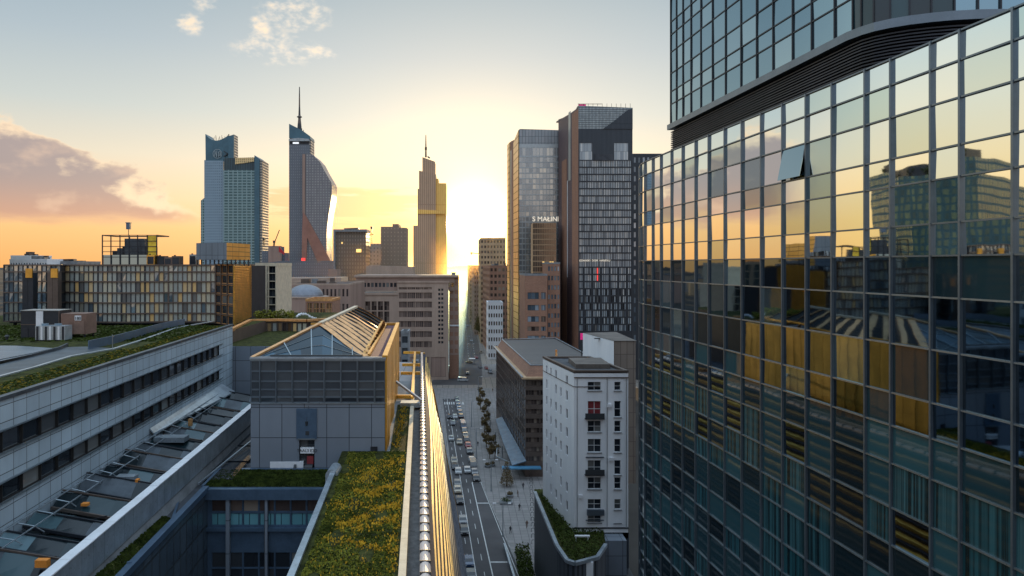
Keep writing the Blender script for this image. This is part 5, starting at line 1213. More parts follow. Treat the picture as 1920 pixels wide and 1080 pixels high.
# the brown block in front of it
brg = glass('brown_mirror_glass', (.20, .15, .11), (.26, .20, .15), rough=.12, metal=.6, wob=.01)
bld('brown_glass_block', 'plain brown glass slab with a few lit windows in front of the silver tower', [(X_(999, 325), 325), (X_(1043, 325), 325), (X_(1043, 325), 334), (X_(999, 325), 334)], 0, Z_(418, 325), [M['tan']], {0: dict(nb=10, nf=30, fw=.92, fh=.86, depth=.08, style=lambda i, j: ((M['warm_light'] if (i, j) in ((7, 22), (8, 22), (6, 14), (4, 22)) else brg), M['frame_brown'], 1, 1, .05))}, cap=60, nopar=True)
def stb(i, j): return (M['win_cool'] if (i * 5 + j * 3) % 4 else M['win_brown'], M['frame_brown'], 3, 1, .12)
bld('brick_office_block', 'brown brick offices with pale bands in front of the silver tower', [(X_(984, 300), 300), (X_(1026, 300), 300), (X_(1026, 300), 322), (X_(982, 300), 322)], 0, Z_(517, 300), [M['brick']], {0: dict(cols=[(1.2, 6.2), (7.2, 9.2)], rows=[(2.5, 6.5), (16.5, 18.5), (20.5, 23.), (24.5, 27), (29, 31), (33, 35.5), (38, 40.5), (43, 46.)], depth=.3, style=stb)}, par=M['slab'])
bld('brick_stair_block', 'taller narrow brick block with small blue windows left of the brown brick flank', [(X_(1026.5, 304), 304), (X_(1050, 304), 304), (X_(1050, 304), 324), (X_(1026.5, 304), 324)], 0, Z_(495, 304), [M['brick']], {0: dict(nb=4, nf=14, fw=.6, fh=.5, style=(M['win_cool'], M['frame_brown']))}, par=M['slab'])
# street wall further up on the right, sunset haze warmth put into the tan wall colours
def streetblock(name, label, px0, px1, Y0, py_top, Y1, wallm, nb, nf, style, par=None, px_far=None, **kw):
    x0, x1 = X_(px0, Y0), X_(px1, Y0)
    return bld(name, label, [(x0, Y0), (x1, Y0), (x1 - .01 * (Y1 - Y0), Y1), (X_(px_far, Y1) if px_far else x0, Y1)], 0, Z_(py_top, Y0), wallm, {0: dict(nb=nb, nf=nf, fw=.6, fh=.5, style=style), 3: dict(nb=int((Y1 - Y0) / 4), nf=nf, fw=.6, fh=.5, style=style)}, par=par, **kw)
bst = (M['win_brown'], M['frame_brown'])
streetblock('street_block', 'low terrace with a white gridded gable, right side of the street', 915, 943, 420, 569, 440, [M['white_wall']], 6, 7, (M['win_brown'], M['frame_white']), px_far=912)
streetblock('street_block', 'reddish block with horizontal bands behind the white gridded gable', 918, 985, 442, 500, 500, [M['brick']], 9, 14, bst, px_far=905, clutter=12)
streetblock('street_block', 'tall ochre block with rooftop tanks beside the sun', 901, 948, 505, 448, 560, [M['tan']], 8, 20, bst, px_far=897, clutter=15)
streetblock('street_block', 'pink brown block below the ochre one at the kerb', 889, 915, 565, 500, 640, [M['sand2']], 6, 15, bst, px_far=884)
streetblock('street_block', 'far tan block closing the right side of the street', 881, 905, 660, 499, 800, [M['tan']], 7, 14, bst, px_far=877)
# dark block behind the mirror glass corner
bld('dark_roof_block', 'dark ribbed block with rail on top, between the dark tower and the glass block', [(X_(1178, 345), 345), (X_(1262, 345), 345), (X_(1262, 345), 380), (X_(1178, 345), 380)], 0, Z_(291, 345), [dcp], {0: dict(nb=10, nf=24, fw=.5, fh=.6, style=(M['win_cool'], M['frame_dark']))}, cap=40)
# ------------------------------------------------------------------ R2: the low brown office with overhanging roof
Y2 = 187.; x0, x1 = X_(985, Y2), X_(1150, Y2); zt2 = Z_(702, Y2)
foot2 = [(x0, Y2), (x1, Y2), (x1 - 4.5, 262), (x0 - 4.4, 257)]
r = thing('brown_street_office', 'brown street office with banded front, glazed flank and dark flat roof', 'building', (x0 + 10, Y2 + 30, 0)); f = Facade(r)
f.even(foot2[0], foot2[1], 3.6, zt2 - 1.2, 6, 9, .94, .55, depth=.5, style=(M['win_brown'], M['frame_brown'], 5, 1, .1))
f.plain(foot2[0], foot2[1], 0, 3.6)
sgl = glass('street_office_glass', (.07, .07, .08), (.16, .15, .15), rough=.1, metal=.3, wob=.03)
f.even(foot2[3], foot2[0], 4.5, zt2 - 1.2, 20, 8, .9, .86, depth=.15, style=(sgl, M['frame_brown'], 1, 1, .1)); f.plain(foot2[3], foot2[0], 0, 4.5)
f.plain(foot2[1], foot2[2], 0, zt2 - 1.2); f.plain(foot2[2], foot2[3], 0, zt2 - 1.2); f.finish([M['frame_brown']], sub=40)
ov = [(x0 - .9, Y2 - .9), (x1, Y2 - .9), (x1 - 4.5, 263), (x0 - 5.4, 258)]
mb = MB(); mb.prism(ov, zt2 - 1.2, zt2 - .7); mb.build('eaves', M['tan'], r)
ov2 = [(p[0] + .0, p[1]) for p in foot2]
mb = MB(); a_ = [(x0 + .3, Y2 + .3), (x1, Y2 + .3), (x1 - 4.5, 261), (x0 - 4.0, 256)]; b__ = [(x0 + 1.6, Y2 + 1.5), (x1 - 1.5, Y2 + 1.5), (x1 - 6, 259), (x0 - 2.4, 254)]
for i in range(4):
    j = (i + 1) % 4; mb.face([(*a_[i], zt2 - .7), (*a_[j], zt2 - .7), (*b__[j], zt2 + 2.3), (*b__[i], zt2 + 2.3)])
mb.build('parapet', M['brick'], r)
mb = MB(); 
for i in range(4):
    j = (i + 1) % 4; mb.bar((*b__[i], zt2 + 2.35), (*b__[j], zt2 + 2.35), .35, .2)
mb.build('coping', M['metal_par'], r)
mb = MB(); mb.face([(*p, zt2 + 2.0) for p in b__]); mb.build('roof', panelmat('seamed_roof', (.10, .09, .085), (.12, .11, .10), (.06, .055, .05), 60, 1.6, .08, rough=.6), r)
mb = MB(); mb.bar((x0 - .9, Y2 - .9, zt2 - .6), (x0 - 5.4, 258, zt2 - .6), .5, .3); mb.build('gutter', M['metal_par'], r)
# canopies and the sloping glazed arcade on the plaza side
def a2(s, o, z): return Vector((x0 - 4.4 * s - o, Y2 + 70 * s, z))
mb = MB(); mb.slab([a2(-.02, 0, 4.6), a2(.75, 0, 4.6), a2(.75, 2.2, 3.8), a2(.3, 3.4, 3.6), a2(-.02, 3.8, 3.4)], (0, 0, .25)); mb.build('arcade_roof', M['slate_canopy'], r)
mb = MB(); mb.box(x0 - 6.5, x0 + 4, Y2 - 3.4, Y2 - 1., 3.0, 3.3); mb.build('canopy', M['blue_canopy'], r)
mb = MB()
for s in (0, .25, .5, .74): p = a2(s, 4.2, 0); mb.tube(p, p + Vector((0, 0, 3.7)), .14, n=8)
mb.build('column', M['mull_light'], r)
mb = MB(); mb.bar(a2(.3, 5.2, 3.6), a2(.12, 7.0, 3.2), .3, .2); mb.bar(a2(.12, 7.0, 3.2), a2(.04, 4, 3.2), .3, .2); mb.build('arcade_rim', M['metal_par'], r)
oc = thing('chimney_pot', 'orange chimney pot on the brown office roof', 'chimney', (X_(1043, 200), 200, zt2 + 2)); mb = MB(); mb.tube((X_(1043, 200), 200, zt2 + 2), (X_(1043, 200), 200, zt2 + 4.6), .45, .25, 10); mb.build('flue', M['copper'], oc); mb = MB(); mb.tube((X_(1043, 200), 200, zt2 + 4.6), (X_(1043, 200), 200, zt2 + 5.1), .3, .3, 10); mb.build('cap', M['orange'], oc)
# ------------------------------------------------------------------ white block with two flat sides (R3)
wn = Vector((X_(1076, 110), 110)); wf = Vector((X_(1018, 127), 127)); wr = Vector((X_(1178, 110), 110))
zw0 = Z_(990, 110); zw1 = Z_(700, 110)
r = thing('white_apartment_block', 'white rendered apartment block with small dark windows and dark flat roof', 'building', ((wn.x + wr.x) / 2, 118, 0)); f = Facade(r)
wst = (M['win_dark'], M['frame_white'], 2, 2, .07); wst1 = (M['win_dark'], M['frame_white'], 1, 2, .07)
s0 = 110 / F
rowsF = []
for ya_, yb_ in ((980, 967), (955, 936), (917, 895), (890, 863), (848, 823), (810, 789), (782, 752), (732, 716)): rowsF.append((Z_(ya_, 110), Z_(yb_, 110)))
def wsty(i, j):
    if j == 6 and i == 0: return (M['red_curtain'], M['frame_white'], 2, 2, .09)
    return wst if i == 0 else wst1
f.grid(wn, wr, zw0, zw1, [(26 * s0, 51 * s0), (76 * s0, 88 * s0)], rowsF, depth=.28, style=wsty, skip=lambda i, j: i == 1 and j == 0)
f.plain(wn, wr, 14, zw0)
L_ = (wn - wf).length; zz0, zz1 = zw0, zw1
rows = [(zz0 + 1.6 + 3.05 * k, zz0 + 3.2 + 3.05 * k) for k in range(7)]
f.grid(wf, wn, zz0, zz1, [(2.0, 2.75), (4.6, 5.3), (7.4, 8.3), (10.2, 11.0), (13.2, 14.2)], rows + [(zz0 + 22.7, zz0 + 24.)], depth=.3, style=(M['win_dark'], M['frame_dark'], 1, 2, .06), skip=lambda i, j: (i * 3 + j * 5) % 11 == 0)
bk = wr + (wf - wn); f.plain(wr, bk, 14, zw1); f.plain(bk, wf, 14, zw1); f.plain(wf, wn, 14, zw0); f.finish([M['white_wall']], sub=60)
roof_with_parapet(r, [tuple(wn), tuple(wr), tuple(bk), tuple(wf)], zw1 + .15, .35, .5, M['roof_dark'], M['frame_brown'])
mb = MB(); mb.box(wn.x + 1, wr.x - 2, 114, 122, zw1 + .1, zw1 + .9); mb.build('roof_upstand', M['roof_brown'], r)
mb = MB()
for z in (zw1 - 2.15,): mb.bar((wf.x - .02, wf.y, z), (wn.x - .02, wn.y, z), .14, .08); mb.bar((wn.x, wn.y - .03, z - .0), (wn.x + 4.2, 109.97, z), .14, .08)
mb.box(wn.x, wr.x, 109.85, 110, zw1 - .75, zw1 - .6)
mb.build('string_course', M['frame_brown'], r)
mb = MB()
for py in (788, 893): z = Z_(py - 4, 110); mb.box(wn.x + 20 * s0, wn.x + 56 * s0, 109.3, 110, z - .08, z + .04); mb.box(wn.x + 20 * s0, wn.x + 56 * s0, 109.3, 109.36, z, z + .9)
mb.build('balcony', M['frame_dark'], r)
mb = MB()
for py in (857, 975.): z = Z_(py, 110); mb.box(wn.x + 22 * s0, wn.x + 56 * s0, 109.8, 110, z - .07, z + .07)
mb.box(wn.x + 24 * s0, wn.x + 56 * s0, 109.5, 110, Z_(965, 110), Z_(950, 110) - .4); mb.build('ledge', M['mull'], r)
for (a0, a1) in ((26, 51), (76, 88)):
    for z0_, z1_ in rowsF:
        mb = MB(); mb.box(wn.x + (a0 - 1.5) * s0, wn.x + (a1 + 1.5) * s0, 109.82, 110.02, z0_ - .14, z0_ - .02); mb.build('sill', M['slab'], r)
for xx in (wn.x + 62 * s0, wr.x - .35, wn.x + .5):
    mb = MB(); mb.tube((xx, 109.9, zw0), (xx, 109.9, zw1 - .8), .055, n=6); mb.build('downpipe', M['mull_light'], r)
for k, (xx, py) in enumerate(((66, 760), (70, 860), (12, 930))):
    mb = MB(); x_ = wn.x + xx * s0; z_ = Z_(py, 110); mb.box(x_ - .35, x_ + .35, 109.65, 109.98, z_ - .25, z_ + .25); mb.build('air_conditioner', M['white_metal'], r)
mb = MB(); mb.box(wn.x - .05, wr.x + .05, 109.9, 110.02, zw0 - .1, zw0 + .12); mb.build('plinth', M['frame_dark'], r)
# podium with hedge below it
r = thing('ribbed_podium', 'dark ribbed podium with pale coping under the white apartment block', 'building', (18, 112, 0))
zp = HC - 43.; pf = [(X_(1003, 128.6), 128.6), (14.6, 104), (X_(1060, 98.6) + .3, 98.9), (X_(1078, 98), 98.), (X_(1120, 100), 100), (X_(1137, 104), 104.5), (23, 110), (27, 110), (27, 131), (14, 131)]
mb = MB(); mb.prism(pf, 0, zp - .1); mb.build('wall', panelmat('ribbed_metal', (.10, .12, .15), (.13, .15, .18), (.025, .03, .035), .7, 60, .16, rough=.4, metal=.4), r)
mb = MB(); mb.face([(p[0], p[1], zp) for p in pf]); mb.build('roof', M['moss'], r)
mb = MB()
for a, b_ in zip(pf[:5], pf[1:6]): mb.bar((a[0], a[1], zp + .15), (b_[0], b_[1], zp + .15), .55, .5)
mb.build('coping', M['metal_par'], r)
mb = MB(); mb.box(X_(1078, 98), X_(1115, 98), 99, 99.3, zp - 2.6, zp - .1) ; mb.build('white_wall', M['white_wall'], r)
rs = random.Random(77)
hm = MB()
import itertools
def inside(x, y):
    c = False; n = len(pf)
    for i in range(n):
        (x1_, y1_), (x2_, y2_) = pf[i], pf[i - 1]
        if (y1_ > y) != (y2_ > y) and x < (x2_ - x1_) * (y - y1_) / (y2_ - y1_) + x1_: c = not c
    return c
for _ in range(9000):
    x, y = rs.uniform(13.5, 24), rs.uniform(98.4, 130)
    if not inside(x - .7, y) or not inside(x, y - .8): continue
    lim = wn.x + (wf.x - wn.x) * (y - 110) / 17
    if y > 110 and x > lim - .1: continue
    z = zp + rs.uniform(.0, .75); s = .16
    a = Vector((rs.gauss(0, 1), rs.gauss(0, 1), rs.gauss(0, .5))).normalized() * s; b_ = Vector((rs.gauss(0, 1), rs.gauss(0, 1), rs.gauss(0, 1))).normalized() * s
    p = Vector((x, y, z)); hm.face([p - a, p - b_, p + a, p + b_], 0)
tagp(hm.build('hedge_planting', M['grass_dark']), kind='stuff')
tagp(centre((lambda m: (m.box(X_(1078, 106), X_(1106, 106), 106, 106.4, zp + .75, zp + .95), m.box(X_(1078, 106) + .1, X_(1078, 106) + .25, 106.1, 106.3, zp, zp + .75), m.box(X_(1104, 106) - .2, X_(1104, 106), 106.1, 106.3, zp, zp + .75), m.build('roof_bench', M['white_metal']))[3])(MB())), 'pale narrow bench on the podium hedge below the white block', 'bench')
for k, px in enumerate((1072, 1092, 1112)):
    x = X_(px, 96.); o = leafball('round_bush', x, 96., 10.2, 1., .9, 1.0, 500, .14, [M['grass_dark']], rs); centre(o)
    tagp(o, ['round dark bush left of three under the podium wall', 'middle of three round dark bushes under the podium wall', 'round dark bush right of three under the podium wall'][k], 'bush', 'round bushes below the podium')
lt = thing('lower_terrace', 'dark lower terrace with slanting rails at the foot of the glass block', 'terrace', (22, 95, 0))
mb = MB(); mb.prism([(15.2, 92), (20.8, 80), (22, 86), (27, 98), (27, 109.8), (23, 109.8), (15.4, 97.6)], 0, 9.3); mb.build('base', M['dark_clad'], lt)
mb = MB()
for k in range(4): mb.bar((15.4 + k * .2, 97 - k * 1.3, 9.6 + k * .3), (25, 101 - k * 2.2, 11 + k * .2), .14, .12)
mb.build('rail', M['metal_par'], lt)
mb = MB(); mb.box(X_(1137, 106), X_(1178, 106), 107, 109.8, 9.3, zp - .2); mb.build('wall', M['panel_blue'], lt)
# white gable and brown shed roof behind the white block
Yg = 150.; r = thing('white_gable_block', 'plain white gable with brown ribbed right side behind the white apartment roof', 'building', (X_(1140, Yg), Yg + 5, 0))
mb = MB(); mb.slab([(X_(1093, 165), 165, 10), (X_(1151, Yg), Yg, 10), (X_(1151, Yg), Yg, Z_(640, Yg)), (X_(1093, 165), 165, Z_(625, 165))], (.3, .6, 0)); mb.build('white_gable', M['white_wall'], r)
mb = MB(); mb.slab([(X_(1151, Yg), Yg, 10), (X_(1192, Yg), Yg, 10), (X_(1192, Yg), Yg, Z_(640, Yg)), (X_(1151, Yg), Yg, Z_(640, Yg))], (0, 12, 0)); mb.build('brown_wall', panelmat('ribbed_brown', (.16, .13, .11), (.2, .16, .13), (.08, .06, .05), 1.4, 3.2, .06, rough=.6), r)
mb = MB(); mb.face([(X_(1093, 165), 165.5, Z_(624.5, 165)), (X_(1151, Yg), Yg - .2, Z_(639, Yg)), (X_(1194, Yg), Yg - .2, Z_(639, Yg)), (X_(1194, Yg), 170, Z_(639, Yg))]); mb.build('roof', M['roof_brown'], r)
mb = MB(); mb.box(X_(1112, 158), X_(1126, 158), 156.2, 157, Z_(634, 158), Z_(632.6, 158)); mb.build('slot_window', M['frame_dark'], r)
ms = thing('magenta_sign', 'small glowing magenta panel left of the white gable', 'sign', (X_(1091, 170), 170, 40)); mb = MB(); mb.box(X_(1088.5, 170), X_(1093, 170), 170, 170.3, Z_(637, 170), Z_(625, 170)); mb.build('panel', M['magenta'], ms); mb = MB(); mb.box(X_(1090, 170), X_(1091.5, 170), 170.1, 170.3, 30, Z_(637, 170)); mb.build('post', M['frame_dark'], ms)
# ================================================================== SKYLINE
def ext(parent, name, pts, Y, d, m_, **kw):
    """a solid whose front outline is drawn in elevation at distance Y"""
    mb = MB(); mb.slab([P(px, py, Y) for px, py in pts][::-1], (0, d, 0)); return mb.build(name, m_, parent, **kw)
Y1 = 900.; k1 = Y1 / F
base = 540
dotgrid = panelmat('tower_dot_windows', (.04, .07, .10), (.08, .12, .16), (.24, .34, .42), 2.6, 3.6, 1.0, rough=.2, seam_rough=.5, grime=.2)
bluegl = panelmat('tower_blue_glass', (.035, .10, .12), (.06, .14, .16), (.24, .35, .36), 6, 3.7, .7, rough=.12, seam_rough=.5, grime=.3, metal=.2)
blueslab = mat('tower_blue_panels', (.07, .15, .20), rough=.4, metal=.3, var=.15, scale=.05)
greyfine = panelmat('tower_fine_bands', (.30, .36, .41), (.38, .43, .47), (.12, .14, .17), 2.5, 3.6, 1.05, rough=.25, seam_rough=.4, grime=.25, metal=.3)
greyfine2 = panelmat('tower_curved_bands', (.38, .39, .41), (.46, .46, .46), (.16, .165, .18), 3.5, 3.4, .95, rough=.25, grime=.3, metal=.35)
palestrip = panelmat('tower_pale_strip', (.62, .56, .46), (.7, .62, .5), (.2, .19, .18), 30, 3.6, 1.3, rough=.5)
r = thing('twin_slab_tower', 'blue twin slab tower with concave horned crown and round emblem, leftmost of the skyline', 'tower', (X_(432, Y1), Y1, 0))
ext(r, 'dotted_slab', [(383, base), (383, 300), (384.5, 300), (386, 301), (419, 301), (419, base)], Y1, 30, dotgrid)
crest = [(385.5, 301), (385, 251)] + [(385 + (438 - 385) * q / 14 * .87, 251 + 12.5 * math.sin(math.pi * min(1, q / 14 * .97) ** .8)) for q in range(1, 14)] + [(432, 256), (432, 301)]
ext(r, 'crown', crest, Y1 + 1, 26, blueslab)
ext(r, 'crown_fin', [(428, 301), (428, 255.5), (438.5, 252), (438.5, 301)], Y1 - 1, 2, blueslab)
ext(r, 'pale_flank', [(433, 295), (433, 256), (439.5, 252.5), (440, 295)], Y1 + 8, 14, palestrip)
ext(r, 'side_slab', [(376.5, base), (376.5, 376), (383, 371), (383, base)], Y1 + 1, 26, bluegl)
ext(r, 'banded_slab', [(419, base), (419, 319), (477, 319), (477, base)], Y1 - 3, 32, bluegl)
ext(r, 'crown_glass', [(420, 319), (420, 296.5), (477, 295), (477, 319)], Y1 - 2, 28, panelmat('crown_pleats', (.03, .07, .09), (.05, .10, .12), (.02, .035, .045), 2.2, 60, .4, rough=.3))
ext(r, 'lit_lattice', [(441, 308), (441, 296), (476, 295), (476, 303)], Y1 - 3, 1, panelmat('lit_lattice', (.12, .09, .05), (.2, .14, .07), (.85, .62, .3), 2.6, 2.6, .7, rough=.5))
ext(r, 'edge_slab', [(477, base), (477, 291), (486.5, 298), (486.5, base)], Y1 - 4, 34, blueslab)
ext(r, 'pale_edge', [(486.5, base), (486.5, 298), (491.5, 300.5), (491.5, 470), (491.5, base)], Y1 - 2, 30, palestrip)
mb = MB(); c = P(408, 288.5, Y1)
for R0, R1 in ((6.2, 5.5),):
    n = 28
    for k in range(n):
        a0, a1 = 2 * math.pi * k / n, 2 * math.pi * (k + 1) / n
        q = [(c.x + R0 * math.cos(a0), c.y - .6, c.z + R0 * math.sin(a0)), (c.x + R0 * math.cos(a1), c.y - .6, c.z + R0 * math.sin(a1)), (c.x + R1 * math.cos(a1), c.y - .6, c.z + R1 * math.sin(a1)), (c.x + R1 * math.cos(a0), c.y - .6, c.z + R1 * math.sin(a0))]; mb.face(q[::-1])
for dx0, z0_, z1_ in ((-3.4, -3.6, 3.6), (-1., -4.4, 4.4), (1.4, -4.6, 3.), (3.6, -3, 3.2)): mb.bar(c + Vector((dx0, -.6, z0_)), c + Vector((dx0 + .4, -.6, z1_)), 1.0, .6)
mb.bar(c + Vector((-3.2, -.6, 3.)), c + Vector((-.8, -.6, -3.2)), .8, .5); mb.bar(c + Vector((1.6, -.6, 2.6)), c + Vector((4, -.6, 3)), .8, .5); mb.bar(c + Vector((1.6, -.6, -3)), c + Vector((4, -.6, -2.6)), .8, .5)
mb.build('emblem', mat('emblem_metal', (.30, .36, .38), rough=.5), r)
mb = MB(); c2_ = P(424, 288.5, Y1); mb.bar(c2_ + Vector((-3, -.6, 3.6)), c2_ + Vector((2.6, -.6, 0)), 1.2, 1.1); mb.bar(c2_ + Vector((2.6, -.6, 0)), c2_ + Vector((-3, -.6, -3.6)), 1.2, 1.1); mb.build('emblem_arrow', M['frame_dark'], r)
mb = MB()
for k in range(9): q = P(400 + k * 3.2, 262 - (k % 3) * .8, Y1 + 12); mb.bar(q - Vector((0, 0, 2)), q + Vector((random.uniform(-1.5, 1.5), 0, 3 + (k % 3))), .4, .4)
mb.bar(P(429, 256, Y1), P(429, 251.5, Y1), 1., 1.); mb.build('aerials', M['frame_dark'], r)
# ---- spire tower
Y2s = 880.
r = thing('spire_tower', 'curved grey glass tower with slanted blue top and tall striped mast', 'tower', (X_(580, Y2s), Y2s, 0))
ext(r, 'left_slab', [(542, base), (542, 271), (580, 271), (580, base)], Y2s, 30, greyfine)
ext(r, 'top_wedge', [(542, 259), (542, 232), (566, 244), (581, 255), (582, 261), (580, 261)], Y2s + 1, 26, blueslab)
ext(r, 'observation_deck', [(542, 271), (542, 264), (579, 264), (579, 271)], Y2s + 2, 24, M['dark_clad'])
ext(r, 'deck_ring', [(541.5, 264.5), (541.5, 260.5), (560, 258.5), (579.5, 260.5), (579.5, 264.5)], Y2s - 1, 28, mat('deck_ring', (.36, .40, .42), rough=.4))
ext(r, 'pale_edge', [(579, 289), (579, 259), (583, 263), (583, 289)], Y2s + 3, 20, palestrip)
ext(r, 'deck_lights', [(549, 269.5), (549, 266.5), (560, 266.5), (560, 269.5)], Y2s, 1, emis('deck_light', (.9, .93, .95), .8))
ext(r, 'bulging_slab', [(567, base), (567, 288), (581, 288), (590, 293), (600, 304), (607, 318), (614, 330), (620, 340), (622.5, 346), (622, 366), (619, 386), (616, 404), (613.5, 424), (612.5, 450), (612.5, 493), (613, base)], Y2s - 4, 36, greyfine2)
ext(r, 'brown_spine', [(567, 400), (567, 289), (572, 289), (572, 404)], Y2s - 5, 2, M['sand2'])
brn = mat('tower_brown_legs', (.32, .16, .12), rough=.6, var=.15, scale=.1)
ext(r, 'brown_leg', [(565, base), (566.5, 430), (568, 398), (572, 402), (622, 492), (616, 492), (595, 490), (576, 446), (574, 492), (574, base)], Y2s - 6, 4, brn)
ext(r, 'lit_base', [(565, 489), (565, 484), (572, 484), (572, 489)], Y2s - 8, 1, M['red_lamp'])
mb = MB(); a = P(562, 246, Y2s + 14); tops = [(246, 3.2), (232, 2.4), (222, 1.7), (219, 2.2), (216, 1.4), (200, 1.0), (180, .8), (163, .55)]
for k, ((y0, r0), (y1, r1)) in enumerate(zip(tops[:-1], tops[1:])): mb.tube(P(561.5, y0, Y2s + 14), P(561.5, y1, Y2s + 14), r0, r1, 8, mi=k % 2)
mb.tube(P(557, 219, Y2s + 14), P(566, 219.5, Y2s + 14), .9, .9, 6); mb.build('mast', [M['frame_dark'], M['frame_brown']], r)
mb = MB()
for k in range(5): q = P(557 + k * 3, 248, Y2s + 12); mb.bar(q - Vector((0, 0, 4)), q + Vector((0, 0, 3 + 2 * (k % 2))), .7, .7)
mb.build('aerials', M['frame_dark'], r)
ext(None, 'tower_podium', [(490, 540), (490, 494), (530, 489), (640, 489), (640, 540)], 760, 40, greyfine); tagp(centre(SC.objects['tower_podium']), 'long grey banded podium below the curved spire tower', 'building')
# ---- stepped tower near the sun
Y3 = 700.; tanp = panelmat('stepped_tower_hazed_stone', (.50, .34, .22), (.56, .38, .25), (.40, .26, .17), 2.1, 60, .5, rough=.6, grime=.15)  # tan base colour holds the warmth of the sunset haze
tang = panelmat('stepped_tower_sun_glow', (.98, .60, .16), (1., .64, .18), (.8, .44, .10), 2.1, 60, .4, rough=.45, grime=.15)  # gold base colour holds the sun's glow on the back-lit slab and belt
r = thing('stepped_spire_tower', 'slim stepped sand coloured tower with thin spire, left of the sun', 'tower', (X_(806, Y3), Y3, 0))
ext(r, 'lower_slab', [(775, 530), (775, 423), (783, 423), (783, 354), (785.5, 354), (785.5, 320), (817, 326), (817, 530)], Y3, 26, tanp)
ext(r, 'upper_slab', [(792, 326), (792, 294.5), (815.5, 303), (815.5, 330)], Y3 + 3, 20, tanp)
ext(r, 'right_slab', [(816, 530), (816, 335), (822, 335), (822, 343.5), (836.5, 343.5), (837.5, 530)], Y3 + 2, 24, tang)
mb = MB(); mb.tube(P(798.5, 295, Y3 + 10), P(798.5, 253, Y3 + 10), 1.0, .35, 8); mb.tube(P(798.5, 281, Y3 + 10), P(798.5, 276, Y3 + 10), 1.2, 1.2, 8); mb.build('spire', M['frame_brown'], r)
mb = MB(); mb.tube(P(803, 296, Y3 + 8), P(804.5, 294, Y3 + 8), 1.6, 1.6, 10); mb.build('dish', M['slab'], r)
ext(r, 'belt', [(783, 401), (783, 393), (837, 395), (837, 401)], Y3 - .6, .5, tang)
# ---- lower skyline blocks
def sky(name, label, pts, Y, d, m_, cat='building', extra=None, group=None):
    xs = [p[0] for p in pts]; r = thing(name, label, cat, (X_(sum(xs) / len(xs), Y), Y, 0), group); ext(r, 'body', pts, Y, d, m_)
    for e in (extra or []): ext(r, *e)
    return r
brb = panelmat('brown_office_bands', (.20, .17, .14), (.26, .22, .18), (.14, .12, .10), 2.2, 3.2, .7, rough=.3, metal=.3)
tnb = panelmat('tan_office_bands', (.42, .31, .22), (.50, .37, .27), (.27, .20, .15), 3, 3.4, 1.2, rough=.6)
gb = panelmat('grey_office_grid', (.10, .10, .10), (.16, .15, .14), (.33, .29, .25), 3.2, 3.6, 1.1, rough=.6)
q = sky('slate_office_slab', 'brown grey office slab in a pale rim with two lit windows', [(628, 560), (628, 435), (686, 435), (686, 560)], 560, 22, brb, extra=[('rim', [(625, 560), (625, 430), (687.5, 430), (687.5, 434.5), (628.5, 434.5), (628.5, 560)], 558, 25, M['slab'])])
ext(q, 'lit_window', [(668, 473), (668, 467), (677, 467), (677, 473)], 557.5, 1, M['warm_light']); ext(q, 'lit_window', [(640, 457), (640, 454), (642, 454), (642, 457)], 557.5, 1, M['warm_light'])
ext(q, 'roof_plant', [(645, 430), (645, 428), (672, 427), (672, 430)], 562, 6, M['frame_dark'])
sky('tan_tower_block', 'tan banded tower block with raised lift head, right of the small white lattice block', [(714, 560), (714, 425), (736, 425), (736, 420), (748, 420), (748, 426.5), (762, 427), (762, 560)], 600, 20, tnb)
sky('lattice_block', 'small white gridded block left of the tan tower block', [(694.5, 560), (694.5, 457), (714, 457), (714, 560)], 640, 15, gb)
sky('far_office_block', 'low grey office wing between the slate slab and the lattice block', [(687, 560), (687, 462), (695, 462), (695, 560)], 660, 15, tnb)
sky('pink_low_block', 'low pinkish block below the slate office slab', [(616, 560), (616, 505), (632, 505), (632, 560)], 520, 15, M['sand2'])
sky('wide_low_block', 'wide low tan building behind the department store', [(686, 560), (686, 498), (775, 500), (775, 560)], 500, 20, M['sand'])
sky('low_grey_offices', 'low banded grey offices left of the curved tower podium', [(491, 545), (491, 470), (503, 470), (503, 462), (525, 462), (525, 474), (534, 474), (534, 545)], 820, 20, greyfine)
sky('hoarded_block', 'block under construction with red hoarding below the yellow crane', [(503, 500), (503, 461), (524, 461), (524, 500)], 800, 10, M['sand2'], extra=[('hoarding', [(523, 472), (523, 462), (528, 468), (533, 474), (533, 478)], 799, 1, M['red'])])
sky('low_brick_halls', 'low brick halls behind the dome', [(516, 560), (516, 522), (640, 520), (640, 560)], 430, 25, M['sand'])
# cranes
def crane(px, pyb, pyt, jib, Y, label, colm):
    r = thing('tower_crane', label, 'crane', (X_(px, Y), Y, Z_(pyb, Y)), 'cranes on the skyline')
    mb = MB(); a, b_ = P(px, pyb, Y), P(px, pyt, Y); w = 1.2
    for sx in (-1, 1):
        for sy in (-1, 1): mb.bar(a + Vector((sx * w / 2, sy * w / 2, 0)), b_ + Vector((sx * w / 2, sy * w / 2, 0)), .35, .35)
    n = 8
    for k in range(n): p0 = a.lerp(b_, k / n); p1 = a.lerp(b_, (k + 1) / n); mb.bar(p0 + Vector((-w / 2, -w / 2, 0)), p1 + Vector((w / 2, -w / 2, 0)), .25, .25)
    mb.build('mast', colm, r)
    mb = MB(); e0, e1 = P(*jib[0], Y), P(*jib[1], Y); mb.bar(e0, e1, .8, .8); mb.bar(e0 + Vector((0, 0, 1.6)), e1, .3, .3); mb.build('jib', colm, r)
    mb = MB(); mb.box(b_.x - 1.2, b_.x + 1.2, Y - 1.2, Y + 1.2, b_.z - 2, b_.z + .6); mb.build('cab', M['frame_dark'], r)
crane(514, 462, 452, ((512, 462), (524, 431)), 790, 'luffing crane with raised jib beside the blue twin tower', M['frame_brown'])
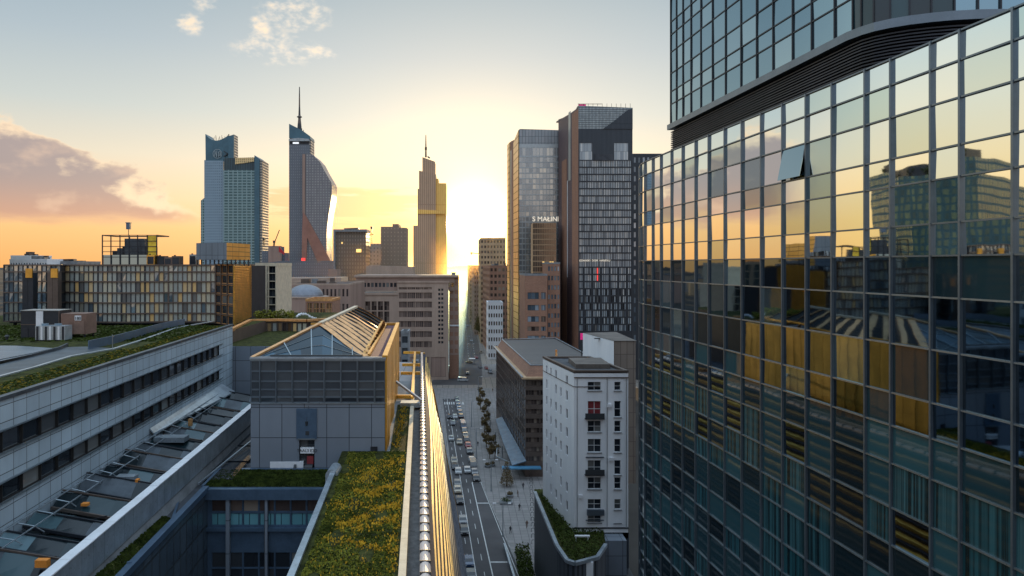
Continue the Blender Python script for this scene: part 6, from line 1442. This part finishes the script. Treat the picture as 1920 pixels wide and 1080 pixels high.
crane(495, 462, 447, ((492, 449), (503, 448)), 840, 'short dark crane against the pale edge of the blue twin tower', M['frame_dark'])
crane(697, 457, 426, ((694, 440), (701, 440)), 700, 'slim yellow crane over the white lattice block', M['gold'])
lp = thing('jib_lamp', 'thin dark bracket lamp standing out from the ochre block', 'lamp', (X_(899, 500), 500, Z_(476, 500))); mb = MB(); mb.bar(P(899, 476, 500), P(884, 474, 500), .5, .5); mb.build('arm', M['frame_brown'], lp); mb = MB(); mb.bar(P(884, 477, 500), P(884, 473, 500), 1.2, 1.); mb.build('lamp_head', M['frame_brown'], lp)
# the rest of the town, mostly seen in the mirror glass and between the towers
rs = random.Random(4); townm = [M['sand'], M['sand2'], M['tan'], M['white_wall'], M['brick'], M['slab'], gb, tnb, brb]
def town_block(x, y, w, d, h, ang, mt, label, group):
    r = thing('town_house', label, 'building', (x, y, 0), group, ang)
    mb = MB(); mb.prism([(-w / 2, -d / 2), (w / 2, -d / 2), (w / 2, d / 2), (-w / 2, d / 2)], 0, h); local(mb, 'wall', mt, r)
    mb = MB(); mb.box(-w / 2 - .3, w / 2 + .3, -d / 2 - .3, d / 2 + .3, h, h + .7); local(mb, 'roof', M['roof_brown'], r)
    mb = MB(); mb.box(-w / 5, w / 6, -d / 5, d / 6, h + .7, h + 3); local(mb, 'lift_head', M['slab'], r)
for k in range(70):
    y = rs.uniform(950, 2600); x = rs.uniform(-.62, -.03) * y if k % 3 else rs.uniform(.05, .22) * y
    town_block(x, y, rs.uniform(20, 60), rs.uniform(15, 40), rs.uniform(14, 42), rs.uniform(-.4, .4), rs.choice(townm), 'distant town house in the haze below the skyline towers', 'distant town houses')
for k in range(46):
    y = rs.uniform(120, 900); x = -rs.uniform(90, 700) - y * .72
    town_block(x, y, rs.uniform(20, 46), rs.uniform(20, 46), rs.uniform(16, 50), rs.uniform(-.4, .4), rs.choice(townm), 'town house to the west seen only in the mirror glass', 'town houses reflected in the mirror glass')
# reflected teal tower to the west
r = thing('west_glass_tower', 'teal banded tower with stepped roof seen reflected in the mirror glass', 'tower', (-215, 265, 0))
def wt(u): return Vector((25.8, 36.5, 0)) + u
tb = panelmat('west_tower_grid', (.03, .075, .08), (.16, .20, .11), (.05, .10, .11), 2.2, 3.4, .5, rough=.2, grime=.5, metal=.2)
for a, b_, h in (((-148, 228), (-121, 205), 103), ((-121, 205), (-112, 173), 103)):
    pass
fw = [(-205, 233), (-190, 262), (-200, 290), (-235, 300), (-245, 250)]
mb = MB(); mb.prism(fw, 0, 97); mb.build('wall', tb, r)
mb = MB(); mb.prism([(-222, 245), (-206, 240), (-196, 262), (-203, 284), (-225, 288)], 97, 102); mb.build('penthouse', M['dark_clad'], r)
for k in range(22):
    mb = MB(); y = rs.uniform(238, 290); x = -197 - abs(y - 262) * .35; leafball('roof_tree', x, y, 99.5, 2.4, 2.4, 2.2, 60, .5, [M['leaf']], rs, parent=r)
# low white flats and halls to the west, close by, for the glass to mirror
for k, (x, y, w, d, h, mt) in enumerate(((-62, 160 - 90, 26, 22, 47.5, 'white_wall'), (-95, 95, 30, 24, 50, 'slab'), (-120, 128, 34, 22, 52, 'white_wall'), (-98, 40, 40, 26, 45, 'brick'), (-150, 70, 44, 30, 51, 'sand2'))):
    if k == 0: continue
    bld('west_flats', ['', 'grey flats west of the panelled block, seen in the mirror glass', 'white flats west of the glass hall, seen in the mirror glass', 'brick flats near the camera side, seen in the mirror glass', 'pink brown flats far west, seen in the mirror glass'][k], [(x - w / 2, y - d / 2), (x + w / 2, y - d / 2), (x + w / 2, y + d / 2), (x - w / 2, y + d / 2)], 0, h, [M[mt]], {1: dict(nb=7, nf=14, fw=.6, fh=.55, style=(M['win_cool'], M['frame_white'], 2, 1)), 0: dict(nb=8, nf=14, fw=.6, fh=.55, style=(M['win_cool'], M['frame_white'], 2, 1))}, cap=40)
hl = MB()
for k in range(60):
    x0 = -9000 + k * 300; x1 = x0 + 300; h0, h1 = [30 + 26 * math.sin(q * .0011) + 14 * math.sin(q * .0043 + 1) for q in (x0, x1)]
    hl.face([(x0, 9000, -5), (x1, 9000, -5), (x1, 9300, h1), (x0, 9300, h0)]); hl.face([(x0, 9300, h0), (x1, 9300, h1), (x1, 12000, h1), (x0, 12000, h0)])
hl.build('hills', M['earth'], None, kind='structure')
# ================================================================== GROUND AND STREET
mb = MB(); mb.face([(-14000, -300, 0), (14000, -300, 0), (14000, 14000, 0), (-14000, 14000, 0)]); mb.build('ground', M['earth'], None, kind='structure')
def ribbon(name, pts, z, m_, kind='structure'):
    """pts: list of (y, xleft, xright)"""
    mb = MB()
    for (y0, a0, b0), (y1, a1, b1) in zip(pts[:-1], pts[1:]): mb.face([(a0, y0, z), (b0, y0, z), (b1, y1, z), (a1, y1, z)])
    o = mb.build(name, m_, None); o['kind'] = kind; return o
ribbon('plaza', [(60, -14, 18), (120, -9, 16.5), (190, -14, 30), (300, -26, 42), (420, -60, 70), (520, -10, 30)], .012, M['pave'])
ribbon('pavement', [(400, -8, 22), (700, -3, 21), (1100, -3, 22)], .016, M['plaza'])
def RL(y): return .6 - .052 * (y - 127)          # left edge of the near road
def RR(y): return (5.9 if y < 180 else 5.9) - .055 * (y - 127)
road = ribbon('road', [(60, RL(60), RR(60) + 6.5), (130, RL(130), RR(130) + 5.2), (176, RL(176), RR(176) + 3.), (182, RL(182), RR(182) + 2.4), (262, RL(262), RR(262) + 2.4), (296, RL(296) , RR(296) + 2.4)], .03, M['asphalt'])
ribbon('far_road', [(330, -16, 10), (400, -7, 12), (520, 1, 13), (700, 2.5, 11), (1100, 2, 10)], .03, M['asphalt'])
ribbon('cross_street', [(322, -160, 90), (352, -160, 90)], .024, M['plaza'])
# kerbs
kb = MB()
for (y0, y1, fn, s) in ((60, 296, lambda y: RL(y) - .3, 1), (60, 296, lambda y: RR(y) + (2.4 if y > 180 else 2.4 + (180 - y) * .055), 1)):
    n = 24
    for k in range(n):
        a, b_ = y0 + (y1 - y0) * k / n, y0 + (y1 - y0) * (k + 1) / n
        xa_, xb_ = fn(a), fn(b_); kb.hexa([(xa_, a, 0), (xa_ + .3, a, 0), (xb_ + .3, b_, 0), (xb_, b_, 0), (xa_, a, .14), (xa_ + .3, a, .14), (xb_ + .3, b_, .14), (xb_, b_, .14)])
kb.build('kerb', M['kerb'], None, kind='structure')
# painted lines
ln = MB()
def line(fn, y0, y1, w=.14, dash=None, z=.036):
    y = y0
    while y < y1:
        e = min(y1, y + (dash[0] if dash else 6)); ln.face([(fn(y) - w / 2, y, z), (fn(y) + w / 2, y, z), (fn(e) + w / 2, e, z), (fn(e) - w / 2, e, z)]); y = e + (dash[1] if dash else 0)
line(lambda y: RL(y) + .42 * (RR(y) - RL(y)), 70, 296, .16)
line(lambda y: RL(y) + .20 * (RR(y) - RL(y)), 70, 296, .12, (3, 5))
line(lambda y: RL(y) + .72 * (RR(y) - RL(y)), 70, 296, .12, (3, 5))
line(lambda y: RR(y), 70, 182, .22)
line(lambda y: RR(y) + 2.4 + (180 - y) * .045 if y < 180 else RR(y) + 2.4, 70, 182, .14)
for y, wd in ((182, 2.6), (166, 3.), (133, 4.)): ln.face([(RR(y), y, .036), (RR(y) + wd, y, .036), (RR(y) + wd, y + .5, .036), (RR(y), y + .5, .036)])
for k in range(9): y = 284; x = RL(284) + .5 + k * .95; ln.face([(x, y, .036), (x + .5, y, .036), (x + .3, y + 5, .036), (x - .2, y + 5, .036)])
line(lambda y: 4.5 - .0 * y, 420, 900, .2, (5, 8)); line(lambda y: 8.5, 420, 900, .2, (5, 8))
ln.build('road_marking', M['paint'], None, kind='structure')
# ------------------------------------------------------------------ vehicles
def car_proto(kind, colm):
    r = bpy.data.objects.new('parked_car', None); link(r)
    L, W_, H = {'car': (4.3, 1.78, 1.45), 'van': (5.2, 1.95, 2.15), 'bus': (11.5, 2.5, 3.0)}[kind]
    prof = {'car': [(-.5, .22), (-.5, .55), (-.47, .62), (-.30, .68), (-.19, .98), (.20, 1.), (.36, .70), (.48, .62), (.5, .5), (.5, .22)],
            'van': [(-.5, .18), (-.5, .5), (-.47, .55), (-.40, .60), (-.30, .97), (.47, 1.), (.5, .9), (.5, .18)],
            'bus': [(-.5, .12), (-.5, .9), (-.485, .98), (.485, 1.), (.5, .95), (.5, .12)]}[kind]
    b_ = MB(); n = len(prof)
    def pt(i, s, inn=0.): y, z = prof[i]; t_ = 1 - .13 * max(0, z - .6) / .4 if kind != 'bus' else 1 - .03 * z; return Vector((s * W_ / 2 * t_, y * L, z * H))
    for i in range(n):
        j = (i + 1) % n; b_.face([pt(i, -1), pt(i, 1), pt(j, 1), pt(j, -1)])
    b_.face([pt(i, 1) for i in range(n)]); b_.face([pt(i, -1) for i in range(n)][::-1]); local(b_, 'body', colm, r)
    g = MB(); e = .012
    if kind == 'car':
        for (i, j) in ((3, 4), (5, 6)):
            q = [pt(i, -.86), pt(i, .86), pt(j, .86), pt(j, -.86)]; nn = (q[1] - q[0]).cross(q[2] - q[1]).normalized(); nn = nn if nn.z > 0 else -nn; g.face([p + nn * e for p in q])
        for s in (-1, 1):
            q = [Vector((s * (W_ / 2 * .985), y * L, z * H)) for y, z in ((-.25, .70), (-.17, .93), (.17, .95), (.30, .71))]; g.face([Vector((p.x - s * .13 * W_ / 2 * max(0, p.z / H - .6) / .4 + s * .012, p.y, p.z)) for p in q])
    else:
        q = [pt(3 if kind == 'van' else 1, -.9), pt(3 if kind == 'van' else 1, .9), pt(4 if kind == 'van' else 2, .9), pt(4 if kind == 'van' else 2, -.9)]; g.face([p + Vector((0, -.02, .01)) for p in q])
        for s in (-1, 1): g.face([(s * (W_ / 2 * (.99 if kind == 'bus' else .93) + .015), -L * .46, H * .58), (s * (W_ / 2 * (.99 if kind == 'bus' else .93) + .015), L * .46, H * .58), (s * (W_ / 2 * (.99 if kind == 'bus' else .93) + .015), L * .46, H * .86), (s * (W_ / 2 * (.99 if kind == 'bus' else .93) + .015), -L * .46, H * .86)])
    local(g, 'window', M['win_dark'], r)
    R_ = .33 if kind != 'bus' else .48
    for s in (-1, 1):
        for yy in (-.31, .31):
            w = MB(); w.tube((s * (W_ / 2 - .2), yy * L, R_), (s * (W_ / 2 + .02), yy * L, R_), R_, n=14); wo = local(w, 'wheel', M['rubber'], r); w = MB(); w.tube((s * (W_ / 2 + .01), yy * L, R_), (s * (W_ / 2 + .035), yy * L, R_), R_ * .6, n=10); local(w, 'rim', M['mull_light'], wo)
        h = MB(); h.box(s * W_ * .36 - .17, s * W_ * .36 + .17, -L / 2 - .02, -L / 2 + .03, .58 if kind != 'bus' else .7, .74 if kind != 'bus' else .9); local(h, 'headlight', M['white_metal'], r)
        h = MB(); h.box(s * W_ * .38 - .15, s * W_ * .38 + .15, L / 2 - .03, L / 2 + .02, .66 if kind != 'bus' else .8, .82 if kind != 'bus' else 1.1); local(h, 'tail_light', M['red'], r)
    return r
used = {}
def put_car(kind, col, x, y, rz, label, group, name='parked_car', z=.034):
    key = (kind, col)
    if key not in used: o = car_proto(kind, M['car_' + col]); used[key] = o
    else: o = copytree(used[key])
    o.name = name; o.location = (x, y, z); o.rotation_euler = (0, 0, rz); tagp(o, label, {'car': 'car', 'van': 'van', 'bus': 'bus'}[kind], group); return o
ANG = math.atan(.055)
rs = random.Random(19); cyc = ['black', 'silver', 'black', 'white', 'grey', 'red', 'black', 'beige', 'grey', 'blue', 'silver', 'black', 'grey', 'white', 'blue', 'silver', 'black', 'grey']
y = 184.; k = 0; ordn = ['first', 'second', 'third', 'fourth', 'fifth', 'sixth', 'seventh', 'eighth', 'ninth', 'tenth', 'eleventh', 'twelfth', 'thirteenth', 'fourteenth', 'fifteenth', 'sixteenth', 'seventeenth', 'eighteenth']
while k < 17:
    kd = 'van' if k in (2, 9) else 'car'; c = cyc[k]
    put_car(kd, c, RR(y) + 1.2, y, ANG + (math.pi if k % 4 == 3 else 0), '%s %s, %s from the near end of the right kerb row' % (c, kd, ordn[k]), 'cars parked in a row along the right kerb')
    y += rs.choice([5.6, 6.2, 6.8, 9.5]); k += 1
y = 120.; k = 0
for k in range(9):
    if k in (3, 7): y += 9
    c = ['black', 'grey', 'blue', 'black', 'silver', 'black', 'grey', 'black', 'beige'][k]; put_car('car', c, RL(y) + 1.1, y, ANG, '%s car, %s from the near end of the left kerb row' % (c, ordn[k]), 'cars parked in a row along the left kerb'); y += rs.choice([5.8, 6.6, 8, 13])
mov = [(849, 796, 'silver', 'small silver car heading down the left lane below the crossing'), (861, 832, 'beige', 'beige car in the middle of the near road'), (863, 833, None, ''), (859, 887, 'white', 'white car on the centre line beside another white car'), (876, 885, 'white', 'white car in the right lane, level with another white car'), (846, 825, 'white', 'white car alone in the left lane behind the beige one'), (858, 922, 'beige', 'small beige car in the left lane nearest the louvred front'), (843, 784, 'black', 'black car near the top of the left lane'), (853, 784, 'white', 'white car just past the crossing')]
for px, py, c, lab in mov:
    if c is None: continue
    Y = HC * F / (py - VY); put_car('car', c, X_(px, Y), Y, ANG, lab, 'cars driving on the near road', 'moving_car')
far_ = [(868, 715, 'white', 'van', 'white van turning at the wide crossing'), (880, 681, 'beige', 'car', 'beige car crossing, with warm paint, left of the plaza'), (901, 690, 'silver', 'car', 'silver car waiting in the middle of the crossing'), (902, 662, 'beige', 'car', 'beige car in the middle distance'), (877, 612, 'silver', 'car', 'silver car left of a white one up the street'), (889, 611, 'white', 'car', 'white car beside a silver one up the street'), (897, 620, 'grey', 'car', 'grey car just below the white one up the street'), (904, 632, 'white', 'car', 'white car nearest the plaza trees'), (909, 640, 'black', 'car', 'black car behind the plaza trees'), (912, 692, 'red', 'car', 'red car beside the brown street office'), (881, 600, 'black', 'car', 'black car halfway up the street'), (873, 597, 'white', 'car', 'white car at the left kerb halfway up the street'), (867, 585, 'white', 'car', 'white car in the far queue, nearest of it'), (872, 583, 'silver', 'car', 'silver car in the far queue'), (868, 578, 'grey', 'car', 'grey car in the far queue'), (866, 572, 'white', 'car', 'white car at the top of the far queue'), (919, 700, 'silver', 'van', 'silver van parked at the brown office corner'), (877, 702, 'black', 'car', 'black car at the near side of the crossing'), (893, 672, 'red', 'car', 'red car driving towards the sun'), (884, 640, 'white', 'car', 'white car at the tram stop')]
for px, py, c, kd, lab in far_:
    Y = HC * F / (py - VY); put_car(kd, c, X_(px, Y), Y, (0 if px < 890 else .1) + (1.4 if 'turning' in lab or 'crossing, with' in lab else 0), lab, 'vehicles on and beyond the wide crossing', 'distant_car')
# ------------------------------------------------------------------ street lamps, shelters
def lamp(px, py, h, label, double=True):
    Y = HC * F / (py - VY); x = X_(px, Y); r = thing('street_lamp', label, 'street lamp', (x, Y, 0), 'street lamps')
    mb = MB(); mb.tube((x, Y, 0), (x, Y, h), .11, .07, 8); mb.tube((x, Y, 0), (x, Y, .5), .2, .16, 8); mb.build('post', M['mull_light'], r)
    mb = MB(); mb.bar((x - (1.6 if double else 0), Y, h + .1), (x + 1.6, Y, h + .1), .08, .08); mb.build('arm', M['mull_light'], r)
    for s in ((-1, 1) if double else (1,)): mb = MB(); mb.box(x + s * 1.6 - .55, x + s * 1.6 + .15, Y - .18, Y + .18, h, h + .16); mb.build('lamp_head', M['white_metal'], r)
for a in ((921, 921, 8., 'street lamp at the end of the bus bay'), (943, 1006, 7., 'street lamp beside the striped bus lane'), (884, 672, 9, 'tall lamp left of the wide crossing'), (897, 745, 9, 'street lamp at the plaza corner', False), (884, 800, 9, 'street lamp behind the parked row, farther', False), (893, 860, 9, 'street lamp behind the parked row, nearer', False), (876, 655, 9, 'thin lamp near the tram stop', False), (834, 700, 9, 'lamp at the foot of the department store', False)): lamp(*a)
Ysn = HC * F / (1068 - VY)
pb_ = thing('tram_shelter', 'low pale tram shelter beside the crossing', 'shelter', (X_(885, 400), 400, 0)); mb = MB(); mb.box(X_(880, 400), X_(891, 400), 398, 402, 3, 3.3); mb.build('roof', M['white_metal'], pb_)
for dx0 in (.3, 3.2): mb = MB(); mb.box(X_(880, 400) + dx0 - .08, X_(880, 400) + dx0 + .08, 401, 401.2, 0, 3); mb.build('post', M['mull'], pb_)
ksk = thing('kiosk', 'small pale kiosk at the foot of the department store', 'kiosk', (X_(848, 372), 372, 0)); mb = MB(); mb.box(X_(842, 372), X_(854, 372), 371, 374, 0, 3.); mb.build('wall', M['slab'], ksk); mb = MB(); mb.box(X_(841.4, 372), X_(854.6, 372), 370.4, 374.4, 3, 3.3); mb.build('roof', M['metal_par'], ksk); mb = MB(); mb.box(X_(845, 372), X_(851, 372), 370.9, 371.02, 1, 2.4); mb.build('window', M['win_cool'], ksk)
# ------------------------------------------------------------------ trees
def tree_proto(seed, conical=False, n=1500, mats=None):
    rs = random.Random(seed); r = bpy.data.objects.new('tree', None); link(r)
    t_ = MB(); H = 6.5; t_.tube((0, 0, 0), (.1, 0, H * .45), .2, .12, 7); t_.tube((.1, 0, H * .45), (0, .1, H * .8), .12, .05, 6)
    for k in range(6): a = k * 1.05; t_.tube((.1, 0, H * (.35 + .05 * k)), (1.4 * math.cos(a), 1.4 * math.sin(a), H * (.5 + .05 * k)), .07, .025, 5)
    local(t_, 'trunk', M['bark'], r)
    c = MB()
    if conical:
        for k in range(14):
            z = .9 + k * .42; R_ = 1.9 * (1 - k / 15)
            for q in range(max(4, int(9 * R_))):
                a = q * 2 * math.pi / max(4, int(9 * R_)) + k; leafball('', R_ * math.cos(a) * .8, R_ * math.sin(a) * .8, z, .45, .45, .2, 12, .13, None, rs, mb=c)
    else:
        for k in range(13):
            a = rs.uniform(0, 6.28); q = rs.uniform(.2, 1.7); leafball('', q * math.cos(a), q * math.sin(a), H * .62 + rs.uniform(-1.3, 1.5), rs.uniform(.6, 1.1), rs.uniform(.6, 1.1), rs.uniform(.6, .9), n // 13, .2, None, rs, mb=c)
    local(c, 'crown', mats or [M['leaf']], r); return r
tp = tree_proto(1, mats=[M['leaf_brown']]); tp2 = tree_proto(2, mats=[M['leaf']]); tc_ = tree_proto(3, True, mats=[M['leaf_brown']])
tc_.name = 'conifer_tree'; Y = HC * F / (912 - VY); tc_.location = (X_(950, Y), Y, 0); tagp(tc_, 'conical tree alone on the pavement below the blue canopy', 'tree')
spots = [(899, 742, 8), (905, 752, 8), (901, 768, 9), (908, 780, 9), (912, 795, 10), (908, 810, 9), (916, 820, 10), (912, 838, 10), (921, 845, 9), (918, 860, 9), (928, 862, 8), (915, 772, 8)]
labs = ['farthest brown tree of the plaza row', 'brown tree just right of the farthest one', 'third brown tree from the crossing', 'fourth brown tree from the crossing, over the arcade', 'fifth brown tree from the crossing', 'sixth brown tree, nearest the parked cars', 'seventh brown tree, inner side of the row', 'eighth brown tree, above the round planter', 'ninth brown tree beside the arcade rim', 'nearest brown tree of the outer row', 'nearest brown tree of the inner row', 'brown tree tucked under the sloping arcade roof']
for k, (px, py, s) in enumerate(spots):
    Y = HC * F / (py - VY); o = (tp if k == 0 else copytree(tp)); o.location = (X_(px, Y), Y, 0); o.rotation_euler = (0, 0, k * 1.3); sc_ = .62 + .10 * (k % 3); o.scale = (sc_, sc_, sc_)
    tagp(o, labs[k], 'tree', 'brown trees on the plaza')
for k in range(34):
    Y = 520 + k * 17; x = 15.5 - (Y - 520) * .006 + (k % 2) * 2.2
    o = (tp2 if k == 0 else copytree(tp2)); o.location = (x, Y, 0); o.rotation_euler = (0, 0, k * 2.1); sc_ = 2.2 + .25 * ((k * 7) % 4); o.scale = (sc_, sc_, sc_)
    tagp(o, 'tall dark tree in the row on the right side of the far street', 'tree', 'dark trees along the far street')
# planters, bushes
for k, (px, py, w, lab) in enumerate(((914, 876, 1.5, 'round planter left of a pair on the pavement'), (923, 874, 1.5, 'round planter right of a pair on the pavement'), (949, 944, 2.6, 'square planter with low hedge near the bus bay'), (956, 932, 1.4, 'loose planter with twigs behind the square one'))):
    Y = HC * F / (py - VY); x = X_(px, Y); r = thing('planter', lab, 'planter', (x, Y, 0), 'planters on the pavement')
    mb = MB()
    if w > 2: mb.box(x - 1.5, x + 1.5, Y - 1.1, Y + 1.1, 0, .6)
    else: mb.tube((x, Y, 0), (x, Y, .6), .8, .95, 14)
    mb.build('tub', M['slab'], r); leafball('plant', x, Y, .95, w * .55, w * .42, .5, 260, .12, [M['leaf_brown'] if k != 2 else M['grass_dark']], random.Random(k), parent=r)
hd = MB(); rs = random.Random(6)
for _ in range(2600):
    s = rs.random(); y = 138 - 26 * s; x = 12.0 - .5 * s + rs.uniform(-1.2, 1.6); z = rs.uniform(.1, 2.0); p = Vector((x, y, z)); a = Vector((rs.gauss(0, 1), rs.gauss(0, 1), rs.gauss(0, .5))).normalized() * .2; b_ = Vector((rs.gauss(0, 1), rs.gauss(0, 1), rs.gauss(0, 1))).normalized() * .2; hd.face([p - a, p - b_, p + a, p + b_])
tagp(centre(hd.build('street_hedge', M['grass_dark'])), 'long clipped hedge at the foot of the ribbed podium', 'hedge')
mb = MB(); mb.ubox(17.0, 17.4, 108, 140, 0, 1.0); tagp(centre(mb.build('hedge_wall', M['metal_par'])), 'low pale wall along the street side of the hedge', 'wall')
sk = thing('car_ramp', 'pale blue ramp roof beside the hedge at the bottom of the street', 'ramp', (12.5, 106, 0)); mb = MB(); mb.slab([(10.6, 112, 2.2), (13.2, 112, 2.4), (13.6, 92, 1.6), (11, 92, 1.4)][::-1], (0, 0, .2)); mb.build('roof', M['slate_canopy'], sk); mb = MB(); mb.box(10.8, 11, 93, 112, 0, 1.5); mb.box(13.2, 13.4, 93, 112, 0, 1.6); mb.build('wall', M['slab'], sk)
# bicycles stand: a rack strip of hoops along the paving
for k in range(16):
    Y = 190 - k * 3.2; x = 19. - .09 * (190 - Y) + .3
    if k == 0: hoop = MB(); hoop.path([Vector((math.cos(a) * .35, 0, .5 + math.sin(a) * .35)) if 0 < i < 8 else Vector((math.cos(a) * .35, 0, 0)) for i, a in [(i, math.pi * i / 8) for i in range(9)]], .05, 5); ho = hoop.build('bicycle_stand', M['mull_dark']); o = ho
    else: o = ho.copy(); link(o)
    o.location = (x, Y, .0); tagp(o, 'dark hoop stand in the line at the foot of the ribbed podium', 'bicycle stand', 'hoop stands on the pavement')
# ------------------------------------------------------------------ people
def person(px, py, label, walk=.25, facing=0., coat='coat', group='people walking on the pavement'):
    Y = HC * F / (py - VY); x = X_(px, Y)
    J = {'pel': (0, 0, .95), 'ch': (0, .02, 1.25), 'nk': (0, .03, 1.47), 'hd': (0, .0, 1.62), 'ht': (0, 0, 1.74),
         'lh': (-.1, 0, .9), 'lk': (-.11, -walk * .6, .5), 'lf': (-.11, -walk, .08), 'lt': (-.11, -walk - .16, .04), 'rh': (.1, 0, .9), 'rk': (.11, walk * .2, .5), 'rf': (.11, walk, .1), 'rt': (.11, walk - .14, .04),
         'ls': (-.19, .02, 1.42), 'le': (-.25, walk * .4, 1.15), 'lw': (-.24, walk * .3 - .12, .9), 'lm': (-.24, walk * .3 - .16, .82), 'rs': (.19, .02, 1.42), 're': (.25, -walk * .3, 1.15), 'rw': (.24, -walk * .6, .92), 'rm': (.24, -walk * .6 - .03, .83)}
    rad = {'pel': .15, 'ch': .17, 'nk': .07, 'hd': .10, 'ht': .085, 'lh': .1, 'lk': .065, 'lf': .05, 'lt': .04, 'rh': .1, 'rk': .065, 'rf': .05, 'rt': .04, 'ls': .07, 'le': .05, 'lw': .04, 'lm': .035, 'rs': .07, 're': .05, 'rw': .04, 'rm': .035}
    E = [('pel', 'ch'), ('ch', 'nk'), ('nk', 'hd'), ('hd', 'ht'), ('pel', 'lh'), ('lh', 'lk'), ('lk', 'lf'), ('lf', 'lt'), ('pel', 'rh'), ('rh', 'rk'), ('rk', 'rf'), ('rf', 'rt'), ('ch', 'ls'), ('ls', 'le'), ('le', 'lw'), ('lw', 'lm'), ('ch', 'rs'), ('rs', 're'), ('re', 'rw'), ('rw', 'rm')]
    ks = list(J); me = bpy.data.meshes.new('person'); me.from_pydata([J[q] for q in ks], [(ks.index(a), ks.index(b_)) for a, b_ in E], [])
    o = bpy.data.objects.new('tmp', me); link(o); md = o.modifiers.new('s', 'SKIN'); 
    for i, q in enumerate(ks): v = me.skin_vertices[0].data[i]; v.radius = (rad[q], rad[q]); v.use_root = (q == 'pel')
    sb = o.modifiers.new('u', 'SUBSURF'); sb.levels = sb.render_levels = 1
    dg = bpy.context.evaluated_depsgraph_get(); m2 = bpy.data.meshes.new_from_object(o.evaluated_get(dg)); bpy.data.objects.remove(o)
    m2.materials.clear()
    for q in (M[coat], M['skin'], M['hair']): m2.materials.append(q)
    for p in m2.polygons:
        c = p.center; p.use_smooth = True; p.material_index = 2 if c.z > 1.66 or (c.z > 1.52 and c.y > .04) else 1 if c.z > 1.5 or (abs(c.x) > .2 and c.z < .9 and c.z > .7) else 0
    b_ = bpy.data.objects.new('person', m2); link(b_); b_.location = (x, Y, .02); b_.rotation_euler = (0, 0, facing); tagp(b_, label, 'person', group)
    return b_
person(981, 917, 'person in a dark coat walking past the foot of the brown office', .28, .4)
person(957, 1001, 'person in a dark coat walking beside the bus lane', .25, 2.8)
person(971, 932, 'person in a brown coat standing by the square planter', .08, 1.2, 'coat2')
person(974, 958, 'person in dark clothes alone in the middle of the pavement', .2, 3.)
person(988, 990, 'person in a brown coat walking along the hoop stands', .25, 3.3, 'coat2')
person(896, 837, 'person in dark clothes standing behind the parked cars', .1, 0.)
person(924, 735, 'person in a brown coat at the plaza trees', .2, .6, 'coat2')
